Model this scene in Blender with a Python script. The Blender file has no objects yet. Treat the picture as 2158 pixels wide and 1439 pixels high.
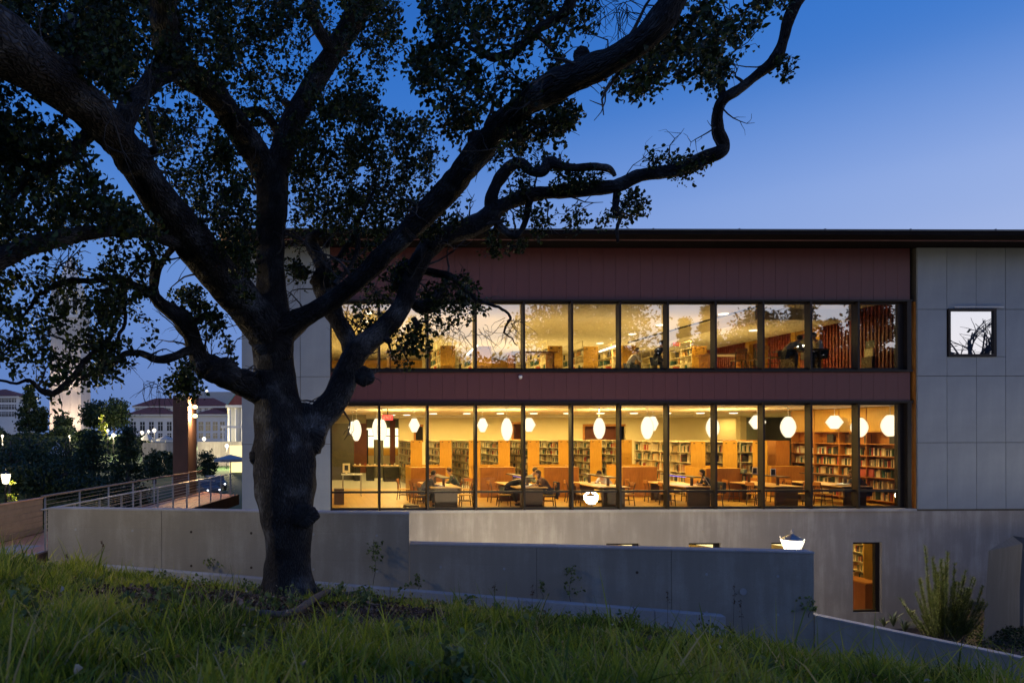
import bpy, bmesh, math, random
import numpy as np
from mathutils import Vector, Matrix, noise

# ------------------------------------------------------------------ camera, world, light
SC = bpy.context.scene
COL = SC.collection
R = math.radians
FPX, CU, CV, EYE = 1440.0, 661.0, 913.0, 2.75
YAW = R(0.85)
cam_d = bpy.data.cameras.new("camera"); CAM = bpy.data.objects.new("camera", cam_d); COL.objects.link(CAM)
cam_d.sensor_width = 36.0; cam_d.lens = FPX / 2158.0 * 36.0
cam_d.shift_x = (1079.0 - CU) / 2158.0; cam_d.shift_y = (CV - 719.5) / 2158.0
cam_d.clip_start = 0.05; cam_d.clip_end = 6000
CAM.matrix_world = (Matrix.Translation((0, 0, EYE)) @ Matrix.Rotation(-YAW, 4, 'Z')
                    @ Matrix.Rotation(R(90), 4, 'X') @ Matrix.Rotation(R(-0.13), 4, 'Z'))
cam_d.dof.use_dof = True; cam_d.dof.focus_distance = 17.0; cam_d.dof.aperture_fstop = 3.2
SC.camera = CAM

W = bpy.data.worlds.new("World"); SC.world = W; W.use_nodes = True
wt = W.node_tree; wt.nodes.clear()
def wn(t, **k):
    n = wt.nodes.new(t)
    for a, b in k.items(): setattr(n, a, b)
    return n
w_out = wn("ShaderNodeOutputWorld"); w_bg = wn("ShaderNodeBackground"); w_bg.inputs[1].default_value = 1.0
w_tc = wn("ShaderNodeTexCoord"); w_sep = wn("ShaderNodeSeparateXYZ")
wt.links.new(w_tc.outputs['Generated'], w_sep.inputs[0])
w_dot = wn("ShaderNodeVectorMath", operation='DOT_PRODUCT'); w_dot.inputs[1].default_value = (0.80, -0.60, 0.0)
wt.links.new(w_tc.outputs['Generated'], w_dot.inputs[0])
w_dot2 = wn("ShaderNodeVectorMath", operation='DOT_PRODUCT'); w_dot2.inputs[1].default_value = (0.60, -0.80, 0.0)
wt.links.new(w_tc.outputs['Generated'], w_dot2.inputs[0])
w_map = wn("ShaderNodeMapRange", interpolation_type='SMOOTHSTEP'); w_map.inputs[1].default_value = -1.15; w_map.inputs[2].default_value = 1.0
wt.links.new(w_dot.outputs['Value'], w_map.inputs[0])
def ramp(stops):
    r = wn("ShaderNodeValToRGB"); cr = r.color_ramp; cr.interpolation = 'CARDINAL'
    while len(cr.elements) < len(stops): cr.elements.new(0.5)
    for e, (p, c) in zip(cr.elements, stops): e.position = p; e.color = (*c, 1)
    wt.links.new(w_sep.outputs['Z'], r.inputs[0]); return r
# afterglow side (behind and to the right of the camera) and the darkening side
w_lit = ramp([(0.0, (.62, .68, .95)), (.1, (.58, .65, .90)), (.22, (.45, .55, .85)), (.29, (.33, .455, .81)), (.39, (.10, .25, .66)), (.52, (.035, .16, .55)), (1.0, (.02, .08, .32))])
w_drk = ramp([(0.0, (.09, .18, .44)), (.1, (.095, .21, .55)), (.26, (.09, .235, .63)), (.38, (.05, .19, .60)), (.5, (.022, .14, .53)), (1.0, (.01, .055, .28))])
w_mix = wn("ShaderNodeMix", data_type='RGBA')
wt.links.new(w_map.outputs[0], w_mix.inputs[0]); wt.links.new(w_drk.outputs[0], w_mix.inputs[6]); wt.links.new(w_lit.outputs[0], w_mix.inputs[7])
# the physical sky at dusk adds its own faint scattering
w_sky = wn("ShaderNodeTexSky", sky_type='NISHITA', sun_disc=False)
w_sky.sun_elevation = R(0.5); w_sky.sun_rotation = R(127)
w_add = wn("ShaderNodeMix", data_type='RGBA', blend_type='ADD'); w_add.inputs[0].default_value = 0.004
# brighter afterglow low in the sky where the sun has set
w_glow = ramp([(0.0, (1.0, .94, 1.15)), (0.14, (.88, .90, 1.30)), (0.40, (.26, .38, .80)), (0.70, (.06, .14, .42)), (1.0, (.02, .08, .30))])
w_m2 = wn("ShaderNodeMapRange", interpolation_type='SMOOTHSTEP'); w_m2.inputs[1].default_value = 0.22; w_m2.inputs[2].default_value = 0.95
wt.links.new(w_dot2.outputs['Value'], w_m2.inputs[0])
w_mixg = wn("ShaderNodeMix", data_type='RGBA'); wt.links.new(w_m2.outputs[0], w_mixg.inputs[0]); wt.links.new(w_mix.outputs[2], w_mixg.inputs[6]); wt.links.new(w_glow.outputs[0], w_mixg.inputs[7])
wt.links.new(w_mixg.outputs[2], w_add.inputs[6]); wt.links.new(w_sky.outputs[0], w_add.inputs[7])
wt.links.new(w_add.outputs[2], w_bg.inputs[0]); wt.links.new(w_bg.outputs[0], w_out.inputs[0])

# the sun has set: the sky, the lamps of the place and added indoor lights remain

SC.view_settings.view_transform = 'Standard'; SC.view_settings.look = 'None'
SC.view_settings.exposure = 0.0; SC.view_settings.gamma = 1.0; SC.view_settings.use_curve_mapping = False
try:
    SC.cycles.use_denoising = True; SC.cycles.max_bounces = 7; SC.cycles.diffuse_bounces = 3
    SC.cycles.glossy_bounces = 3; SC.cycles.transparent_max_bounces = 12; SC.cycles.transmission_bounces = 3
    SC.cycles.caustics_reflective = False; SC.cycles.caustics_refractive = False; SC.cycles.sample_clamp_indirect = 4.0
    SC.cycles.use_light_tree = True; SC.cycles.blur_glossy = 0.5
except Exception: pass

# ------------------------------------------------------------------ helpers
rng = random.Random(7)
SN, CS = math.sin(YAW), math.cos(YAW)
def at(u, v, Y=None, t=None):
    """point of the place seen along photo pixel (u, v) on the plane Y, or at depth t"""
    a = (u - CU) / FPX; b = (CV - v) / FPX
    if t is None: t = Y / (CS - a * SN)
    return Vector((t * (SN + a * CS), t * (CS - a * SN), EYE + t * b))
def X_at(u, Y): return at(u, CV, Y=Y).x

def tag(o, label=None, cat=None, group=None, kind=None):
    if label: o["label"] = label
    if cat: o["category"] = cat
    if group: o["group"] = group
    if kind: o["kind"] = kind
    return o
def empty(name, loc=(0, 0, 0), rz=0.0, **k):
    o = bpy.data.objects.new(name, None); COL.objects.link(o); o.location = loc; o.rotation_euler = (0, 0, rz)
    return tag(o, **k)
def link(name, me, parent=None, loc=(0, 0, 0), rz=0.0, **k):
    o = bpy.data.objects.new(name, me); COL.objects.link(o); o.location = loc; o.rotation_euler = (0, 0, rz)
    if parent: o.parent = parent
    return tag(o, **k)
KIDS = {}
def copy_tree(o, parent=None):
    c = o.copy(); COL.objects.link(c)
    if parent is not None: c.parent = parent
    for ch in list(o.children): copy_tree(ch, c)
    return c

class MB:
    def __init__(s): s.v = []; s.f = []; s.m = []; s.uv = None
    def add(s, vs, fs, mi=0):
        b = len(s.v); s.v += [tuple(p) for p in vs]; s.f += [tuple(i + b for i in f) for f in fs]; s.m += [mi] * len(fs); return s
    def box(s, x0, x1, y0, y1, z0, z1, mi=0):
        v = [(x0, y0, z0), (x1, y0, z0), (x1, y1, z0), (x0, y1, z0), (x0, y0, z1), (x1, y0, z1), (x1, y1, z1), (x0, y1, z1)]
        return s.add(v, [(0, 3, 2, 1), (4, 5, 6, 7), (0, 1, 5, 4), (1, 2, 6, 5), (2, 3, 7, 6), (3, 0, 4, 7)], mi)
    def cbox(s, c, d, rz=0.0, mi=0, rx=0.0):
        M = Matrix.Translation(c) @ Matrix.Rotation(rz, 4, 'Z') @ Matrix.Rotation(rx, 4, 'X')
        x, y, z = d[0] / 2, d[1] / 2, d[2] / 2
        v = [M @ Vector(p) for p in [(-x, -y, -z), (x, -y, -z), (x, y, -z), (-x, y, -z), (-x, -y, z), (x, -y, z), (x, y, z), (-x, y, z)]]
        return s.add(v, [(0, 3, 2, 1), (4, 5, 6, 7), (0, 1, 5, 4), (1, 2, 6, 5), (2, 3, 7, 6), (3, 0, 4, 7)], mi)
    def tube(s, pts, rad, n=8, mi=0, cap=True):
        pts = [Vector(p) for p in pts]
        if not isinstance(rad, (list, tuple)): rad = [rad] * len(pts)
        rings = []; up = None
        for i, p in enumerate(pts):
            d = (pts[min(i + 1, len(pts) - 1)] - pts[max(i - 1, 0)]).normalized()
            if up is None: up = Vector((0, 0, 1)) if abs(d.z) < .9 else Vector((1, 0, 0))
            a = d.cross(up).normalized(); b = a.cross(d).normalized(); up = b
            rings.append([p + (a * math.cos(2 * math.pi * k / n) + b * math.sin(2 * math.pi * k / n)) * rad[i] for k in range(n)])
        vs = [q for r in rings for q in r]; fs = []
        for i in range(len(pts) - 1):
            for k in range(n):
                k2 = (k + 1) % n; fs.append((i * n + k, i * n + k2, (i + 1) * n + k2, (i + 1) * n + k))
        if cap: fs += [tuple(range(n - 1, -1, -1)), tuple(range((len(pts) - 1) * n, len(pts) * n))]
        return s.add(vs, fs, mi)
    def lathe(s, c, prof, n=16, mi=0):
        vs = []; fs = []
        for r, z in prof:
            for k in range(n): vs.append((c[0] + r * math.cos(2 * math.pi * k / n), c[1] + r * math.sin(2 * math.pi * k / n), c[2] + z))
        for i in range(len(prof) - 1):
            for k in range(n):
                k2 = (k + 1) % n; fs.append((i * n + k, i * n + k2, (i + 1) * n + k2, (i + 1) * n + k))
        fs += [tuple(range(n - 1, -1, -1)), tuple(range((len(prof) - 1) * n, len(prof) * n))]
        return s.add(vs, fs, mi)
    def prism(s, poly, z0, z1, mi=0):
        n = len(poly); vs = [(p[0], p[1], z0) for p in poly] + [(p[0], p[1], z1) for p in poly]
        fs = [tuple(range(n - 1, -1, -1)), tuple(range(n, 2 * n))] + [(i, (i + 1) % n, n + (i + 1) % n, n + i) for i in range(n)]
        return s.add(vs, fs, mi)
    def mesh(s, name, mats, smooth=False):
        me = bpy.data.meshes.new(name); me.from_pydata(s.v, [], s.f)
        for m in (mats if isinstance(mats, (list, tuple)) else [mats]): me.materials.append(m)
        if any(s.m): me.polygons.foreach_set("material_index", s.m)
        if smooth: me.polygons.foreach_set("use_smooth", [True] * len(me.polygons))
        me.update(); return me
    def build(s, name, mats, parent=None, loc=(0, 0, 0), rz=0.0, smooth=False, bevel=0.0, **k):
        o = link(name, s.mesh(name, mats, smooth), parent, loc, rz, **k)
        if bevel:
            b = o.modifiers.new("bevel", 'BEVEL'); b.width = bevel; b.segments = 2; b.limit_method = 'ANGLE'
        return o

def np_mesh(name, V, F, mat, attr=None):
    """V (n,3), F (m,k) arrays of equal-sized faces"""
    me = bpy.data.meshes.new(name); k = F.shape[1]
    me.vertices.add(len(V)); me.vertices.foreach_set("co", np.ascontiguousarray(V, dtype=np.float32).ravel())
    me.loops.add(F.size); me.loops.foreach_set("vertex_index", np.ascontiguousarray(F, dtype=np.int32).ravel())
    me.polygons.add(len(F)); me.polygons.foreach_set("loop_start", np.arange(0, F.size, k, dtype=np.int32))
    me.polygons.foreach_set("loop_total", np.full(len(F), k, dtype=np.int32))
    me.materials.append(mat)
    if attr is not None:
        a = me.attributes.new("tint", 'FLOAT', 'POINT'); a.data.foreach_set("value", np.ascontiguousarray(attr, dtype=np.float32))
    me.update(calc_edges=True); me.validate(); return me

# ------------------------------------------------------------------ materials
M = {}
def nodes(name):
    m = bpy.data.materials.new(name); m.use_nodes = True; nt = m.node_tree; nt.nodes.clear()
    o = nt.nodes.new("ShaderNodeOutputMaterial"); M[name] = m; return m, nt, o
def N(nt, t, ins=None, **k):
    n = nt.nodes.new(t)
    for a, b in k.items(): setattr(n, a, b)
    for i, val in (ins or {}).items():
        if hasattr(val, "is_output") or isinstance(val, bpy.types.NodeSocket): nt.links.new(val, n.inputs[i])
        else: n.inputs[i].default_value = val
    return n
def cr(nt, fac, stops, interp='LINEAR'):
    r = nt.nodes.new("ShaderNodeValToRGB"); c = r.color_ramp; c.interpolation = interp
    while len(c.elements) < len(stops): c.elements.new(0.5)
    for e, (p, col) in zip(c.elements, stops): e.position = p; e.color = (*col, 1)
    nt.links.new(fac, r.inputs[0]); return r.outputs[0]
def simple(name, c1, c2=None, scale=4.0, rough=0.6, bump=0.0, metal=0.0, stretch=(1, 1, 1), detail=5.0, spec=0.5, coord='Object', bscale=None, lo=.3, hi=.7):
    m, nt, o = nodes(name)
    tc = N(nt, "ShaderNodeTexCoord"); mp = N(nt, "ShaderNodeMapping", {0: tc.outputs[coord], 3: stretch})
    nz = N(nt, "ShaderNodeTexNoise", {'Vector': mp.outputs[0], 'Scale': scale, 'Detail': detail, 'Roughness': 0.6})
    col = cr(nt, nz.outputs[0], [(lo, c1), (hi, c2 or tuple(x * 1.15 for x in c1))])
    p = N(nt, "ShaderNodeBsdfPrincipled", {'Base Color': col, 'Roughness': rough, 'Metallic': metal, 'Specular IOR Level': spec})
    if bump:
        nb = N(nt, "ShaderNodeTexNoise", {'Vector': mp.outputs[0], 'Scale': bscale or scale * 6, 'Detail': 6.0})
        b = N(nt, "ShaderNodeBump", {'Strength': bump, 'Distance': 0.02, 'Height': nb.outputs[0]}); nt.links.new(b.outputs[0], p.inputs['Normal'])
    nt.links.new(p.outputs[0], o.inputs[0]); return m
def emit(name, col, s):
    m, nt, o = nodes(name); e = N(nt, "ShaderNodeEmission", {0: (*col, 1), 1: s}); nt.links.new(e.outputs[0], o.inputs[0]); return m
def wood(name, c1, c2, scale=6.0, axis=(14, 14, 1.2), rough=0.42):
    m, nt, o = nodes(name)
    tc = N(nt, "ShaderNodeTexCoord"); mp = N(nt, "ShaderNodeMapping", {0: tc.outputs['Object'], 3: axis})
    nz = N(nt, "ShaderNodeTexNoise", {'Vector': mp.outputs[0], 'Scale': scale * .35, 'Detail': 8.0, 'Distortion': 1.2})
    nz2 = N(nt, "ShaderNodeTexNoise", {'Vector': tc.outputs['Object'], 'Scale': 1.3, 'Detail': 2.0})
    ad = N(nt, "ShaderNodeMath", {0: nz.outputs[0], 1: nz2.outputs[0]}, operation='ADD')
    mu = N(nt, "ShaderNodeMath", {0: ad.outputs[0], 1: 0.5}, operation='MULTIPLY')
    col = cr(nt, mu.outputs[0], [(.38, c1), (.62, c2)])
    p = N(nt, "ShaderNodeBsdfPrincipled", {'Base Color': col, 'Roughness': rough, 'Specular IOR Level': 0.35})
    b = N(nt, "ShaderNodeBump", {'Strength': 0.1, 'Distance': 0.01, 'Height': nz.outputs[0]}); nt.links.new(b.outputs[0], p.inputs['Normal'])
    nt.links.new(p.outputs[0], o.inputs[0]); return m

def concrete(name, c1, c2, streak=1.0, board=0.0):
    m, nt, o = nodes(name)
    tc = N(nt, "ShaderNodeTexCoord"); co = tc.outputs['Object']
    big = N(nt, "ShaderNodeTexNoise", {'Vector': co, 'Scale': 0.7, 'Detail': 6.0, 'Roughness': 0.62})
    mp = N(nt, "ShaderNodeMapping", {0: co, 3: (2.2, 2.2, 0.25)})
    st = N(nt, "ShaderNodeTexNoise", {'Vector': mp.outputs[0], 'Scale': 1.5, 'Detail': 7.0, 'Roughness': 0.6})
    fine = N(nt, "ShaderNodeTexNoise", {'Vector': co, 'Scale': 34.0, 'Detail': 5.0})
    a = N(nt, "ShaderNodeMath", {0: st.outputs[0], 1: streak}, operation='MULTIPLY')
    a2 = N(nt, "ShaderNodeMath", {0: big.outputs[0], 1: a.outputs[0]}, operation='ADD')
    a3 = N(nt, "ShaderNodeMath", {0: fine.outputs[0], 1: 0.22, 2: a2.outputs[0]}, operation='MULTIPLY_ADD')
    a4 = N(nt, "ShaderNodeMath", {0: a3.outputs[0], 1: 1.0 / (1.22 + streak)}, operation='MULTIPLY')
    col = cr(nt, a4.outputs[0], [(.38, tuple(x * .90 for x in c1)), (.49, c1), (.61, c2)])
    vo = N(nt, "ShaderNodeTexVoronoi", {'Vector': co, 'Scale': 9.0})
    pit = N(nt, "ShaderNodeMath", {0: vo.outputs['Distance'], 1: 0.045}, operation='LESS_THAN')
    mx = N(nt, "ShaderNodeMix", {0: pit.outputs[0], 6: col, 7: (*[x * .45 for x in c1], 1)}, data_type='RGBA')
    p = N(nt, "ShaderNodeBsdfPrincipled", {'Base Color': mx.outputs[2], 'Roughness': 0.82, 'Specular IOR Level': 0.3})
    hh = N(nt, "ShaderNodeMath", {0: fine.outputs[0], 1: 0.5, 2: big.outputs[0]}, operation='MULTIPLY_ADD')
    if board:
        sp = N(nt, "ShaderNodeSeparateXYZ", {0: co})
        wv = N(nt, "ShaderNodeMath", {0: sp.outputs[2], 1: 1.0 / board}, operation='MULTIPLY')
        fr = N(nt, "ShaderNodeMath", {0: wv.outputs[0]}, operation='FRACT')
        lt = N(nt, "ShaderNodeMath", {0: fr.outputs[0], 1: 0.06}, operation='LESS_THAN')
        hh = N(nt, "ShaderNodeMath", {0: lt.outputs[0], 1: -0.6, 2: hh.outputs[0]}, operation='MULTIPLY_ADD')
    b = N(nt, "ShaderNodeBump", {'Strength': 0.35, 'Distance': 0.01, 'Height': hh.outputs[0]}); nt.links.new(b.outputs[0], p.inputs['Normal'])
    nt.links.new(p.outputs[0], o.inputs[0]); return m

concrete('concrete_base', (.29, .27, .245), (.39, .37, .34), 1.2)
concrete('concrete_shaded', (.085, .085, .085), (.115, .115, .115), .8)  # shade on the wing wall put into a darker copy of the concrete
concrete('concrete_wall', (.30, .275, .23), (.39, .365, .315), 1.0, board=0.61)
wood('oak_front', (.20, .075, .014), (.30, .12, .025))
concrete('concrete_cap', (.34, .34, .345), (.45, .45, .45), .4)
concrete('panel_grey', (.275, .315, .355), (.31, .35, .39), .4)
simple('spandrel', (.095, .030, .035), (.115, .037, .042), 1.2, 0.5, 0.05, stretch=(1, 1, .5))
simple('bronze', (.010, .008, .008), (.017, .013, .013), 5, 0.5, 0.02, spec=.25)
simple('fascia', (.006, .0045, .005), (.009, .007, .0075), 3, 0.8, spec=.1)
simple('fascia_line', (.20, .10, .12), (.24, .13, .14), 3, 0.5)
simple('soffit_wood', (.30, .12, .04), (.42, .2, .08), 5, 0.6, stretch=(1, 8, 1))
simple('roof_dark', (.05, .07, .09), (.07, .09, .11), 3, 0.5)
simple('steel_white', (.6, .6, .6), (.7, .7, .7), 3, 0.4)
simple('black', (.012, .011, .012), (.02, .018, .018), 6, 0.5)
simple('dark_wood', (.045, .022, .012), (.075, .038, .02), 5, 0.45, stretch=(1, 1, 6))
wood('oak', (.47, .24, .028), (.60, .34, .055))
wood('oak_deep', (.34, .125, .022), (.46, .19, .04))
wood('oak_light', (.62, .37, .15), (.72, .45, .20))
wood('red_slat', (.19, .026, .016), (.30, .048, .026))
wood('red_brown', (.16, .045, .028), (.23, .07, .04))
simple('plaster_gold', (.72, .60, .36), (.76, .64, .40), 2, 0.8)
simple('ceiling_white', (.78, .70, .56), (.82, .74, .60), 2, 0.85)
simple('wall_green', (.20, .20, .15), (.25, .25, .19), 2, 0.7)
simple('wall_dark', (.055, .05, .04), (.08, .07, .055), 2, 0.6)
simple('carpet', (.40, .39, .34), (.46, .45, .40), 14, 0.95)
simple('shelf_cream', (.72, .62, .40), (.80, .70, .46), 5, 0.5)
simple('paper', (.8, .78, .72), (.85, .84, .8), 9, 0.7)
simple('soil', (.028, .020, .015), (.075, .055, .042), 9, 0.95, 0.6)
simple('lawn', (.018, .05, .016), (.035, .08, .022), 3, 0.95, 0.3)
simple('asphalt', (.05, .05, .055), (.08, .08, .085), 6, 0.9, 0.2)
simple('path_paving', (.28, .29, .31), (.36, .37, .39), 4, 0.85, 0.1)
simple('deck_wood', (.40, .20, .12), (.56, .31, .20), 3, 0.55, 0.2, stretch=(9, 1, 9))
simple('rail_wood', (.20, .14, .10), (.27, .19, .14), 5, 0.6)
simple('steel_rail', (.34, .33, .32), (.42, .41, .40), 8, 0.35, metal=0.6)
simple('corten', (.065, .035, .030), (.11, .055, .042), 2.5, 0.75, 0.1, stretch=(1, 1, .4))
simple('tower_stone', (.50, .46, .42), (.62, .58, .53), .25, 0.85, 0.1, stretch=(1, 1, .3))
simple('white_stone', (.60, .60, .60), (.70, .70, .69), .5, 0.85)
simple('roof_tile', (.18, .05, .03), (.26, .08, .05), 1.2, 0.8, stretch=(1, 1, 4))
simple('copper_green', (.12, .22, .19), (.16, .27, .23), 1, 0.7)
simple('window_dark', (.025, .03, .035), (.04, .045, .05), 1, 0.25)
simple('canvas', (.34, .34, .33), (.40, .40, .39), 2, 0.8)
simple('car_grey', (.10, .10, .10), (.12, .12, .12), 2, 0.5)
simple('tyre', (.012, .012, .012), (.02, .02, .02), 8, 0.9)
simple('skin', (.50, .29, .19), (.58, .35, .24), 8, 0.55)
simple('hair', (.018, .012, .009), (.035, .022, .015), 30, 0.6)
simple('hair_brown', (.07, .035, .018), (.10, .05, .028), 30, 0.6)
for nm, c in dict(cloth_grey=(.16, .15, .15), cloth_dark=(.022, .022, .028), cloth_green=(.05, .07, .05), cloth_white=(.62, .58, .52), cloth_sage=(.16, .19, .15),
                  cloth_brown=(.14, .09, .07), cloth_red=(.35, .07, .05), cloth_beige=(.50, .43, .30), denim=(.05, .06, .09), cloth_rust=(.12, .065, .045)).items():
    simple(nm, c, tuple(x * 1.3 for x in c), 12, 0.85, 0.15)
def paper_lamp():
    m, nt, o = nodes('lamp_globe'); tc = N(nt, "ShaderNodeTexCoord"); sp = N(nt, "ShaderNodeSeparateXYZ", {0: tc.outputs['Object']})
    a = N(nt, "ShaderNodeMath", {0: sp.outputs[2], 1: 190.0}, operation='MULTIPLY'); s = N(nt, "ShaderNodeMath", {0: a.outputs[0]}, operation='SINE'); k = N(nt, "ShaderNodeMapRange", {0: s.outputs[0], 1: -1.0, 2: 1.0, 3: 1.6, 4: 2.2})
    lw = N(nt, "ShaderNodeLayerWeight", {0: .5}); fa = N(nt, "ShaderNodeMapRange", {0: lw.outputs['Facing'], 1: .35, 2: 1.0, 3: 1.0, 4: .38}); kk = N(nt, "ShaderNodeMath", {0: k.outputs[0], 1: fa.outputs[0]}, operation='MULTIPLY')
    e = N(nt, "ShaderNodeEmission", {0: (1.0, .84, .56, 1), 1: kk.outputs[0]}); nt.links.new(e.outputs[0], o.inputs[0])
paper_lamp()
emit('downlight_glow', (1.0, .86, .60), 3.4)
def glow_glass(name, col, s):
    m, nt, o = nodes(name); e = N(nt, "ShaderNodeEmission", {0: (*col, 1), 1: s}); t = N(nt, "ShaderNodeBsdfTransparent", {0: (1, 1, 1, 1)})
    mx = N(nt, "ShaderNodeMixShader", {0: .5, 1: e.outputs[0], 2: t.outputs[0]}); nt.links.new(mx.outputs[0], o.inputs[0])
glow_glass('lantern_glow', (1.0, .88, .66), 4.2); glow_glass('lantern_orange', (1.0, .66, .28), 9.0)
emit('blue_tube', (.28, .22, 1.0), 3.0)
emit('white_tube', (1.0, .93, .72), 6.0)
emit('lit_room', (1.0, .86, .50), 2.6)
emit('lit_window', (1.0, .78, .34), 1.8)
emit('exit_red', (1.0, .10, .07), 1.6)
emit('headlight', (.9, .95, 1.0), 7.0)

def glass(name, base, tint=(.95, .95, .93)):
    m, nt, o = nodes(name)
    fr = N(nt, "ShaderNodeFresnel", {0: 1.5})
    ma = N(nt, "ShaderNodeMath", {0: fr.outputs[0], 1: 1.1, 2: base}, operation='MULTIPLY_ADD'); ma.use_clamp = True
    tr = N(nt, "ShaderNodeBsdfTransparent", {0: (*tint, 1)}); gl = N(nt, "ShaderNodeBsdfGlossy", {0: (.95, .96, 1, 1), 1: 0.0})
    mx = N(nt, "ShaderNodeMixShader", {0: ma.outputs[0], 1: tr.outputs[0], 2: gl.outputs[0]}); nt.links.new(mx.outputs[0], o.inputs[0]); return m
glass('glass_upper', 0.36); glass('glass_lower', 0.05); glass('glass_mirror', 0.80, (.2, .2, .2))

def floor_mat():
    m, nt, o = nodes('floor_boards')
    tc = N(nt, "ShaderNodeTexCoord")
    br = N(nt, "ShaderNodeTexBrick", {'Vector': tc.outputs['Object'], 'Color1': (.46, .27, .06, 1), 'Color2': (.56, .35, .09, 1), 'Mortar': (.26, .13, .04, 1), 'Scale': 1.0, 'Mortar Size': 0.012, 'Brick Width': 0.6, 'Row Height': 0.3})
    nz = N(nt, "ShaderNodeTexNoise", {'Vector': tc.outputs['Object'], 'Scale': 5.0, 'Detail': 5.0})
    rg = N(nt, "ShaderNodeMapRange", {0: nz.outputs[0], 3: .22, 4: .42})
    p = N(nt, "ShaderNodeBsdfPrincipled", {'Base Color': br.outputs[0], 'Roughness': rg.outputs[0], 'Specular IOR Level': 0.5}); nt.links.new(p.outputs[0], o.inputs[0])
floor_mat()
def books_mat():
    m, nt, o = nodes('book_spines')
    at_ = N(nt, "ShaderNodeAttribute"); at_.attribute_name = "tint"
    col = cr(nt, at_.outputs['Fac'], [(0, (.75, .66, .45)), (.16, (.66, .50, .26)), (.28, (.05, .045, .04)), (.40, (.04, .10, .07)), (.50, (.75, .70, .55)), (.62, (.40, .06, .035)), (.70, (.06, .06, .05)),
                                       (.78, (.55, .30, .10)), (.86, (.05, .13, .13)), (.93, (.70, .60, .38))], 'CONSTANT')
    p = N(nt, "ShaderNodeBsdfPrincipled", {'Base Color': col, 'Roughness': 0.6}); nt.links.new(p.outputs[0], o.inputs[0])
books_mat()
def leaf_mat(name, stops, trans=.35):
    m, nt, o = nodes(name)
    at_ = N(nt, "ShaderNodeAttribute"); at_.attribute_name = "tint"
    col = cr(nt, at_.outputs['Fac'], stops)
    p = N(nt, "ShaderNodeBsdfPrincipled", {'Base Color': col, 'Roughness': 0.5, 'Specular IOR Level': 0.3})
    t = N(nt, "ShaderNodeBsdfTranslucent", {0: col}); mx = N(nt, "ShaderNodeMixShader", {0: trans, 1: p.outputs[0], 2: t.outputs[0]}); nt.links.new(mx.outputs[0], o.inputs[0])
leaf_mat('oak_leaf', [(0, (.010, .016, .006)), (.5, (.022, .036, .010)), (.85, (.045, .07, .015)), (1, (.10, .13, .025))], .25)
leaf_mat('far_leaf', [(0, (.014, .026, .012)), (.5, (.025, .045, .018)), (1, (.045, .07, .025))], .2)
leaf_mat('grass_blade', [(0, (.05, .085, .012)), (.35, (.17, .24, .02)), (.75, (.40, .43, .04)), (.93, (.36, .33, .08)), (1, (.46, .38, .18))], .4)
leaf_mat('rosemary_leaf', [(0, (.06, .085, .025)), (.5, (.13, .17, .045)), (1, (.22, .26, .08))], .25)
leaf_mat('litter', [(0, (.03, .018, .012)), (.5, (.09, .05, .03)), (1, (.20, .13, .09))], .1)
def bark_mat():
    m, nt, o = nodes('bark')
    uv = N(nt, "ShaderNodeUVMap"); tc = N(nt, "ShaderNodeTexCoord")
    wob = N(nt, "ShaderNodeTexNoise", {'Vector': tc.outputs['Object'], 'Scale': 5.0, 'Detail': 4.0})
    wv = N(nt, "ShaderNodeVectorMath", {0: wob.outputs[1], 3: .09}, operation='SCALE')
    ad = N(nt, "ShaderNodeVectorMath", {0: uv.outputs[0], 1: wv.outputs[0]}, operation='ADD')
    mp = N(nt, "ShaderNodeMapping", {0: ad.outputs[0], 3: (40, 10.5, 1)})
    vo = N(nt, "ShaderNodeTexVoronoi", {'Vector': mp.outputs[0], 'Scale': 1.0}, feature='DISTANCE_TO_EDGE')
    mp2 = N(nt, "ShaderNodeMapping", {0: ad.outputs[0], 3: (60, 14, 1)})
    nz = N(nt, "ShaderNodeTexNoise", {'Vector': mp2.outputs[0], 'Scale': 1.0, 'Detail': 7.0, 'Roughness': .65})
    pat = N(nt, "ShaderNodeTexNoise", {'Vector': tc.outputs['Object'], 'Scale': 2.2, 'Detail': 5.0})
    e = N(nt, "ShaderNodeMapRange", {0: vo.outputs[0], 1: 0.0, 2: 0.28}); 
    h = N(nt, "ShaderNodeMath", {0: nz.outputs[0], 1: .7, 2: e.outputs[0]}, operation='MULTIPLY_ADD')
    base = cr(nt, pat.outputs[0], [(.35, (.034, .028, .026)), (.55, (.066, .060, .058)), (.70, (.21, .21, .215))])
    dk = cr(nt, h.outputs[0], [(.2, (.25, .23, .22)), (.9, (1, 1, 1))])
    mu = N(nt, "ShaderNodeMix", {0: 1.0, 6: base, 7: dk}, data_type='RGBA', blend_type='MULTIPLY')
    p = N(nt, "ShaderNodeBsdfPrincipled", {'Base Color': mu.outputs[2], 'Roughness': .9, 'Specular IOR Level': .25})
    b = N(nt, "ShaderNodeBump", {'Strength': 1.0, 'Distance': 0.024, 'Height': h.outputs[0]}); nt.links.new(b.outputs[0], p.inputs['Normal'])
    nt.links.new(p.outputs[0], o.inputs[0])
bark_mat()
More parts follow.
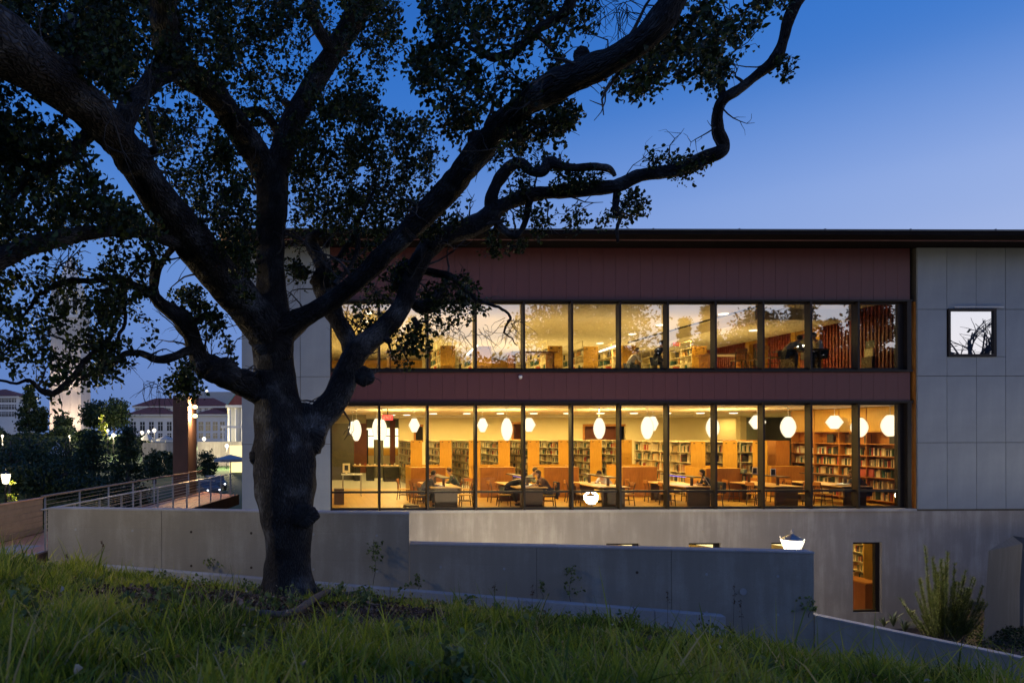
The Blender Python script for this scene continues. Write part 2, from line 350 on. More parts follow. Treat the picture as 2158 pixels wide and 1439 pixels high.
def hill_mat():
    m, nt, o = nodes('hill_soil')
    tc = N(nt, "ShaderNodeTexCoord")
    n1 = N(nt, "ShaderNodeTexNoise", {'Vector': tc.outputs['Object'], 'Scale': .55, 'Detail': 5.0}); n2 = N(nt, "ShaderNodeTexNoise", {'Vector': tc.outputs['Object'], 'Scale': 14.0, 'Detail': 8.0})
    c1 = cr(nt, n2.outputs[0], [(.3, (.022, .016, .012)), (.7, (.085, .06, .045))]); c2 = cr(nt, n2.outputs[0], [(.3, (.02, .032, .008)), (.7, (.05, .07, .02))])
    f = cr(nt, n1.outputs[0], [(.45, (0, 0, 0)), (.6, (1, 1, 1))])
    mx = N(nt, "ShaderNodeMix", {0: f, 6: c1, 7: c2}, data_type='RGBA')
    p = N(nt, "ShaderNodeBsdfPrincipled", {'Base Color': mx.outputs[2], 'Roughness': .95})
    b = N(nt, "ShaderNodeBump", {'Strength': .8, 'Distance': .05, 'Height': n2.outputs[0]}); nt.links.new(b.outputs[0], p.inputs['Normal']); nt.links.new(p.outputs[0], o.inputs[0])
hill_mat()

def lamp(name, kind, loc, energy, color=(1, .8, .5), size=.2, parent=None, spread=None, rot=None, shape=None, size_y=None, spot=None):
    d = bpy.data.lights.new(name, kind); d.energy = energy; d.color = color
    if kind == 'AREA':
        d.size = size
        if size_y: d.shape = 'RECTANGLE'; d.size_y = size_y
        if spread: d.spread = spread
    elif kind in ('POINT', 'SPOT'): d.shadow_soft_size = size
    if kind == 'SPOT' and spot: d.spot_size = spot; d.spot_blend = .5
    o = bpy.data.objects.new(name, d); COL.objects.link(o); o.location = loc
    if rot: o.rotation_euler = rot
    if parent: o.parent = parent
    return o
# ------------------------------------------------------------------ terrain
WL0, WL1 = Vector((-6.15, 15.77, 0)), Vector((9.6, 13.12, 0))      # the line of the retaining wall on plan
WDIR = (WL1 - WL0).normalized()
def wall_pt(s): return WL0 + WDIR * s                                 # s metres along the wall from its left end
def wall_y(x): return WL0.y + (x - WL0.x) * WDIR.y / WDIR.x
def hill_z(x, y):
    """the grassy slope that the camera stands on"""
    yy = min(y, 15.5)
    z = 2.0 - .163 * yy - .081 * x
    if x > 3: z -= .055 * (x - 3)
    if x > 6: z -= .085 * (x - 6)
    if x < -6: z += .081 * (x + 6) * .9
    if yy < 3: z = z - (3 - yy) * -.04
    dw = wall_y(min(max(x, -6.6), 40)) - y; k = min(max((4.6 - dw) / 3.6, 0), 1); z -= .36 * k * k * (3 - 2 * k)
    z += .10 * noise.noise(Vector((x * .45, y * .45, 0))) + .04 * noise.noise(Vector((x * 1.7, y * 1.7, 3)))
    return z
def build_hill():
    xs = np.concatenate([np.linspace(-90, -14, 20), np.linspace(-13, 22, 90), np.linspace(24, 110, 24)])
    ss = np.concatenate([np.linspace(-110, -6, 24), np.linspace(-5, 0, 70) * 1.0])
    V = []; F = []
    ny = 0
    for x in xs:
        ye = wall_y(min(max(x, -6.6), 40)) - .12
        if x < -6.6: ye = 16.3
        col = [ye - 110 + 92 * (k / 24) ** 1.0 for k in range(24)] + [ye - 18 + 18 * (k / 79) for k in range(80)]
        ny = len(col)
        for y in col:
            xx = max(min(x, 24), -14)
            z = hill_z(xx, y)
            if x < -6.4 and y > 14: z = min(z, -.06 + .02 * (14 - y))
            V.append((x, y, z))
    for i in range(len(xs) - 1):
        for j in range(ny - 1): F.append((i * ny + j, (i + 1) * ny + j, (i + 1) * ny + j + 1, i * ny + j + 1))
    me = bpy.data.meshes.new("hillside"); me.from_pydata(V, [], F); me.materials.append(M['hill_soil'])
    me.polygons.foreach_set("use_smooth", [True] * len(me.polygons)); link("hillside", me, kind='structure')
build_hill()

def campus_z(x, y):
    z = -4.3
    k = min(max((y - 30) / 40, 0), 1) * min(max((2 - x) / 8, 0), 1)
    z += k * 1.2
    k2 = min(max((y - 85) / 80, 0), 1); z += k2 * 3.4
    return z
def build_ground():
    xs = [-2500, -900, -400, -200, -120, -90, -70, -55, -45, -35, -28, -22, -17, -12, -8, -6, -4, -2, 0, 5, 15, 40, 100, 300, 900, 2500]
    ys = [10, 13, 16, 20, 24, 28, 32, 38, 44, 52, 60, 70, 85, 100, 120, 140, 165, 200, 260, 400, 900, 4000]
    V = [(x, y, campus_z(x, y) + (.15 * noise.noise(Vector((x * .05, y * .05, 1))) if abs(x) < 200 and y > 40 else 0)) for x in xs for y in ys]
    n = len(ys); F = [(i * n + j, (i + 1) * n + j, (i + 1) * n + j + 1, i * n + j + 1) for i in range(len(xs) - 1) for j in range(n - 1)]
    me = bpy.data.meshes.new("ground"); me.from_pydata(V, [], F); me.materials.append(M['lawn']); link("ground", me, kind='structure')
build_ground()
# the paved court between retaining wall and library, and the raised bed at its right
cb = MB(); cb.box(-5.5, 12.4, 13.6, 23.98, -4.28, -4.2); cb.build("courtyard", M['path_paving'], kind='structure')
def bed():
    V = []; F = []; nx, ny = 70, 36
    for i in range(nx):
        for j in range(ny):
            x = 10.2 + 40 * (i / (nx - 1)) ** 1.5; y = 12.2 + 11.75 * j / (ny - 1)
            y = max(y, wall_y(x) + .2)
            k = min(max((x - .895 * y) / (.085 * y), 0), 1); k = k * k * (3 - 2 * k)
            z = -4.22 + k * (4.22 - 1.85 - .13 * (y - 13))
            z += .05 * noise.noise(Vector((x, y, 0)))
            V.append((x, y, z))
    for i in range(nx - 1):
        for j in range(ny - 1): F.append((i * ny + j, (i + 1) * ny + j, (i + 1) * ny + j + 1, i * ny + j + 1))
    me = bpy.data.meshes.new("planting_bed"); me.from_pydata(V, [], F); me.materials.append(M['soil']); link("planting_bed", me, kind='structure')
bed()
# path at the far left that leads on to the footbridge
pp = MB(); pp.prism([(-13.5, 13.2), (-6.35, 13.2), (-6.1, 15.75), (-5.98, 16.9), (-7.6, 17.2), (-13.5, 12.6 + 4.2)], -.12, 0.0)
pp.build("path", M['path_paving'], kind='structure')

# ------------------------------------------------------------------ library building
LIB = empty("library_building", (0, 24, -4.2), label="long two storey library with glowing window bands under a dark flat roof", cat="building")
def lib(mb, name, mat, par=None, **k):
    """part of the library, given in world coordinates"""
    o = mb.build(name, mat, **k); o.parent = par or LIB
    if par is None: o.location = (0, -24, 4.2)
    return o
MOD = 1.711; X0 = 2.68 - MOD; XJ = 21.52                      # first mullion (left jamb) and right jamb
XL, XP = -2.17, 21.86                                       # left building corner, start of the right wing
XS = [X0 + MOD * i for i in range(12)] + [XJ]
XE = 46.0; YB = 52.0
# concrete base with its openings
BW = [(10.14, 11.28), (13.03, 14.17), (15.93, 17.06), (18.80, 19.86)]
BW = [(X_at(1277, 24), X_at(1347, 24)), (X_at(1451, 24), X_at(1519, 24)), (X_at(1625, 24), X_at(1693, 24)), (X_at(1797, 24), X_at(1858, 24))]
BW = [(BW[0][0] - 2.93, BW[0][1] - 2.93)] + BW
zb0, zb1 = -3.66, -1.16
b = MB(); b.box(XL, XE, 24, 24.35, -4.5, zb0); b.box(XL, XE, 24, 24.35, zb1, -.06)
xs = XL
for a0, a1 in BW: b.box(xs, a0, 24, 24.35, zb0, zb1); xs = a1
b.box(xs, XE, 24, 24.35, zb0, zb1)
lib(b, "base_wall", M['concrete_base'])
b = MB(); b.box(X0 - .05, XJ + .25, 23.94, 24.4, -.055, .03); lib(b, "sill_ledge", M['concrete_cap'])
# round tie hole plugs in the base
for i in range(8):
    for z in (-.75, -2.1, -3.3):
        x = XL + 1.4 + i * 1.95 * 1.53
        if any(a0 - .2 < x < a1 + .2 for a0, a1 in BW) and zb0 < z < zb1: continue
        c = MB(); c.tube([(x, 23.985, z), (x, 24.02, z)], .045, 10); lib(c, "tie_hole_plug", M['concrete_wall'])
# base windows
for k, (a0, a1) in enumerate(BW):
    f = MB()
    f.box(a0, a0 + .06, 24.1, 24.22, zb0, zb1); f.box(a1 - .16, a1, 24.1, 24.22, zb0, zb1); f.box(a0 + .06, a1 - .16, 24.1, 24.22, zb1 - .07, zb1); f.box(a0 + .06, a1 - .16, 24.1, 24.22, zb0, zb0 + .07)
    fo = lib(f, "base_window", M['bronze'], label="tall narrow window in the concrete base" if k == 4 else None)
    g = MB(); g.add([(a0 + .06, 24.16, zb0 + .07), (a1 - .16, 24.16, zb0 + .07), (a1 - .16, 24.16, zb1 - .07), (a0 + .06, 24.16, zb1 - .07)], [(0, 1, 2, 3)])
    lib(g, "pane", M['glass_lower'], fo)
# grey wall panels of both wings, one object each with open joints between
zr = [0.0, 2.37, 4.74, 7.11, 9.31]
def panel_cols(us): return [X_at(u, 24) for u in us]
colsL = [XL, X_at(633, 24), X0 - .02]
cr_ = X_at(1996, 24) - XP
colsR = [XP + cr_ * i for i in range(0, 20)]
SWIN = (X_at(1997, 24), X_at(2098, 24), 7.11 - 1.68, 7.11 + .02)
pcache = {}
def panel(x0, x1, z0, z1):
    g = .009; key = (round(x1 - x0, 3), round(z1 - z0, 3))
    if key not in pcache:
        m = MB(); m.box(g, x1 - x0 - g, 0, .06, g, z1 - z0 - g); pcache[key] = m.mesh("panel", M['panel_grey'])
    o = link("panel", pcache[key]); o.parent = LIB; o.location = (x0, rng.uniform(-.002, .002), z0 + 4.2)
for cols in (colsL, colsR):
    for i in range(len(cols) - 1):
        for j in range(4):
            x0, x1, z0, z1 = cols[i], cols[i + 1], zr[j], zr[j + 1]
            if x0 < SWIN[1] - .1 and x1 > SWIN[0] + .1 and j == 2:
                if x0 <= SWIN[0] + .1 or True:
                    panel(x0, x1, z0, SWIN[2])
                    if x1 > SWIN[1] + .1: panel(SWIN[1], x1, SWIN[2], z1)
                continue
            panel(x0, x1, z0, z1)
b = MB(); b.box(XL + .005, X0 - .03, 24.06, 24.3, -.06, 9.31)
b.box(XP + .005, SWIN[0], 24.06, 24.3, -.06, 9.31); b.box(SWIN[1], XE, 24.06, 24.3, -.06, 9.31)
b.box(SWIN[0], SWIN[1], 24.06, 24.3, -.06, SWIN[2]); b.box(SWIN[0], SWIN[1], 24.06, 24.3, SWIN[3], 9.31)
b.box(XL, XL + .25, 24.31, YB, -4.5, 9.31); b.box(XL + .26, XE, YB, YB + .3, -4.5, 9.31); b.box(XE - .2, XE, 24.4, YB - .05, -4.5, 9.31)
lib(b, "backing_wall", M['wall_dark'])
# small square window with its sun shade
x0, x1, z0, z1 = SWIN
f = MB(); f.box(x0, x0 + .08, 23.95, 24.2, z0, z1); f.box(x1 - .10, x1, 23.95, 24.2, z0, z1); f.box(x0 + .08, x1 - .10, 23.95, 24.2, z0, z0 + .09); f.box(x0 + .08, x1 - .10, 23.95, 24.2, z1 - .09, z1)
fo = lib(f, "square_window", M['bronze'], label="small square window high in the grey panels")
g = MB(); g.add([(x0 + .08, 24.0, z0 + .09), (x1 - .10, 24.0, z0 + .09), (x1 - .10, 24.0, z1 - .09), (x0 + .08, 24.0, z1 - .09)], [(0, 1, 2, 3)]); lib(g, "pane", M['glass_mirror'], fo)
g = MB(); g.box(x0 + .09, x1 - .17, 24.5, 24.55, z0, z1); lib(g, "blind", M['wall_green'], fo)
g = MB(); g.box(x0 + .18, x1 + .22, 23.90, 23.94, z1 + .035, z1 + .055); lib(g, "sun_shade", M['steel_white'], fo)

# window bands: a window object per bay with its panes
PLN = 24.25
def window_row(zA, zB, transom, gm):
    for i in range(12):
        xa, xb = XS[i], XS[i + 1]
        f = MB(); w = .034
        f.box(xa - w, xa + w, PLN - .20, PLN + .10, zA, zB)                     # mullion fin
        if i == 11: f.box(xb - .20, xb + .17, PLN - .05, PLN + .10, zA, zB); f.box(xb + .02, xb + .17, PLN - .2, PLN - .05, zA, zB)
        xe = xb - (w if i < 11 else .20)
        f.box(xa + w, xe, PLN - .08, PLN + .08, zA, zA + .075); f.box(xa + w, xe, PLN - .08, PLN + .08, zB - .07, zB)
        if transom: f.box(xa + w, xe, PLN - .07, PLN + .06, transom - .035, transom + .035)
        fo = lib(f, "window", M['bronze'])
        spans = [(zA + .075, transom - .035), (transom + .035, zB - .07)] if transom else [(zA + .075, zB - .07)]
        for p0, p1 in spans:
            g = MB(); g.add([(xa + w, PLN, p0), (xe, PLN, p0), (xe, PLN, p1), (xa + w, PLN, p1)], [(0, 1, 2, 3)]); lib(g, "pane", gm, fo)
window_row(.03, 3.79, .66, M['glass_lower'])
window_row(4.97, 7.40, None, M['glass_upper'])
# frames between bands
for z0, z1, nm in ((3.79, 3.86, "window_head"), (7.40, 7.46, "window_head"), (4.90, 4.97, "window_sill")):
    b = MB(); b.box(X0 - .02, XJ + .2, PLN - .22, PLN + .1, z0, z1); lib(b, nm, M['bronze'])
# rust red metal cladding, sheet by sheet
spc = {}
def cladding(z0, z1, nrow):
    n = 47; w = (XJ + .18 - (X0 - .02)) / n
    for i in range(n):
        for r in range(nrow):
            h = (z1 - z0) / nrow; key = (round(h, 3))
            if key not in spc:
                m = MB(); m.box(.0035, w - .0035, 0, .03, .004, h - .004); spc[key] = m.mesh("cladding_sheet", M['spandrel'])
            o = link("cladding_sheet", spc[key]); o.parent = LIB; o.location = (X0 - .02 + w * i, .12 + rng.uniform(-.0015, .0015), z0 + r * h + 4.2)
    b = MB(); b.box(X0 - .02, XJ + .18, 24.151, 24.30, z0, z1); lib(b, "cladding_backing", M['bronze'])
cladding(3.862, 4.898, 1); cladding(7.462, 9.31, 1)
b = MB(); b.box(XJ + .19, XP - .12, 24.16, 24.34, -.0, 9.31); lib(b, "dark_jamb", M['bronze'])
b = MB(); b.box(XP - .03, XP + .002, 24.07, 24.36, -.0, 7.40); lib(b, "lit_reveal", M['oak_deep'])
# roof: deep eave with soffit and fascia
YE = 22.5
b = MB(); b.box(XL - .62, XE + 1, YE + .1, YB + 1.2, 9.33, 9.42); lib(b, "roof_slab", M['fascia'])
b = MB(); b.box(XL - .62, XE + 1, YE, YE + .09, 9.325, 9.45); lib(b, "fascia", M['fascia'])
x = XL - .62; k = 0
while x < XE:
    b = MB(); b.box(x + .006, x + 2.87, YE - .03, YE + .35, 9.452, 9.50); b.box(x - .02, x + .02, YE - .04, YE + .3, 9.46, 9.515); lib(b, "roof_flashing", M['roof_dark']); x += 2.88
b = MB(); b.box(XL - .60, XL - .02, YE + .12, YB, 9.29, 9.327); lib(b, "side_soffit", M['soffit_wood'])
b = MB(); b.box(XL, XE, YE + .62, YE + .66, 9.295, 9.329); lib(b, "soffit_reveal", M['fascia_line'])

# ---- interior shell
FL1, CE1, FL2, CE2 = 0.02, 3.72, 5.02, 7.55
YR = 43.0; YW = PLN + .12
b = MB(); b.box(X0 - .03, 34, YW, 33.5, -.02, FL1); lib(b, "reading_room_floor", M['floor_boards'])
b = MB(); b.box(X0 - .03, 34, 33.5, 51.9, -.02, FL1); lib(b, "lobby_floor", M['carpet'])
b = MB(); b.box(XL + .3, 34, YW, 51.9, CE1, CE1 + .12); lib(b, "lower_ceiling", M['ceiling_white'])
b = MB(); b.box(XL + .3, 34, YW + .05, 51.9, FL2 - .10, FL2); lib(b, "upper_floor", M['carpet'])
b = MB(); b.box(XL + .3, 34, YW, 51.9, CE2, CE2 + .12); lib(b, "upper_ceiling", M['ceiling_white'])
# lower back wall with recessed openings
def wall_with(name, mat, y, xa, xb, za, zb, holes, th=.2):
    m = MB(); x = xa
    for h0, h1, q0, q1 in holes:
        m.box(x, h0, y, y + th, za, zb); m.box(h0, h1, y, y + th, za, q0); m.box(h0, h1, y, y + th, q1, zb); x = h1
    m.box(x, xb, y, y + th, za, zb); return lib(m, name, mat)
xg0 = X_at(841, YR); xg1 = X_at(1560, YR)
o1 = (X_at(1078, YR), X_at(1103, YR), 2.3, 3.45); o2 = (X_at(1228, YR), X_at(1318, YR), 2.2, 3.3); o3 = (X_at(872, YR), X_at(892, YR), 2.2, 3.3)
wall_with("back_wall", M['plaster_gold'], YR, xg0, xg1, FL1, CE1, [o3, o1, o2])
for h, mt in ((o1, 'red_brown'), (o2, 'red_brown'), (o3, 'wall_dark')):
    b = MB(); b.box(h[0] - .1, h[1] + .1, YR + .9, YR + 1, 2, 3.5); lib(b, "alcove_panel", M[mt])
    b = MB(); b.box(h[0], h[0] + .12, YR - .03, YR + .1, h[2], h[3]); b.box(h[0] + .12, h[1], YR - .03, YR + .1, h[3] - .14, h[3]); b.box(h[0] + .12, h[1], YR - .03, YR + .06, h[2], h[2] + .08); lib(b, "alcove_frame", M['oak_deep'])
b = MB(); b.box(xg1, X_at(1612, YR), YR + .4, YR + .6, FL1, CE1); lib(b, "back_wall_grey", M['wall_green'])
b = MB(); b.box(X_at(1612, YR), 34, YR + 1.5, YR + 1.7, FL1, CE1); lib(b, "back_wall_dark", M['wall_green'])
b = MB(); b.box(X_at(1560, 40), X_at(1573, 40), 40, 40.4, FL1, CE1); lib(b, "column", M['plaster_gold'])
# right side wall of the reading room: timber lined
XRW = 22.15
b = MB(); b.box(XRW, XRW + .3, YW, 30.3, FL1, CE1); lib(b, "side_wall", M['oak_deep'])
b = MB(); b.box(X_at(1681, 30.3), XRW + .3, 30.31, 30.6, FL1, CE1); lib(b, "timber_pier", M['oak'])
b = MB(); b.box(33.8, 34, YW, 51.9, FL1, CE2); lib(b, "end_wall", M['wall_green'])
# left side of the reading room and the lobby behind
b = MB(); b.box(X0 - .1, X0 - .03, YW, 26.3, FL1, CE1); lib(b, "left_wall", M['plaster_gold'])
b = MB(); b.box(X0 - .1 - .3, X0 + .15, 34, 34.2, FL1, CE1); lib(b, "lobby_pier", M['wall_green'])
b = MB(); b.box(X_at(698, 40), X_at(746, 40), 40.0, 40.3, FL1, CE1); lib(b, "dark_partition", M['wall_dark'])
YL = 47.0
for u0, u1, mt in ((746, 773, 'red_brown'), (822, 833, 'red_brown'), (840, 872, 'plaster_gold')):
    b = MB(); b.box(X_at(u0, YL), X_at(u1, YL), YL, YL + .2, FL1, CE1); lib(b, "lobby_wall_panel", M[mt])
b = MB(); b.box(X_at(746, YL), X_at(872, YL), YL + .21, YL + .3, 3.12, CE1); lib(b, "lobby_bulkhead", M['wall_green'])
b = MB(); b.box(X_at(746, YL), X_at(872, YL), 49.5, 49.6, FL1, CE1); lib(b, "lobby_far_wall", M['plaster_gold'])
b = MB(); b.box(X_at(772, YL + 2), X_at(842, YL + 2), 49.3, 49.35, 1.75, 3.1); lib(b, "lit_glazing", M['lit_room'])
b = MB(); b.box(X_at(772, YL + 2), X_at(842, YL + 2), 49.2, 49.28, 1.15, 1.65); lib(b, "oak_rail", M['oak'])
for u0, u1 in ((789, 798), (797.5, 808)):
    b = MB(); b.box(X_at(u0, 41.5), X_at(u1, 41.5), 41.5, 41.9, FL1, CE1 - (1.35 if u0 < 795 else 1.2)); lib(b, "lobby_column", M['wall_dark'])
b = MB(); b.box(X_at(773, 48), X_at(776, 48), 48, 48.1, .6, 3.0); b.box(X_at(776.2, 48), X_at(840, 48), 48, 48.06, 2.52, 2.58); lib(b, "glazing_bars", M['bronze'])
b = MB(); b.box(X0 - .1, X_at(872, YL), 50, 50.2, FL1, CE1); lib(b, "rear_wall", M['wall_green'])
# ceiling bulkhead seen across the room and over the lobby
b = MB(); b.box(X0, XRW - .3, 38.0, 38.3, CE1 - .10, CE1 - .002); lib(b, "ceiling_drop", M['ceiling_white'])
b = MB(); b.box(X0 - .02, X_at(770, 36), 35.6, 36.0, CE1 - .45, CE1 - .002); lib(b, "lobby_ceiling_drop", M['wall_green'])

# recessed ceiling lights: a part of the ceiling each, real lamps behind a few
dl = MB(); dl.lathe((0, 0, 0), [(.17, -.03), (.19, 0.0)], 12); dl_me = dl.mesh("downlight", M['downlight_glow'])
ns = 0
for y, z in ((33.6, CE1 - .003), (40.6, CE1 - .003)):
    for i in range(13):
        x = 6.4 + i * 1.66 * (1 if y < 36 else 1.18) - (.0 if y < 36 else .7)
        if x > 22: continue
        o = link("downlight", dl_me); o.parent = LIB; o.location = (x, y - 24, z + 4.2)
for i in range(3):
    for j in range(2):
        o = link("downlight", dl_me); o.parent = LIB; o.location = (X_at(792 + 26 * j, 44) + i * .5, 36 - 24 + 2.5 * i, CE1 - .003 + 4.2)
WARM = (1.0, .69, .21)
def ceiling_lamp(x, y, z, e, s=.5): 
    o = lamp("ceiling_lamp", 'AREA', (x, y - 24, z + 4.2), e, WARM, s); o.parent = LIB
for x in (2.6, 5.6, 8.6, 11.6, 14.6, 17.6, 20.2):
    for y, e in ((27.0, 130), (32.0, 145), (36.6, 115), (40.2, 165)):  # the row amid the stacks is added to brighten the shelves
        if y > 33 and x < 4: continue
        ceiling_lamp(x, y, CE1 - .03, e)
ceiling_lamp(5.3, 44.5, CE1 - .03, 60); ceiling_lamp(3.0, 38.5, CE1 - .03, 70); ceiling_lamp(23.8, 38, CE1 - .03, 90); ceiling_lamp(27, 42, CE1 - .03, 70); ceiling_lamp(6.2, 48.3, CE1 - .1, 80)  # the far right ones are added to lighten the back wall
for x in (2.5, 6, 9.5, 13, 16.5, 19.5):
    for y, e in ((29.0, 115), (37.0, 135)): ceiling_lamp(x, y, CE2 - .55, e, .6)
# unseen upward area lights added to brighten both ceilings
for x in (4, 8.5, 13, 17.5):
    o = lamp("ceiling_fill", 'AREA', (x, 30.5 - 24, 5.6 + 4.2), 115, WARM, 4.5, rot=(math.pi, 0, 0)); o.parent = LIB
    o = lamp("ceiling_fill", 'AREA', (x, 37.5 - 24, 5.6 + 4.2), 100, WARM, 4.5, rot=(math.pi, 0, 0)); o.parent = LIB
    o = lamp("ceiling_fill", 'AREA', (x, 28.5 - 24, 2.55 + 4.2), 140, WARM, 1.0, rot=(math.pi, 0, 0)); o.parent = LIB

# ---- upper reading room
b = MB(); b.box(X0, 34, 44.0, 44.2, FL2, CE2); lib(b, "upper_back_wall", M['plaster_gold'])
b = MB(); b.box(X0, X_at(1330, 43.6), 43.6, 43.9, 6.95, 7.4); lib(b, "upper_back_band", M['oak'])
b = MB(); b.box(17.6, 21.5, YW + 2.0, 36, CE2 - .42, CE2 - .002); lib(b, "upper_soffit", M['ceiling_white'])
b = MB(); b.box(X0 - .1, X0 - .03, YW, 44, FL2, CE2); lib(b, "upper_left_wall", M['plaster_gold'])
b = MB(); b.box(21.75, 21.95, YW, 44, FL2, CE2); lib(b, "upper_side_wall", M['red_brown'])
sl = MB(); sl.box(-.035, .035, -.045, .045, 0, CE2 - FL2); sl_me = sl.mesh("red_slat", M['red_slat'])
yy = YW + .35; k = 0
doors = [(28.2, 29.9), (31.6, 33.0)]
while yy < 36:
    if not any(d0 < yy < d1 for d0, d1 in doors):
        o = link("red_slat", sl_me); o.parent = LIB; o.location = (21.70, yy - 24, FL2 + 4.2)
    yy += .17; k += 1
for d0, d1 in doors:
    b = MB(); b.box(21.55, 21.74, d0, d0 + .28, FL2, CE2 - .05); b.box(21.55, 21.74, d1 - .28, d1, FL2, CE2 - .05); b.box(21.58, 21.74, d0 + .28, d1 - .28, 7.0, 7.14); fo = lib(b, "timber_door", M['oak'])
    g = MB(); g.box(21.66, 21.74, d0 + .30, d1 - .30, 7.16, CE2 - .1); g.box(21.66, 21.74, d0 + .45, d1 - .45, 5.9, 6.8); lib(g, "door_glass", M['wall_dark'], fo)
b = MB(); b.box(20.9, 21.7, 36.0, 36.3, FL2, CE2); lib(b, "upper_pier", M['oak_deep'])
b = MB(); b.box(17.2, 17.26, YW + 1, 36, CE2 - .06, CE2 - .003); lib(b, "ceiling_slot", M['bronze'])
for (x, y) in ((15.9, 30.2), (16.0, 33.0), (15.9, 36.4), (14.0, 39.5), (17.0, 27.4), (2.6, 27.2), (2.7, 29.2), (2.8, 31.6), (19.3, 29)):
    o = link("downlight", dl_me); o.parent = LIB; o.location = (x, y - 24, (CE2 - .005 if x < 17.6 else CE2 - .425) + 4.2)
# exit signs: red light boxes
def exit_sign(x, y, z, w, label, txt=True):
    e = empty("exit_sign", (x, y, z), label=label, cat="exit sign")
    b = MB(); b.box(-w / 2, w / 2, 0, .05, 0, w * .52); b.build("sign_box", M['exit_red'], e)
    cu = bpy.data.curves.new("lettering", 'FONT'); cu.body = "EXIT"; cu.size = w * .40; cu.align_x = 'CENTER'; cu.align_y = 'CENTER'; cu.extrude = .002
    cu.materials.append(M['paper']); tmp = bpy.data.objects.new("tmp", cu); me = bpy.data.meshes.new_from_object(tmp); bpy.data.objects.remove(tmp); o = link("lettering", me, e); o.location = (0, -.006, w * .26); o.rotation_euler = (R(90), 0, 0)
    b = MB(); b.box(-.015, .015, .01, .04, w * .52, w * .52 + .3); b.build("hanger", M['bronze'], e)
exit_sign(X_at(817, 27), 27, CE1 - .46, .42, "red exit sign hanging at the ceiling behind the second lower window")
exit_sign(X_at(1427, 33), 33, at(1427, 730, Y=33).z, .34, "red exit sign above the sloping rail in the upper reading room")
exit_sign(X_at(1520, 36), 35.4, at(1520, 697, Y=35.4).z, .34, "red exit sign beside the timber doors on the upper floor")
# lower service room behind the base windows
b = MB(); b.box(6, 26, 24.36, 31, -4.3, -4.2); b.box(6, 26, 31, 31.2, -4.2, -.1); b.box(6, 6.2, 24.36, 31, -4.2, -.1); b.box(25.8, 26, 24.36, 31, -4.2, -.1); b.box(6, 26, 24.36, 31.2, -.09, -.03); lib(b, "basement_room", M['plaster_gold'])
for x in (9, 12, 15, 18.3, 20.6, 23.5):
    o = lamp("ceiling_lamp", 'AREA', (x, 26.6 - 24, -.3 + 4.2), 50, WARM, .4); o.parent = LIB
# ------------------------------------------------------------------ retaining walls, kerb
def on_wall(u):
    """distance along the wall line for photo column u"""
    a = (u - CU) / FPX; d = Vector((SN + a * CS, CS - a * SN, 0))
    # WL0 + s*WDIR = t*d
    det = WDIR.x * (-d.y) + d.x * WDIR.y
    s = (-WL0.x * (-d.y) - d.x * WL0.y) / det
    return s
def z_on_wall(u, v):
    p = wall_pt(on_wall(u)); t = p.x * SN + p.y * CS
    return EYE + (CV - v) / FPX * t
WN = Vector((-WDIR.y, WDIR.x, 0))                                     # away from the camera
def slab_along(mb, s0, s1, off0, off1, zt0, zt1, zb0, zb1, mi=0):
    a, b_ = wall_pt(s0), wall_pt(s1)
    q = [a + WN * off0, b_ + WN * off0, b_ + WN * off1, a + WN * off1]
    zz = [(zb0, zt0), (zb1, zt1), (zb1, zt1), (zb0, zt0)]
    vs = [(p.x, p.y, z[0]) for p, z in zip(q, zz)] + [(p.x, p.y, z[1]) for p, z in zip(q, zz)]
    mb.add(vs, [(0, 3, 2, 1), (4, 5, 6, 7), (0, 1, 5, 4), (1, 2, 6, 5), (2, 3, 7, 6), (3, 0, 4, 7)], mi)
s_l, s_m, s_r = on_wall(100), on_wall(862), on_wall(1715)
zA, zB = 1.03, .40
wall = empty("retaining_wall", (0, 15, -1), label="long stepped concrete retaining wall behind the oak trunk", cat="wall")
def part(par, mb, name, mat, **k):
    o = mb.build(name, mat, **k); o.parent = par; o.location = -Vector(par.location); return o
for sa, sb, zz_, nm_ in ((s_l, s_m, zA, "high_section"), (s_m, s_r, zB, "low_section")):
    for i in range(3):
        b = MB(); a0 = sa + (sb - sa) * i / 3 + .0025; a1 = sa + (sb - sa) * (i + 1) / 3 - (.0025 if i < 2 or nm_[0] == 'h' else 0)
        slab_along(b, a0, a1, rng.uniform(-.003, .003), .3, zz_, zz_, -4.3, -4.3); part(wall, b, nm_, M['concrete_wall'], bevel=.008)
        for zt_ in (.45, 1.2):
            for sx in (.25, .75):
                q = wall_pt(a0 + (a1 - a0) * sx); h = MB(); h.tube([(q.x, q.y - .002, zz_ - zt_), (q.x, q.y - .008, zz_ - zt_)], .028, 10); part(wall, h, "tie_hole_plug", M['soil' if (i + int(zt_ * 10)) % 2 else 'concrete_cap'])
b = MB(); slab_along(b, s_l + .02, s_r - .02, .03, .27, -.9, -.9, -4.3, -4.3); part(wall, b, "wall_core", M['concrete_wall'])
b = MB(); slab_along(b, s_l - .01, s_m - .0, -.006, .305, zA + .035, zA + .035, zA + .003, zA + .003); part(wall, b, "wall_cap", M['concrete_cap'])
b = MB(); slab_along(b, s_m + .01, s_r + .01, -.006, .305, zB + .035, zB + .035, zB + .003, zB + .003); part(wall, b, "wall_cap", M['concrete_cap'])
b = MB(); p = wall_pt(on_wall(1565)); zc = z_on_wall(1565, 1248)
b.tube([(p.x, p.y - .004, zc), (p.x, p.y - .012, zc)], .07, 14); part(wall, b, "patched_tie_hole", M['concrete_cap'])
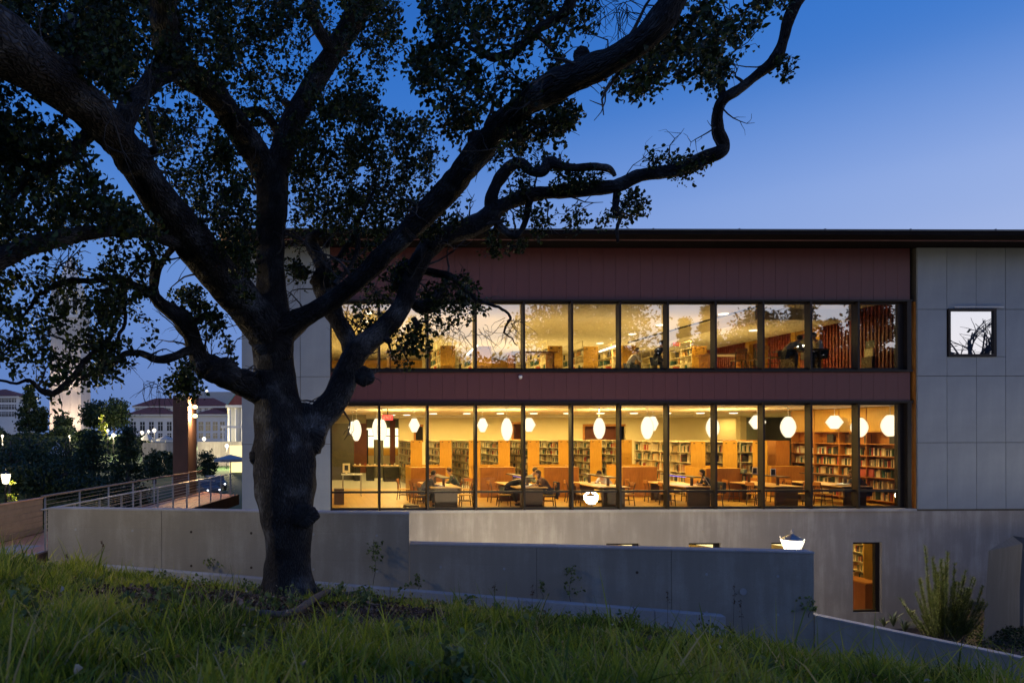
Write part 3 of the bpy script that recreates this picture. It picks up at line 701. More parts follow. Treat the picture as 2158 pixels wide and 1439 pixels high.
# low sloping wall of the planting bed
lw = empty("planter_wall", (11, 13, -2), label="low sloping concrete planter wall running out at lower right", cat="wall")
s0, s1 = s_r - .2, on_wall(2330); za = z_on_wall(1708, 1297); s2 = on_wall(2158); zb_ = z_on_wall(2158, 1390); k = (zb_ - za) / (s2 - s_r)
zt0 = za; zt1 = za + k * (s1 - s_r)
b = MB(); slab_along(b, s_r + .003, s1, -.02, .26, zt0 - .03, zt1 - .03, -4.3, -4.3); part(lw, b, "wall_body", M['concrete_wall'])
b = MB(); slab_along(b, s_r + .003, s1, -.028, .268, zt0, zt1, zt0 - .028, zt1 - .028); part(lw, b, "wall_cap", M['concrete_cap'])
# kerb with a gutter in front of the wall
kb = empty("kerb", (0, 14, -.5), label="pale concrete kerb running down in front of the retaining wall", cat="kerb")
sk0, sk1 = on_wall(232), on_wall(1500); n = 10
zk = lambda s: -.10 + (s - sk0) / (sk1 - sk0) * (-.72 + .10)
for i in range(n):
    a0 = sk0 + (sk1 - sk0) * i / n; a1 = sk0 + (sk1 - sk0) * (i + 1) / n
    b = MB(); slab_along(b, a0 + .006, a1 - .006, -.62, -.40, zk(a0), zk(a1), zk(a0) - .5, zk(a1) - .5); part(kb, b, "kerb_stone", M['concrete_cap'], bevel=.01)
# sloping wing wall at the right edge of the photo
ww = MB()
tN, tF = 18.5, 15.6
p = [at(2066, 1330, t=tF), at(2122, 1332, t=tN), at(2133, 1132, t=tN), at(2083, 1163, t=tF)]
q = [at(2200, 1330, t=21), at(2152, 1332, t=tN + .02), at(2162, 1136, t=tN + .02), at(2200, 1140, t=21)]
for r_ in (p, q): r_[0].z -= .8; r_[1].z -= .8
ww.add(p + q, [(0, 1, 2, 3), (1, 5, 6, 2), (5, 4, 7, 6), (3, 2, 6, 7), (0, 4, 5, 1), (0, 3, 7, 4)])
o = ww.build("wing_wall", M['concrete_shaded']); tag(o, "slanting concrete wing wall beside the rosemary bush", "wall")
ww = MB(); ww.box(at(2152, 0, t=18.6).x + 1.3, 30, at(0, 0, t=18.9).y, 19.3, -4, at(0, 1140, t=17.8).z); o = ww.build("stair_wall", M['concrete_shaded']); tag(o, "plain concrete wall just behind the slanting wing wall", "wall")

# ------------------------------------------------------------------ footbridge at the left
near0, near1 = Vector((-6.12, 15.6, 0)), Vector((-3.0, 30.6, 0)); far0, far1 = Vector((-7.75, 16.9, 0)), Vector((-4.75, 32.5, 0))
fb = empty("footbridge", (-5.5, 23, 0), label="timber decked footbridge with steel cable railings left of the library", cat="footbridge")
nd = (near1 - near0).normalized(); npn = Vector((nd.y, -nd.x, 0)); fd = (far1 - far0).normalized()
n = 12
for i in range(n):
    k0, k1 = i / n, (i + 1) / n
    a = near0.lerp(far0, k0); b1 = near0.lerp(far0, k1 - .008); c = near1.lerp(far1, k0); d = near1.lerp(far1, k1 - .008)
    m = MB(); z0, z1 = -.045, 0.0 + rng.uniform(-.003, .003)
    m.add([(p.x, p.y, z) for z in (z0, z1) for p in (a, b1, d, c)], [(0, 1, 2, 3), (4, 7, 6, 5), (0, 4, 5, 1), (1, 5, 6, 2), (2, 6, 7, 3), (3, 7, 4, 0)])
    part(fb, m, "deck_plank", M['deck_wood'])
def beam(p0, p1, w, z0, z1):
    d = (p1 - p0).normalized(); nrm = Vector((-d.y, d.x, 0)) * w / 2; m = MB()
    m.add([(q.x, q.y, z) for z in (z0, z1) for q in (p0 - nrm, p1 - nrm, p1 + nrm, p0 + nrm)], [(0, 3, 2, 1), (4, 5, 6, 7), (0, 1, 5, 4), (1, 2, 6, 5), (2, 3, 7, 6), (3, 0, 4, 7)])
    return m
for p0, p1 in ((near0, near1), (far0, far1)):
    off = npn * (.07 if p0 is near0 else -.07)
    part(fb, beam(p0 + off, p1 + off, .10, -.42, .03), "edge_beam", M['corten'])
def railing(p0, p1, s0, s1, step, topmat, H=1.0, off=0.0, toprad=.024, nw=8):
    d = (p1 - p0).normalized(); s = s0; first = True
    pb = MB(); pb.box(-.011, .011, -.028, .028, -.2, H - .02); me = pb.mesh("railing_post", M['steel_rail'])
    while s < s1:
        q = p0 + d * s; o = link("railing_post", me, fb, (q.x - fb.location.x, q.y - fb.location.y, 0), math.atan2(d.y, d.x)); s += step
    a, c = p0 + d * s0, p0 + d * s1
    for i in range(nw):
        z = .08 + (H - .14) * i / (nw - 1) * .93; m = MB(); m.tube([(a.x, a.y, z), (c.x, c.y, z)], .007, 5); part(fb, m, "rail_cable", M['steel_rail'])
    m = beam(a - d * .15, c, .055 if topmat == 'steel_rail' else .09, H - .02, H + (.012 if topmat == 'steel_rail' else .03)); part(fb, m, "handrail", M[topmat])
railing(near0, near1, .45, 15, 1.27, 'steel_rail')
railing(far0, far1, 2.5, 15.6, 1.9, 'rail_wood')
# solid boarded guard at the start of the bridge
gw = empty("boarded_guard", (-9, 16, 0), label="solid timber boarded guard beside the path at far left", cat="guard wall")
g0, g1 = Vector((-8.7, 12.0, 0)), Vector((-7.31, 19.2, 0)); gd = (g1 - g0)
for i in range(6):
    z0 = .02 + i * .155; part(gw, beam(g0, g1, .05, z0, z0 + .147), "guard_board", M['rail_wood'])
part(gw, beam(g0, g1, .10, .955, .99), "guard_cap", M['deck_wood'])

# tall rusted steel pylon with its two lamps
pyl = empty("pylon", (-6, 33, -4), label="tall dark rust coloured pylon with two bright lamps beside the footbridge", cat="pylon")
xa, xb = at(365, 0, t=33).x, at(397, 0, t=33).x
zt = at(380, 833, t=33).z
m = MB(); m.box(xa, xb, 33, 35.6, -4.3, zt); part(pyl, m, "slab", M['corten'], bevel=.02)
for v in (857, 876):
    p = at(411, v, t=33.9); m = MB(); m.box(xb + .002, p.x - .1, 33.85, 33.95, p.z - .02, p.z + .02); br = part(pyl, m, "lamp_bracket", M['bronze'])
    m = MB(); m.lathe((p.x, p.y, p.z - .09), [(.02, 0), (.11, .03), (.12, .13), (.05, .19)], 12); o = part(pyl, m, "lamp_globe", M['lantern_orange'])
    l = lamp("lamp_light", 'POINT', p + Vector((.05, -.25, 0)) - Vector(pyl.location), 500, (1, .58, .25), .1, parent=pyl)

# ------------------------------------------------------------------ street lamps with tapered lanterns
def street_lantern(x, y, zh, zbase, label, group="lantern lamps in front of the library", power=900, r=.27, glow='lantern_glow', col=(1, .88, .68), near=True):
    e = empty("street_lamp", (x, y, zbase), label=label, cat="street lamp", group=group); H = zh - zbase
    m = MB(); m.lathe((0, 0, 0), [(.16, 0), (.16, .1), (.10, .2), (.085, .9), (.07, 1.0), (.05, H - .38), (.07, H - .34), (.045, H - .30)], 14); m.build("pole", M['black'], e, smooth=True)
    m = MB(); m.lathe((0, 0, H - .30), [(.10, 0), (.14, .03), (r, .40), (r * .98, .42)], 8); m.build("lantern_glass", M[glow], e)
    m = MB()
    m.lathe((0, 0, H + .125), [(r * .98, 0), (r * .9, .02), (r * .55, .08), (r * .25, .12), (r * .12, .15), (.03, .18), (.035, .22), (.01, .27)], 8)
    m.build("lantern_roof", M['steel_rail'] if near else M['black'], e)
    m = MB()
    for k in range(4):
        a = k * math.pi / 2 + .4; m.tube([(.14 * math.cos(a), .14 * math.sin(a), H - .28), (r * 1.05 * math.cos(a), r * 1.05 * math.sin(a), H + .12)], .012, 4)
        m.tube([(r * 1.02 * math.cos(a), r * 1.02 * math.sin(a), H + .12), (r * 1.2 * math.cos(a), r * 1.2 * math.sin(a), H + .17)], .014, 4)
    m.build("lantern_frame", M['steel_rail'] if near else M['black'], e)
    lamp("lamp_light", 'POINT', (0, -.0, H + .05), power, col, .3, parent=e)
    return e
pl = at(1669, 1147, t=18.1)
street_lantern(pl.x, pl.y, pl.z - .02, -4.2, "lit lantern rising above the right end of the retaining wall", power=1200, col=(1, .80, .52))
street_lantern(27.0, pl.y + .2, pl.z, -2.6, "lit lantern on the terrace beyond the right edge of the photo", power=900, col=(1, .82, .56))
street_lantern(6.4, 19.4, -.95, -4.2, "lantern hidden in the court behind the retaining wall", power=1500, col=(1, .80, .52))
pl2 = at(12, 1003, t=30)
street_lantern(pl2.x, pl2.y, pl2.z, campus_z(pl2.x, pl2.y), "bright round park lamp among leaves at far left", group="park lamps by the footbridge", power=900, r=.2, col=(1, .8, .5), near=False)
street_lantern(-5.45, 11.2, 4.0, .5, "path lamp just outside the left edge that lights the oak leaves", group="park lamps by the footbridge", power=620, r=.22, col=(1, .80, .45))

# ------------------------------------------------------------------ the oak
OAK = empty("oak_tree", at(605, 1245, t=10.4), label="huge old live oak with twisting dark limbs and a broad leafy crown", cat="tree")
OAK0 = Vector(OAK.location)
GN = []            # skeleton nodes (world) with radius, for the twigs to grow from
def smooth_path(pts, rads, sub=6):
    P_ = []; Q_ = []
    n = len(pts)
    for i in range(n - 1):
        p0, p1, p2, p3 = pts[max(i - 1, 0)], pts[i], pts[i + 1], pts[min(i + 2, n - 1)]
        r0, r1, r2, r3 = rads[max(i - 1, 0)], rads[i], rads[i + 1], rads[min(i + 2, n - 1)]
        for k in range(sub):
            t = k / sub
            f = lambda a, b_, c, d: .5 * ((2 * b_) + (c - a) * t + (2 * a - 5 * b_ + 4 * c - d) * t * t + (3 * b_ - a - 3 * c + d) * t ** 3)
            P_.append(Vector([f(p0[j], p1[j], p2[j], p3[j]) for j in range(3)])); Q_.append(max(.004, f(r0, r1, r2, r3)))
    P_.append(Vector(pts[-1])); Q_.append(rads[-1]); return P_, Q_
def limb_mesh(paths, name, nseg=36, rough=.07):
    V = []; F = []; UV = []
    for path, rad, seed in paths:
        up = None; base = len(V); L = 0; n = nseg if max(rad) > .12 else (18 if max(rad) > .05 else 9)
        for i, p in enumerate(path):
            d = (path[min(i + 1, len(path) - 1)] - path[max(i - 1, 0)]).normalized()
            if up is None: up = Vector((0, -1, 0)) if abs(d.y) < .8 else Vector((1, 0, 0))
            a = d.cross(up).normalized(); b_ = a.cross(d).normalized(); up = b_
            if i: L += (p - path[i - 1]).length
            for k in range(n + 1):
                th = 2 * math.pi * (k % n) / n; dr = a * math.cos(th) + b_ * math.sin(th)
                q = p + dr * rad[i]
                rr = 1.0
                if rad[i] > .03:
                    rr += rough * 1.6 * noise.noise(Vector((q.x * 1.7, q.y * 1.7, q.z * .7)) + Vector((seed, 0, 0))) + .15 * noise.noise(Vector((math.cos(th) * 1.5, math.sin(th) * 1.5, L * .4 + seed)))
                    if seed == 1 and q.z < OAK0.z + .5: rr += .38 * math.exp(-max(0, q.z - OAK0.z) / .16) * (.55 + 1.1 * noise.noise(Vector((math.cos(th) * 2.6, math.sin(th) * 2.6, 7))))
                    rr += 0 + rough * 1.1 * noise.noise(q * 4.2 + Vector((0, seed, 0)))
                    # furrows that run along the limb
                    fr = noise.noise(Vector((math.cos(th) * 7.5 * rad[i] * 3.2, math.sin(th) * 7.5 * rad[i] * 3.2, L * 2.2 + seed)))
                    rr += .055 * min(1, .16 / rad[i]) * fr * 1.6
                V.append(p + dr * rad[i] * rr); UV.append((k / n * 2 * math.pi * max(rad[0], .1) * .9 if True else 0, L))
        for i in range(len(path) - 1):
            for k in range(n): F.append((base + i * (n + 1) + k, base + i * (n + 1) + k + 1, base + (i + 1) * (n + 1) + k + 1, base + (i + 1) * (n + 1) + k))
        F.append(tuple(base + (len(path) - 1) * (n + 1) + k for k in range(n)))
    me = bpy.data.meshes.new(name); me.from_pydata([tuple(v - OAK0) for v in V], [], F); me.materials.append(M['bark'])
    me.polygons.foreach_set("use_smooth", [True] * len(me.polygons))
    uvl = me.uv_layers.new(name="UVMap"); idx = np.zeros(len(me.loops), dtype=np.int32); me.loops.foreach_get("vertex_index", idx)
    uvl.data.foreach_set("uv", np.array(UV, dtype=np.float32)[idx].ravel()); me.update(); return me
def limb(spec, seed, flare=0.0):
    pts = [at(u, v, t=t) for u, v, w, t in spec]; rads = [w / 2 / FPX * t * (.87 if w > 45 else .92) for u, v, w, t in spec]
    P_, R_ = smooth_path(pts, rads, 6 if max(rads) > .1 else 5)
    for i in range(1, len(R_)):
        if R_[i] < .2: R_[i] *= 1 + .13 * noise.noise(P_[i] * 5.5 + Vector((seed * 1.7, 0, 0))) + .07 * noise.noise(P_[i] * 14 + Vector((0, seed, 0)))
    # resample finer on big limbs
    if max(rads) > .15: P_, R_ = smooth_path(P_, R_, 2)
    if flare:
        for i in range(min(len(R_), 14)): R_[i] *= 1 + flare * (1 - i / 14) ** 2
    for i, (p, r) in enumerate(zip(P_, R_)):
        if r < .075 and 0 < i:
            a_ = (.075 - r) * .34; P_[i] = p = p + Vector((noise.noise(p * 12 + Vector((seed, 0, 0))), noise.noise(p * 12 + Vector((0, seed, 0))) * .5, noise.noise(p * 12 + Vector((0, 0, seed))))) * a_
    for p, r in zip(P_, R_): GN.append((p, r))
    return (P_, R_, seed)
T0 = 10.4
trunk = [limb([(606, 1330, 160, T0), (607, 1275, 134, T0), (607, 1240, 118, T0), (606, 1200, 114, T0), (606, 1150, 113, T0), (603, 1100, 124, T0), (601, 1050, 138, T0), (600, 990, 144, T0), (600, 940, 140, T0),
               (592, 890, 122, T0), (582, 840, 106, T0), (577, 780, 98, T0), (574, 735, 98, T0), (572, 690, 96, T0), (573, 640, 84, T0 + .05), (571, 580, 74, T0 + .1), (571, 520, 71, T0 + .2), (571, 460, 72, T0 + .2), (573, 410, 73, T0 + .2), (574, 375, 74, T0 + .2), (574, 350, 60, T0 + .2)], 1)]
big = []
L1 = limb([(575, 735, 60, T0), (556, 690, 92, T0 - .15), (508, 628, 90, T0 - .4), (455, 570, 92, T0 - .8), (415, 520, 94, 9.2), (370, 463, 92, 8.7), (322, 400, 88, 8.2), (270, 318, 84, 7.7), (205, 245, 92, 7.1), (125, 180, 104, 6.6), (40, 118, 128, 6.1), (-60, 55, 150, 5.6), (-170, 0, 160, 5.2)], 2)
L2a = limb([(574, 400, 60, T0 + .2), (548, 340, 66, T0 + .1), (512, 283, 62, 10.2), (477, 230, 60, 9.9), (435, 182, 62, 9.5), (385, 150, 66, 9.2), (357, 108, 68, 8.9), (350, 50, 70, 8.6), (346, -20, 72, 8.3), (340, -110, 72, 8)], 3)
L2c = limb([(380, 150, 40, 9.2), (335, 160, 46, 8.6), (300, 195, 44, 8.1), (268, 240, 52, 7.75), (262, 300, 40, 7.8)], 4)
L2b = limb([(574, 400, 50, T0 + .2), (590, 340, 66, T0 + .3), (604, 290, 62, 10.8), (630, 235, 56, 11), (668, 170, 54, 11.1), (702, 115, 52, 11.1), (735, 62, 54, 11), (765, 5, 58, 10.8), (800, -70, 60, 10.6)], 5)
L3 = limb([(585, 725, 60, T0), (612, 690, 66, T0 - .1), (655, 662, 54, 10.1), (700, 635, 48, 9.9), (745, 600, 49, 9.6), (800, 548, 52, 9.3), (850, 500, 54, 9.1), (900, 448, 58, 8.9), (945, 400, 60, 8.7), (985, 350, 62, 8.3), (1040, 285, 62, 7.9), (1100, 225, 70, 7.4), (1170, 182, 82, 7.0), (1230, 155, 80, 6.8), (1300, 122, 66, 6.6), (1370, 70, 62, 6.4), (1415, 5, 64, 6.3), (1445, -80, 66, 6.2)], 6)
L3k = limb([(1010, 330, 40, 8.2), (1003, 300, 32, 8.2), (1000, 280, 26, 8.2)], 61)
Rt = limb([(610, 985, 70, T0), (640, 925, 92, T0 + .02), (668, 885, 74, T0 + .05), (700, 850, 68, T0 + .1), (722, 812, 66, T0 + .15), (738, 770, 62, T0 + .2), (755, 738, 60, T0 + .3), (785, 712, 55, 10.8), (822, 680, 52, 10.9), (850, 640, 47, 11), (862, 598, 45, 11.1), (884, 550, 46, 11.1), (905, 520, 45, 11.2), (940, 497, 44, 11.2), (980, 484, 45, 11.3), (1018, 466, 44, 11.3), (1045, 442, 40, 11.3)], 7)
Ra = limb([(748, 760, 40, T0 + .3), (735, 720, 40, T0 + .4), (710, 672, 42, T0 + .5), (690, 632, 44, T0 + .6), (678, 598, 46, 11.1), (682, 570, 40, 11.1), (672, 545, 32, 11.1), (660, 525, 28, 11.1), (655, 508, 26, 11.05), (665, 496, 26, 11), (683, 497, 24, 10.95), (690, 510, 18, 10.9), (688, 522, 9, 10.9)], 8)
Rb1 = limb([(1035, 450, 28, 11.3), (1035, 420, 26, 11.3), (1052, 380, 27, 11.3), (1076, 352, 27, 11.2), (1100, 345, 24, 11.1), (1122, 362, 22, 11), (1145, 362, 26, 10.9), (1160, 343, 26, 10.9), (1178, 350, 20, 10.8), (1215, 355, 17, 10.8), (1255, 353, 17, 10.8), (1285, 358, 15, 10.9), (1296, 372, 9, 10.9)], 9)
Rb2 = limb([(1045, 442, 38, 11.3), (1085, 424, 34, 11.3), (1130, 410, 30, 11.2), (1190, 406, 30, 11.1), (1245, 401, 30, 11), (1305, 392, 30, 10.9), (1345, 373, 29, 10.8), (1390, 365, 28, 10.7), (1440, 358, 29, 10.6), (1485, 335, 32, 10.5), (1518, 322, 30, 10.4), (1527, 308, 24, 10.4), (1514, 272, 25, 10.3), (1514, 240, 24, 10.2), (1526, 212, 25, 10.1), (1560, 190, 22, 10), (1600, 158, 24, 9.9), (1632, 132, 30, 9.8), (1650, 95, 21, 9.7), (1663, 45, 24, 9.6), (1683, 0, 26, 9.5), (1710, -60, 26, 9.4)], 10)
Rb3 = limb([(1524, 218, 16, 10.1), (1521, 180, 16, 10.1), (1513, 135, 17, 10), (1510, 100, 13, 9.9), (1508, 62, 11, 9.9), (1496, 46, 8, 9.8), (1478, 40, 5, 9.8)], 11)
Rd = limb([(1303, 395, 14, 10.9), (1299, 425, 15, 10.9), (1298, 448, 13, 10.8), (1308, 462, 9, 10.8), (1301, 485, 8, 10.8), (1303, 512, 6, 10.8)], 12)
Re = limb([(1040, 452, 24, 11.3), (1052, 475, 18, 11.3), (1070, 492, 16, 11.2), (1086, 500, 15, 11.2), (1098, 490, 13, 11.2), (1108, 468, 14, 11.2), (1113, 442, 14, 11.2), (1122, 418, 14, 11.2)], 13)
Rc = limb([(862, 610, 30, 11.2), (845, 600, 38, 11.3), (842, 578, 40, 11.35), (862, 563, 36, 11.4), (900, 572, 20, 11.4), (945, 582, 16, 11.3), (968, 597, 12, 11.2), (990, 620, 10, 11.1), (1012, 636, 8, 11), (1042, 644, 7, 10.9), (1066, 657, 6, 10.8), (1076, 672, 6, 10.7), (1066, 690, 5, 10.7), (1064, 705, 4, 10.7), (1080, 716, 3, 10.6), (1090, 730, 2, 10.6)], 14)
Rf = limb([(868, 640, 20, 11.1), (900, 648, 32, 11.2), (925, 622, 30, 11.3), (940, 612, 14, 11.3)], 15)
Rg = limb([(872, 672, 14, 11), (880, 690, 12, 10.9), (868, 712, 6, 10.9), (852, 740, 5, 10.8), (862, 765, 3, 10.8)], 16)
LL = limb([(560, 835, 60, T0), (532, 815, 66, T0 - .1), (498, 800, 60, 10.1), (462, 782, 60, 9.9), (430, 765, 56, 9.8), (413, 735, 42, 9.7), (402, 700, 40, 9.6), (385, 672, 42, 9.5), (362, 655, 36, 9.4), (340, 640, 30, 9.3), (316, 615, 26, 9.2), (290, 604, 22, 9.1), (262, 592, 18, 9), (226, 586, 14, 8.8), (190, 592, 14, 8.7), (150, 590, 14, 8.6), (112, 604, 12, 8.5), (80, 622, 10, 8.4), (62, 650, 7, 8.3), (40, 672, 6, 8.3), (12, 673, 5, 8.3)], 17)
LLu = limb([(330, 630, 22, 9.3), (326, 605, 20, 9.3), (330, 578, 19, 9.2), (340, 556, 14, 9.1), (352, 538, 13, 9.0), (366, 520, 18, 8.8)], 18)
LLv = limb([(322, 612, 18, 9.25), (322, 580, 12, 9.3), (326, 555, 13, 9.3), (322, 530, 12, 9.2), (312, 512, 10, 9.1)], 19)
LLs = limb([(398, 690, 20, 9.6), (420, 672, 18, 9.7), (445, 660, 12, 9.8), (470, 668, 5, 9.9)], 20)
LLb = limb([(420, 738, 20, 9.7), (398, 738, 20, 9.6), (376, 748, 20, 9.5), (345, 757, 21, 9.4), (325, 755, 17, 9.3), (300, 744, 14, 9.2), (268, 744, 14, 9), (235, 766, 17, 8.8), (205, 782, 14, 8.7), (180, 792, 11, 8.6), (165, 800, 8, 8.5)], 21)
LLc = limb([(268, 600, 14, 9), (254, 640, 11, 8.9), (246, 672, 11, 8.8), (232, 710, 12, 8.7), (211, 732, 13, 8.6), (180, 758, 14, 8.5), (160, 788, 15, 8.4), (136, 812, 16, 8.3), (112, 828, 14, 8.2), (85, 820, 12, 8.1), (62, 800, 9, 8), (35, 808, 7, 8), (0, 800, 6, 7.9), (-30, 795, 5, 7.9)], 22)
LLd = limb([(250, 612, 12, 9), (262, 650, 11, 9), (264, 680, 9, 8.9), (250, 706, 8, 8.8), (238, 730, 6, 8.7)], 23)
UL = limb([(372, 512, 30, 8.8), (345, 502, 28, 8.6), (300, 489, 27, 8.3), (240, 486, 27, 8), (180, 491, 30, 7.7), (120, 503, 38, 7.4), (62, 518, 42, 7.1), (0, 545, 44, 6.8), (-80, 575, 46, 6.5)], 24)
UR = limb([(1230, -60, 26, 7.4), (1210, -8, 24, 7.4), (1195, 25, 22, 7.4), (1168, 46, 20, 7.5), (1138, 62, 20, 7.5), (1113, 84, 19, 7.6), (1090, 108, 17, 7.7), (1060, 120, 18, 7.8), (1034, 122, 14, 7.8), (1012, 98, 12, 7.9), (998, 68, 9, 8), (985, 42, 8, 8.1), (966, 14, 7, 8.2)], 25)
UR2 = limb([(1030, 122, 10, 7.8), (985, 95, 9, 7.9), (945, 62, 8, 8), (905, 50, 6, 8.1)], 26)
ULl = limb([(150, 40, 40, 7), (160, 90, 36, 6.9), (150, 150, 40, 6.7)], 27)
Lx = limb([(150, 330, 26, 7.3), (90, 350, 22, 7.3), (30, 330, 20, 7.2), (-20, 340, 18, 7.2)], 28)
Lx0 = limb([(205, 262, 40, 7.2), (165, 305, 30, 7.25), (120, 345, 22, 7.3), (60, 380, 16, 7.3), (20, 430, 12, 7.3)], 29)
Up1 = limb([(704, 110, 30, 11), (672, 62, 26, 10.8), (655, 10, 24, 10.6), (640, -50, 22, 10.4)], 30)
Up2 = limb([(600, 300, 22, 10.8), (560, 240, 20, 10.6), (520, 238, 24, 10.4)], 31)
Up3 = limb([(1480, 20, 14, 6.6), (1440, 75, 12, 6.7), (1400, 110, 9, 6.8), (1370, 150, 6, 6.9)], 32)
Br1 = limb([(705, 600, 12, 9.8), (740, 560, 10, 10), (756, 520, 12, 10.2), (752, 480, 11, 10.3), (770, 440, 9, 10.4), (790, 400, 7, 10.5)], 33)
Br2 = limb([(746, 500, 12, 10.2), (720, 535, 12, 10.4), (705, 565, 10, 10.5)], 34)
for nm, ps in (("trunk", trunk), ("limb", [L1]), ("limb", [L2a, L2c]), ("limb", [L2b, Up1, Up2]), ("limb", [L3, L3k]), ("limb", [Rt, Rb1, Rb2, Rb3, Rd, Re, Rc, Rf, Rg]), ("limb", [Ra]),
               ("limb", [LL, LLu, LLv, LLs, LLb, LLc, LLd]), ("limb", [UL, ULl, Lx, Lx0]), ("limb", [UR, UR2, Up3]), ("limb", [Br1, Br2])):
    link(nm, limb_mesh(ps, nm), OAK)
# knots and burls
def knot(u, v, t, w, seed, sq=(1, .6, 1), name="burl"):
    c = at(u, v, t=t); r = w / 2 / FPX * t; bm = bmesh.new(); bmesh.ops.create_icosphere(bm, subdivisions=4, radius=1)
    for vt in bm.verts:
        d = vt.co.copy(); k = 1 + .22 * noise.noise(d * 1.5 + Vector((seed, 0, 0))) + .10 * noise.noise(d * 5 + Vector((seed, 0, 0)))
        if d.y < -.5: k -= .35 * (-d.y - .5)
        vt.co = Vector((d.x * sq[0], d.y * sq[1], d.z * sq[2])) * r * k + (c - OAK0)
    me = bpy.data.meshes.new(name); bm.to_mesh(me); bm.free(); me.materials.append(M['bark']); me.polygons.foreach_set("use_smooth", [True] * len(me.polygons))
    uv = me.uv_layers.new(name="UVMap")
    for l in me.loops:
        co = me.vertices[l.vertex_index].co; uv.data[l.index].uv = (math.atan2(co.x - c.x + OAK0.x, co.z - c.z + OAK0.z) * r, (co - c + OAK0).length)
    me.update(); link(name, me, OAK)
for su, sv, st_, du, dv, sw in ((500, 600, 9.9, 26, -34, 22), (300, 330, 7.9, 30, -18, 20), (630, 232, 10.9, -34, -20, 18), (1080, 268, 7.6, 16, 30, 20), (870, 505, 9.0, -20, -26, 18), (1250, 402, 11, 6, -20, 12), (800, 705, 10.8, 24, 16, 16), (455, 560, 9.4, -30, 16, 20), (1475, 338, 10.4, 4, 22, 10), (160, 205, 6.8, 20, -40, 24)):
    sp_ = limb([(su, sv, sw * 1.3, st_), (su + du * .5, sv + dv * .5, sw, st_ - .05), (su + du, sv + dv, sw * .8, st_ - .1)], su); link("broken_stub", limb_mesh([sp_], "broken_stub"), OAK)
knot(768, 794, T0 - .12, 42, 1, name="knot"); knot(640, 1086, T0 - .36, 60, 2, (1, .42, .85)); knot(543, 962, T0 - .05, 40, 3, (1, .8, .9)); knot(560, 1000, T0 - .02, 60, 4, (.8, .8, 1.8))
knot(1228, 118, 6.8, 36, 6); knot(470, 785, 9.7, 74, 7, (1, .8, .8)); knot(913, 515, 11.0, 22, 8, name="knot"); knot(682, 590, 11.0, 54, 9, (1, .8, .9)); knot(636, 575, 11.1, 30, 10); knot(575, 715, T0 - .12, 96, 11, (.95, .7, 1.2)); knot(650, 905, T0, 90, 12, (.9, .8, 1.2))
for k, (u, w) in enumerate(((560, 60), (600, 66), (645, 60), (665, 40))):
    knot(u, 1250, T0 - .05, w * .7, 20 + k, (1.0, 1.0, .8), name="root")

simple('bark_side', (.05, .043, .04), (.10, .09, .085), 7, .9, .4)
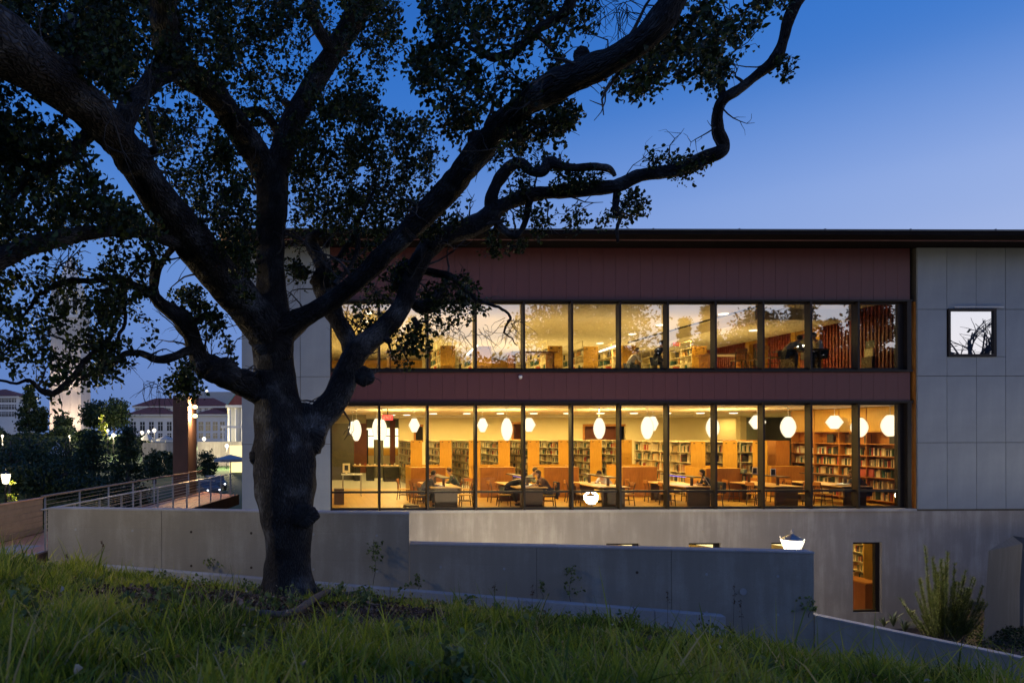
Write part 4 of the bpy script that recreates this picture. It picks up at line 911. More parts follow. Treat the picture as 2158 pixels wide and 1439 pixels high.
# foliage regions of the crown: polygon in photo columns/rows, depth range, how full
REG = [
 ([(-120, -80), (300, -80), (300, 60), (250, 200), (60, 60), (-120, 10)], 6.3, 9.5, 420),
 ([(240, -80), (480, -80), (500, 120), (440, 190), (320, 200), (260, 210), (150, 130)], 8.0, 10.5, 340),
 ([(440, -80), (850, -80), (836, 130), (780, 250), (640, 240), (560, 300), (440, 160)], 9.0, 12.0, 540),
 ([(300, 215), (440, 230), (530, 380), (530, 640), (470, 560), (400, 440), (300, 280)], 8.4, 11.0, 290),
 ([(600, 270), (780, 190), (830, 250), (905, 260), (925, 330), (905, 380), (900, 425), (860, 490), (760, 495), (620, 480), (612, 350)], 9.4, 12.2, 520),
 ([(880, 500), (960, 410), (975, 440), (965, 475), (900, 495)], 10.2, 11.2, 26),
 ([(-120, 270), (60, 250), (130, 270), (250, 420), (350, 490), (200, 500), (-120, 560)], 6.6, 9.6, 520),
 ([(-120, 60), (40, 160), (160, 260), (40, 300), (-120, 280)], 6.2, 7.6, 60),
 ([(-120, 560), (60, 560), (300, 510), (345, 540), (320, 610), (240, 660), (100, 690), (-120, 640)], 7.6, 9.6, 165),
 ([(-120, 680), (60, 690), (230, 650), (270, 720), (210, 800), (110, 840), (-120, 800)], 7.6, 9.2, 115),
 ([(220, 600), (300, 640), (330, 700), (270, 800), (200, 830), (190, 740)], 8.3, 9.4, 50),
 ([(330, 600), (400, 590), (480, 690), (500, 790), (440, 740), (400, 640)], 9.3, 10.2, 50),
 ([(320, 770), (400, 770), (420, 830), (360, 860), (330, 820)], 9.2, 9.8, 34),
 ([(880, -80), (1010, -80), (1250, -80), (1245, 60), (1250, 115), (1190, 170), (1090, 210), (990, 250), (950, 300), (905, 240), (872, 170), (868, 90), (905, 80)], 6.9, 9.0, 300),
 ([(940, 240), (1010, 235), (960, 310), (930, 290)], 8, 8.8, 22),
 ([(1040, 290), (1120, 225), (1222, 195), (1210, 260), (1160, 300), (1080, 300)], 7.4, 8.6, 60),
 ([(1020, 320), (1110, 300), (1090, 345), (1040, 350)], 8, 11, 10),
 ([(1285, 190), (1320, 140), (1420, 70), (1450, -80), (1500, -80), (1525, 90), (1500, 200), (1460, 170), (1420, 175), (1350, 205)], 6.4, 8.4, 110),
 ([(1525, -80), (1650, -80), (1660, 20), (1600, 60), (1570, 105), (1530, 90)], 8.4, 9.8, 52),
 ([(1500, 100), (1535, 100), (1545, 170), (1500, 180)], 9.6, 10.2, 14),
 ([(1640, 130), (1668, 135), (1660, 165), (1640, 160)], 9.6, 9.9, 6),
 ([(1370, 330), (1425, 318), (1470, 345), (1430, 362), (1380, 360)], 10.3, 10.9, 20),
 ([(1295, 330), (1320, 315), (1340, 365), (1300, 390)], 10.6, 11, 10),
 ([(1150, 360), (1290, 370), (1290, 395), (1150, 400)], 10.7, 11.3, 26),
 ([(1085, 320), (1110, 315), (1200, 345), (1190, 360), (1100, 345)], 10.7, 11.3, 10),
 ([(1050, 350), (1110, 370), (1120, 400), (1060, 420)], 10.9, 11.4, 12),
 ([(1040, 450), (1160, 420), (1165, 480), (1090, 530), (1030, 540), (1010, 500)], 10.9, 11.6, 40),
 ([(1190, 440), (1240, 450), (1250, 490), (1190, 490)], 10.9, 11.4, 9),
 ([(1260, 470), (1350, 400), (1370, 425), (1345, 490), (1270, 500)], 10.5, 11.1, 26),
 ([(1420, 360), (1500, 330), (1470, 370), (1430, 382)], 10.3, 10.7, 9),
 ([(610, 490), (660, 540), (640, 600), (612, 560)], 10.8, 11.4, 18),
 ([(690, 500), (800, 500), (760, 560), (700, 600)], 10.2, 11.4, 26),
 ([(780, 560), (860, 520), (840, 660), (770, 680), (740, 640)], 10.8, 11.8, 26),
 ([(720, 690), (800, 650), (790, 720), (740, 730)], 10.9, 11.4, 16),
 ([(860, 590), (960, 570), (1010, 610), (1015, 690), (930, 700), (860, 720)], 10.7, 11.7, 80),
 ([(830, 700), (900, 690), (900, 750), (850, 790), (825, 760)], 10.7, 11.2, 26),
 ([(470, 470), (540, 480), (540, 600), (500, 560)], 10.2, 11.2, 26),
]
def in_poly(x, y, poly):
    c = False; j = len(poly) - 1
    for i in range(len(poly)):
        if ((poly[i][1] > y) != (poly[j][1] > y)) and (x < (poly[j][0] - poly[i][0]) * (y - poly[i][1]) / (poly[j][1] - poly[i][1]) + poly[i][0]): c = not c
        j = i
    return c
CL = []
rl = random.Random(11)
for poly, t0, t1, cnt in REG:
    us = [p[0] for p in poly]; vs_ = [p[1] for p in poly]; k = 0; tries = 0
    while k < cnt and tries < cnt * 30:
        tries += 1
        u = rl.uniform(min(us), max(us)); v = rl.uniform(min(vs_), max(vs_))
        if not in_poly(u, v, poly): continue
        t = rl.uniform(t0, t1); p = at(u, v, t=t)
        if noise.noise(p * 1.7) < -.06 or noise.noise(p * 4.5 + Vector((9, 0, 0))) < -.22: continue
        if 96 < u < 176 and 640 < v < 745 and rl.random() < .6: k += 1; continue
        CL.append(p); k += 1
# twigs grow from the nearest piece of skeleton to every leaf cluster
gp = np.array([tuple(p) for p, r in GN]); gr = np.array([r for p, r in GN])
cl = np.array([tuple(p) for p in CL])
dist = np.array([np.min(np.linalg.norm(gp - c, axis=1) - gr * 0) for c in cl]); order = np.argsort(dist)
nodes_ = [tuple(p) for p in gp]; nodes_np = np.array(nodes_); cap = len(nodes_np) + len(cl) * 4; buf = np.zeros((cap, 3)); buf[:len(nodes_np)] = nodes_np; nb = len(nodes_np)
tw = MB()
for ci in order:
    c = cl[ci]; dd = np.linalg.norm(buf[:nb] - c, axis=1); j = int(np.argmin(dd)); s = Vector(buf[j]); e = Vector(c); L = (e - s).length
    if L < .05: continue
    nseg = 4; pts = [s]
    for k in range(1, nseg):
        q = s.lerp(e, k / nseg); q += Vector((rl.gauss(0, 1), rl.gauss(0, 1), rl.gauss(0, 1) + .4)) * L * .07; pts.append(q)
    pts.append(e); r0 = min(.004 + .011 * L, .035)
    tw.tube(pts, [r0 + (.003 - r0) * k / nseg for k in range(nseg + 1)], 4, cap=False)
    for q in pts[1:]:
        if nb < cap: buf[nb] = tuple(q); nb += 1
tw.v = [tuple(Vector(v) - OAK0) for v in tw.v]
tw.build("twigs", M['bark'], OAK, kind='stuff')
# short crooked side branches all along the limbs
sb = MB(); rs = random.Random(21); cand = [(p, r) for p, r in GN if .03 < r < .30 and p.z > OAK0.z + 2.6]
for k in range(230):
    p, r = rs.choice(cand); d = Vector((rs.uniform(-1, 1), rs.uniform(-.7, .7), rs.uniform(-.5, 1))).normalized(); L = rs.uniform(.25, .95); r0 = rs.uniform(.010, .024); q = p + d * r * .6; pts = [q]
    for s_ in range(6):
        d = (d + Vector((rs.gauss(0, .30), rs.gauss(0, .25), rs.gauss(.03, .28)))).normalized(); q = q + d * L / 6; pts.append(q)
    sb.tube(pts, [r0 * (1 - .13 * i) for i in range(7)], 5, cap=False)
    for j in (3, 4, 5):
        d2 = (d + Vector((rs.gauss(0, .8), rs.gauss(0, .6), rs.gauss(0, .8)))).normalized(); q2 = pts[j]; pp2 = [q2]
        for s_ in range(3): d2 = (d2 + Vector((rs.gauss(0, .3), rs.gauss(0, .3), rs.gauss(0, .3)))).normalized(); q2 = q2 + d2 * L * .13; pp2.append(q2)
        sb.tube(pp2, [r0 * .4, r0 * .3, r0 * .22, r0 * .15], 4, cap=False)
sb.v = [tuple(Vector(v) - OAK0) for v in sb.v]; sb.build("side_branches", M['bark_side'], OAK, kind='stuff')
# bare hanging sprays
bt = MB()
for (u, v, t, n, dv) in ((1310, 20, 7.4, 26, 60), (1255, 10, 7.4, 14, 50), (1080, 690, 10.7, 22, 40), (960, 700, 11, 14, 40), (400, 780, 9.5, 16, 60), (320, 820, 9.2, 16, 40), (1110, 320, 8, 12, 30), (1010, 700, 10.9, 10, 40)):
    for k in range(n):
        p = at(u + rl.uniform(-18, 18), v + rl.uniform(-20, 10), t=t); q = p; pts = [p]; d = Vector((rl.uniform(-1, 1), rl.uniform(-.4, .4), rl.uniform(-1, .1))).normalized()
        for s_ in range(5):
            d = (d + Vector((rl.gauss(0, .35), rl.gauss(0, .3), rl.gauss(-.12, .3)))).normalized(); q = q + d * dv / FPX * t * .3; pts.append(q)
        bt.tube(pts, [.005, .004, .0035, .003, .0025, .002], 4, cap=False)
bt.v = [tuple(Vector(v) - OAK0) for v in bt.v]; bt.build("bare_twigs", M['bark'], OAK, kind='stuff')
# leaves: small cupped lobed blades in rosettes
def leaves(points, per, rad, size, seed, flat=1.0):
    r = np.random.RandomState(seed); n = len(points) * per
    C = np.repeat(np.array([tuple(p) for p in points]), per, axis=0)
    off = r.normal(size=(n, 3)); off /= np.linalg.norm(off, axis=1)[:, None]; off *= (r.rand(n, 1) ** .5) * rad * (.6 + .8 * np.repeat(r.rand(len(points), 1), per, axis=0)); off[:, 2] *= flat
    C = C + off
    d = off + r.normal(size=(n, 3)) * rad * .6; d /= np.linalg.norm(d, axis=1)[:, None]
    u_ = r.normal(size=(n, 3)); s = np.cross(d, u_); s /= np.linalg.norm(s, axis=1)[:, None]; nn = np.cross(d, s)
    L = size * (.5 + .9 * r.rand(n, 1)); Wd = L * (.30 + .12 * r.rand(n, 1))
    rows = [(0, .10, 0), (.30, .85, .10), (.62, 1.0, .06), (1.0, .12, -.12)]
    V = np.zeros((n, 12, 3))
    for k, (a, w, h) in enumerate(rows):
        base = C + d * (L * a) + nn * (L * h)
        V[:, 3 * k] = base - s * Wd * w + nn * Wd * .35 * w; V[:, 3 * k + 1] = base; V[:, 3 * k + 2] = base + s * Wd * w + nn * Wd * .35 * w
    F = []
    for k in range(3):
        F += [(3 * k, 3 * k + 1, 3 * k + 4, 3 * k + 3), (3 * k + 1, 3 * k + 2, 3 * k + 5, 3 * k + 4)]
    F = np.array(F); FF = (np.arange(n)[:, None, None] * 12 + F[None]).reshape(-1, 4)
    tint = np.repeat(r.rand(n), 12)
    return V.reshape(-1, 3), FF, tint
V, F, T = leaves([p - OAK0 for p in CL], 21, .125, .060, 3)
link("crown", np_mesh("crown", V, F, M['oak_leaf'], T), OAK, kind='stuff')

# fallen branch and sticks in the litter
def ground_pt(u, v, up=0.0):
    a = (u - CU) / FPX; b_ = (CV - v) / FPX; t = 3.0
    while t < 16:
        p = Vector((t * (SN + a * CS), t * (CS - a * SN), EYE + t * b_))
        if p.z < hill_z(p.x, p.y) + up: return p
        t += .02
    return p
def ground_stick(spec, name, label, up=.09):
    pts = [ground_pt(u, v, up) for u, v, w in spec]; rads = [w / 2 / FPX * p.y for (u, v, w), p in zip(spec, pts)]
    P_, R_ = smooth_path(pts, rads, 5); m = MB(); c = P_[0].copy()
    m.tube([q - c + Vector((0, 0, .012 * noise.noise(q * 9))) for q in P_], R_, 8); o = m.build(name, M['bark_uvless'], loc=c, smooth=True); tag(o, label, "branch"); return o
simple('bark_uvless', (.055, .045, .045), (.12, .10, .10), 7, .9, .5, stretch=(3, 3, 1))
simple('broken_wood', (.30, .13, .08), (.42, .22, .14), 12, .8, .3)
fbz = ground_stick([(505, 1268, 12), (520, 1284, 14), (560, 1292, 14), (610, 1290, 14), (640, 1276, 15), (665, 1258, 14), (692, 1246, 12), (700, 1252, 9), (740, 1250, 9), (770, 1252, 9), (780, 1262, 8), (775, 1270, 6), (800, 1274, 3)], "fallen_branch", "crooked fallen branch lying in the grass at the oak's foot")
m = MB(); m.tube([(0, -.03, .0), (-.05, -.05, .05)], [.05, .03], 8); m.build("broken_end", M['broken_wood'], fbz)
ground_stick([(780, 1252, 5), (790, 1245, 5), (800, 1240, 7), (805, 1236, 4)], "forked_twig", "small dark forked twig standing up right of the fallen branch", .04)
ground_stick([(795, 1344, 6), (835, 1330, 6), (870, 1312, 5), (885, 1308, 4)], "stick", "thin dark stick in the grass below the middle of the kerb", .04)
ground_stick([(455, 1318, 5), (500, 1312, 6), (545, 1306, 6), (580, 1300, 4)], "stick", "dark stick in the leaf litter left of the fallen branch", .03)

# ------------------------------------------------------------------ grass on the slope
def bare(x, y):
    p = at(610, 0, t=9.0); d = math.hypot((x - (-.2)) / 2.5, (y - 7.9) / 1.9); n = noise.noise(Vector((x * 1.2, y * 1.2, 5)))
    return max(0, 1 - d) * 1.6 + n * .75 + (.25 if abs(x - 2.2) < 2.4 and 10.6 < y < 12.2 else 0)
def grass():
    r = np.random.RandomState(5); V = []; roots = []; rr = random.Random(9)
    N_ = 105000; out = []
    while len(out) < N_:
        t = 1.7 + (rr.random() ** .85) * 13.6; a = rr.uniform(-.62, 1.28); x = t * (SN + a * CS) + rr.uniform(-.6, .6); y = t * (CS - a * SN)
        if y > wall_y(min(max(x, -6.5), 30)) - (.72 if -4.6 < x < 7.4 else .08) and x > -6.3: continue
        if x < -6.2 and y > 13.0 + .1 * rr.random(): continue
        b_ = bare(x, y)
        if rr.random() < b_ * 1.6: continue
        cl_ = noise.noise(Vector((x * 2.1, y * 2.1, 9)))
        if rr.random() > .50 + cl_ * 1.5 + .35 * noise.noise(Vector((x * .8, y * .8, 40))): continue
        h = .085 + .16 * max(0, cl_) + .06 * rr.random()
        h *= 1.0 + .5 * noise.noise(Vector((x * .6, y * .6, 2)))
        if x < -2.2: h *= 1 + .5 * min(1, (-2.2 - x) / 2)
        if x > 3.5 and y < 8: h *= 1 + .45 * min(1, (x - 3.5) / 3)
        if x > 5.5 and y > 6: h *= max(.36, 1 - .13 * (x - 5.5))
        if y < 5: h *= 1.0 + .25 * (5 - y) / 3
        if b_ > .1: h *= .6
        dw = wall_y(x) - y
        if -5 < x < 7.6 and dw < 2.6: h *= .42 + .25 * dw / 2.6
        if y > 8.2 and -3 < x < 6: h *= .72
        if y < 8 and abs(x) < 12: h *= 1 + .22 * min(1, (8 - y) / 3)
        dcam = math.hypot(x, y)
        if dcam < 2.6: h *= .7
        if rr.random() < .07: h *= 1.9
        out.append((x, y, h * rr.uniform(.6, 1.35)))
    A = np.array(out); n = len(A)
    Z = np.array([hill_z(x, y) for x, y, h in out]) - .01
    th = r.rand(n) * 2 * np.pi; lean = (.12 + .55 * r.rand(n) ** 1.5); cur = .15 + 1.5 * r.rand(n) ** 1.5
    ca, sa = np.cos(th), np.sin(th); wd = .0026 + .0028 * r.rand(n) + .0005 * np.hypot(A[:, 0], A[:, 1]) * .55
    wd = np.where(r.rand(n) < .14, wd * 2.0, wd)
    ph = r.rand(n) * 2 * np.pi; ws = np.stack([np.cos(ph), np.sin(ph)], 1)
    lv = [0, .38, .74, 1.0]; wf = [1, .85, .55, .08]; VV = np.zeros((n, 8, 3))
    for k in range(4):
        f = lv[k]; hz = A[:, 2] * f * (1 - .25 * cur * f); hx = A[:, 2] * (lean * f + .5 * cur * f * f) * .8
        cx = A[:, 0] + ca * hx; cy = A[:, 1] + sa * hx; cz = Z + hz
        VV[:, 2 * k] = np.stack([cx - ws[:, 0] * wd * wf[k], cy - ws[:, 1] * wd * wf[k], cz], 1); VV[:, 2 * k + 1] = np.stack([cx + ws[:, 0] * wd * wf[k], cy + ws[:, 1] * wd * wf[k], cz], 1)
    F = np.array([(0, 1, 3, 2), (2, 3, 5, 4), (4, 5, 7, 6)]); FF = (np.arange(n)[:, None, None] * 8 + F[None]).reshape(-1, 4)
    patch = np.array([noise.noise(Vector((x * .9, y * .9, 20))) for x, y, h in out])
    tint = np.clip(.45 + .65 * patch + .22 * r.normal(size=n) + .12 * (A[:, 0] < -1.5), 0, 1) * .93; tint = np.where(r.rand(n) < .09, .94 + .06 * r.rand(n), tint)
    link("grass", np_mesh("grass", VV.reshape(-1, 3), FF, M['grass_blade'], np.repeat(tint, 8)), kind='stuff')
grass()
# leaf litter
def litter():
    rr = random.Random(4); pts = []
    while len(pts) < 9000:
        x = rr.uniform(-4.5, 5); y = rr.uniform(6.5, 13.6)
        if y > wall_y(x) - .7: continue
        if rr.random() > .12 + bare(x, y): continue
        pts.append(Vector((x, y, hill_z(x, y) + .012)))
    V, F, T = leaves(pts, 2, .05, .045, 8, .15); link("leaf_litter", np_mesh("leaf_litter", V, F, M['litter'], T), kind='stuff')
litter()
def weeds():
    rr = random.Random(14); pts = []; k = 0
    while k < 150:
        x = rr.uniform(-6, 9); y = rr.uniform(3.2, 13)
        if y > wall_y(x) - .9: continue
        k += 1; n = rr.randint(5, 14); h = rr.uniform(.05, .26)
        for j in range(n): xx = x + rr.gauss(0, .07); yy = y + rr.gauss(0, .07); pts.append(Vector((xx, yy, hill_z(xx, yy) + h * rr.random() + .02)))
    V, F, T = leaves(pts, 4, .04, .055, 12, .7); link("weeds", np_mesh("weeds", V, F, M['rosemary_leaf'], T), kind='stuff')
    pts = []
    while len(pts) < 700:
        x = rr.uniform(-6, 9); y = rr.uniform(3.0, 13)
        if y > wall_y(x) - .8: continue
        pts.append(Vector((x, y, hill_z(x, y) + rr.uniform(.02, .16))))
    V, F, T = leaves(pts, 1, .03, .05, 13, .3); link("fallen_leaves", np_mesh("fallen_leaves", V, F, M['dead_leaf'], T), kind='stuff')
leaf_mat('dead_leaf', [(0, (.12, .07, .035)), (.6, (.26, .19, .10)), (1, (.50, .44, .34))], .1)
weeds()
def sprig_mesh(mb_pts, H, n, leafL, spread, seed, base_bare=.0):
    pass
# leafy seedlings and weeds between kerb and wall
def seedling(u, v, h_px, label, off=-.22, n=46, name="oak_seedling", w=.09, leaf=.055, gap=True):
    s = on_wall(u); p = wall_pt(s) + WN * off; z0 = z_on_wall(u, v); t = p.x * SN + p.y * CS; H = h_px / FPX * t
    e = empty(name, (p.x, p.y, z0), label=label, cat="plant"); m = MB(); pts = [(0.03 * math.sin(k * 1.3 + u), .02 * math.cos(k * 1.7), H * k / 6) for k in range(7)]
    m.tube(pts, [.008 - .001 * k for k in range(7)], 5); m.build("stem", M['bark_uvless'], e)
    rr = random.Random(int(u)); L = []
    for k in range(n):
        f = rr.uniform(.28, 1.0)
        if gap and .42 < f < .56: continue
        L.append(Vector((rr.gauss(0, w * (1.1 - .5 * f)), rr.gauss(0, w * .7), H * f)))
    V, F, T = leaves(L, 3, .03, leaf, int(u)); link("foliage", np_mesh("foliage", V, F, M['rosemary_leaf'], T), e, kind='stuff')
seedling(790, 1228, 95, "tall oak seedling standing against the high part of the wall")
seedling(1196, 1268, 78, "slender seedling in front of the lower wall section", n=36)
seedling(880, 1238, 30, "tiny weed at the step of the retaining wall", n=14, name="weed", w=.05)
seedling(1137, 1262, 40, "small seedling just left of the slender one", n=14, name="weed", w=.05)
seedling(450, 1195, 22, "low weed at the wall left of the trunk", n=14, name="weed", w=.10, gap=False)
seedling(1700, 1300, 40, "weed at the end of the retaining wall", n=20, name="weed", w=.12, gap=False, off=-.1)
# grass stalks with seed heads
SL = ["dry stalk right of the kerb's middle, before the lower wall", "tallest dry stalk near the right end of the kerb", "second tall stalk touching the tallest one", "short dry stalk left of the slender seedling's weed", "dry stalk just left of the small seedling", "",
      "thin stalk at the left before the high wall", "short stalk at the wall's left end", "dry stalk between the kerb's right end and the wall patch", "lone stalk right of the patched hole in the wall", "short stalk in front of the middle of the lower wall"]
for i, (u, v, h) in enumerate(((1372, 1300, 100), (1500, 1320, 150), (1520, 1330, 120), (1030, 1265, 60), (1105, 1275, 68), (640, 1200, 6), (250, 1150, 70), (185, 1170, 40), (1440, 1310, 70), (1620, 1330, 60), (1310, 1300, 50))):
    if h < 10: continue
    p = wall_pt(on_wall(u)) + WN * -.9; t = p.x * SN + p.y * CS; z0 = hill_z(p.x, p.y); H = h / FPX * t + .15; m = MB()
    e = empty("seed_stalk", (p.x, p.y, z0), label=SL[i], cat="grass stalk", group="dry grass stalks before the wall")
    lx = .05 * math.sin(i * 2.3); m.tube([(lx * k * k / 16, 0, H * k / 4) for k in range(5)], [.004, .0035, .003, .0025, .002], 4); m.build("stem", M['litter'], e)
    rr = random.Random(i); L = [Vector((lx * f * f + rr.gauss(0, .012), rr.gauss(0, .012), H * f)) for f in [rr.uniform(.72, 1) for _ in range(12)]]
    V, F, T = leaves(L, 2, .01, .03, i); link("seed_head", np_mesh("seed_head", V, F, M['litter'], T * 0 + .6), e)
# rosemary bush: many upright sprigs of needle leaves
def rosemary():
    c = at(1988, 1335, t=15.6); e = empty("rosemary_bush", (c.x, c.y, c.z - .25), label="tall upright rosemary bush against the concrete base", cat="bush"); rr = random.Random(3)
    pts = []; V_ = []; st = MB(); K = 14.6 / FPX
    tops = [(1954, 1142), (1958, 1165), (1990, 1150), (1982, 1190), (1968, 1200), (2000, 1180), (2010, 1178), (2024, 1184), (2020, 1205), (2048, 1215), (1940, 1215), (1930, 1240), (1905, 1262), (2040, 1240), (2030, 1195), (1996, 1205), (1975, 1175), (2055, 1265), (2062, 1290), (1920, 1290), (1948, 1180), (2012, 1220), (1938, 1260), (2068, 1300), (1960, 1230), (1985, 1225)]
    for q in range(60): tops.append((rr.uniform(1925, 2062), rr.uniform(1215, 1310)))
    for u, v in tops:
        top = Vector(((u - 1988) * K, rr.uniform(-.35, .35), (1335 - v) * K + .25)); b0 = Vector((top.x * .35 + rr.gauss(0, .05), top.y * .4, 0))
        ln = []
        for k in range(9):
            f = k / 8; q = b0.lerp(top, f); q.x += (top.x - b0.x) * .25 * (f ** .6 - f); ln.append(q)
        st.tube(ln, [.010 * (1 - .8 * k / 8) for k in range(9)], 4, cap=False)
        H = top.z
        for k in range(int(110 * H / 1.5)):
            f = rr.uniform(.18, 1); i = min(7, int(f * 8)); q = ln[i].lerp(ln[i + 1], f * 8 - i); V_.append(q)
    st.build("stems", M['bark_uvless'], e, kind='stuff')
    r = np.random.RandomState(2); C = np.repeat(np.array([tuple(p) for p in V_]), 5, axis=0); n = len(C); th = r.rand(n) * 6.28; d = np.stack([np.cos(th) * .75, np.sin(th) * .75, .55 + .3 * r.rand(n)], 1); d /= np.linalg.norm(d, axis=1)[:, None]
    C[:, 2] += r.normal(size=n) * .012
    s = np.cross(d, [0, 0, 1.]); s /= np.linalg.norm(s, axis=1)[:, None]; L = (.04 + .05 * r.rand(n))[:, None]; V = np.stack([C - s * .0045, C + s * .0045, C + d * L + s * .003, C + d * L - s * .003], 1)
    link("needles", np_mesh("needles", V.reshape(-1, 3), np.arange(n * 4).reshape(-1, 4), M['rosemary_leaf'], np.repeat(np.clip(r.rand(n) * .6 + np.clip(C[:, 2], 0, 1.5) * .25, 0, 1), 4)), e, kind='stuff')
rosemary()
# low strappy plants and ground cover in the bed
def strappy(u, v, t, label, n=26, H=.35):
    c = at(u, v, t=t); e = empty("strappy_plant", c, label=label, cat="plant", group="strappy plants in the bed"); rr = random.Random(int(u)); m = MB()
    for k in range(n):
        a = rr.uniform(0, 6.28); h = H * rr.uniform(.5, 1.1); l = rr.uniform(.1, .3); w = .012; s = Vector((-math.sin(a), math.cos(a), 0)) * w; p0 = Vector((0, 0, 0)); p1 = Vector((math.cos(a) * l * .4, math.sin(a) * l * .4, h * .7)); p2 = Vector((math.cos(a) * l, math.sin(a) * l, h))
        m.add([p0 - s, p0 + s, p1 + s, p1 - s, p2], [(0, 1, 2, 3), (3, 2, 4)])
    m.build("leaves", M['oak_leaf_plain'], e)
simple('oak_leaf_plain', (.03, .05, .025), (.06, .09, .04), 6, .6)
strappy(1882, 1322, 16.5, "spiky strap leaved plant left of the rosemary"); strappy(1905, 1335, 16.2, "second spiky plant close to the rosemary foot"); strappy(1862, 1322, 17, "small spiky plant under the tall base window", 16, .25)
def groundcover():
    rr = random.Random(8); pts = []
    for k in range(1500):
        u = rr.uniform(1960, 2330); v = rr.gauss(1345, 14); t = rr.uniform(13.6, 17.5); p = at(u, v, t=t); p.z = -2.15 - .09 * max(0, p.x - 12) * .4 + rr.uniform(-.1, .35) * (1 - abs(t - 15.5) / 4); pts.append(p)
    V, F, T = leaves(pts, 6, .09, .05, 6, .6); link("ground_cover", np_mesh("ground_cover", V, F, M['oak_leaf'], T), kind='stuff')
groundcover()
# ------------------------------------------------------------------ bookcases
def books_mesh(L, shelves, depth, seed, side, bw=.042, bh=.25, fill=.9, axis='y'):
    """rows of book spines; x is the outward face, books run along y"""
    r = random.Random(seed); V = []; F = []; T = []
    for z in shelves:
        y = .03
        while y < L - .04:
            w = bw * r.uniform(.55, 1.5); h = bh * r.uniform(.72, 1.05)
            if r.random() > fill: y += r.uniform(.05, .25); continue
            if y + w > L - .02: break
            x0, x1 = 0, side * (depth - r.uniform(.0, .04)); b = len(V); tl = r.uniform(-.012, .012) if r.random() < .15 else 0
            V += [(x0, y, z), (x0, y + w, z), (x1, y + w, z), (x1, y, z), (x0, y + tl, z + h), (x0, y + w + tl, z + h), (x1, y + w + tl, z + h), (x1, y + tl, z + h)]
            F += [(b + 4, b + 5, b + 6, b + 7), (b + 3, b + 2, b + 6, b + 7), (b, b + 3, b + 7, b + 4), (b + 1, b + 5, b + 6, b + 2)]
            T += [r.random()] * 8; y += w + .002
    return np_mesh("books", np.array(V), np.array(F), M['book_spines'], np.array(T))
def stack_proto(L, H, nsh, seed, bh=.25, end='oak', W=.60, frame='shelf_cream', rail=0.0, fill=.9):
    """double faced bookcase, near end at the origin, running back along +y"""
    e = empty("bookcase", (0, 0, 0)); d = W / 2 - .01; zs = [.10 + (H - .16) * i / nsh for i in range(nsh + 1)]
    m = MB(); m.box(-W / 2, W / 2, -.03, 0, 0, H); m.build("end_panel", M[end], e)
    m = MB()
    for s in (-1, 1): m.cbox((s * W * .28, -.038, H - .09), (.07, .015, .035))
    m.build("label_holder", M['black'], e)
    m = MB(); m.box(-.012, .012, .002, L, .05, H - .03); m.build("spine_panel", M[frame], e)
    sh = MB(); sh.box(-d, d, .004, L, 0, .022); me = sh.mesh("shelf", M[frame])
    for z in zs: link("shelf", me, e, (0, 0, z))
    up = MB(); up.box(-d - .004, d + .004, 0, .025, .02, H - .02); me = up.mesh("upright", M[frame])
    n = max(2, round(L / .9))
    for i in range(1, n + 1): link("upright", me, e, (0, L * i / n, 0))
    for s in (-1, 1):
        link("books", books_mesh(L, [z + .022 for z in zs[:-1]], d, seed + s, s, bh=bh, fill=fill), e, kind='stuff')
    if rail:
        for s in (-1,):
            m = MB(); m.box(s * d - .012, s * d + .012, .1, L, H + rail - .02, H + rail); 
            for i in range(6): m.box(s * d - .010, s * d + .010, .1 + (L - .14) * i / 5, .12 + (L - .14) * i / 5, H, H + rail - .02)
            m.build("top_rail", M['shelf_cream'], e)
    return e
ordn = ["first", "second", "third", "fourth", "fifth", "sixth", "seventh", "eighth", "ninth", "tenth", "eleventh", "twelfth"]
H1 = 2.36
protA = stack_proto(4.2, H1, 6, 1); protB = stack_proto(4.2, H1, 6, 21); protC = stack_proto(5.0, H1, 5, 41, bh=.33, W=.62)
xsA = [(u - 640) / 1440 * 35.0 for u in (878, 940, 1001.5, 1064, 1126.5, 1192, 1259.5, 1324)]
for i, x in enumerate(xsA):
    o = (protA, protB)[i % 2] if i < 2 else copy_tree((protA, protB)[i % 2])
    o.location = (x, 35.0, FL1); tag(o, f"{ordn[i]} oak ended book stack from the left on the ground floor", "bookcase", "tall book stacks on the ground floor")
for i, u in enumerate((1472, 1540, 1604)):
    o = protC if i == 0 else copy_tree(protC)
    o.location = ((u - 640) / 1440 * 29.2, 29.0, FL1); tag(o, ("wide oak ended book stack with large volumes left of the seated reader in black", "wide oak ended book stack right behind the reader in black", "wide oak ended book stack farthest right, before the timber pier")[i], "bookcase", "tall book stacks on the ground floor")
m = MB(); m.box(-.30, .30, 0, 4.5, 0, H1); o = m.build("side_cabinet", M['oak_deep'], loc=((1671 - 640) / 1440 * 29.4, 29.7, FL1)); tag(o, "plain dark timber cabinet side between last stack and timber pier", "cabinet")
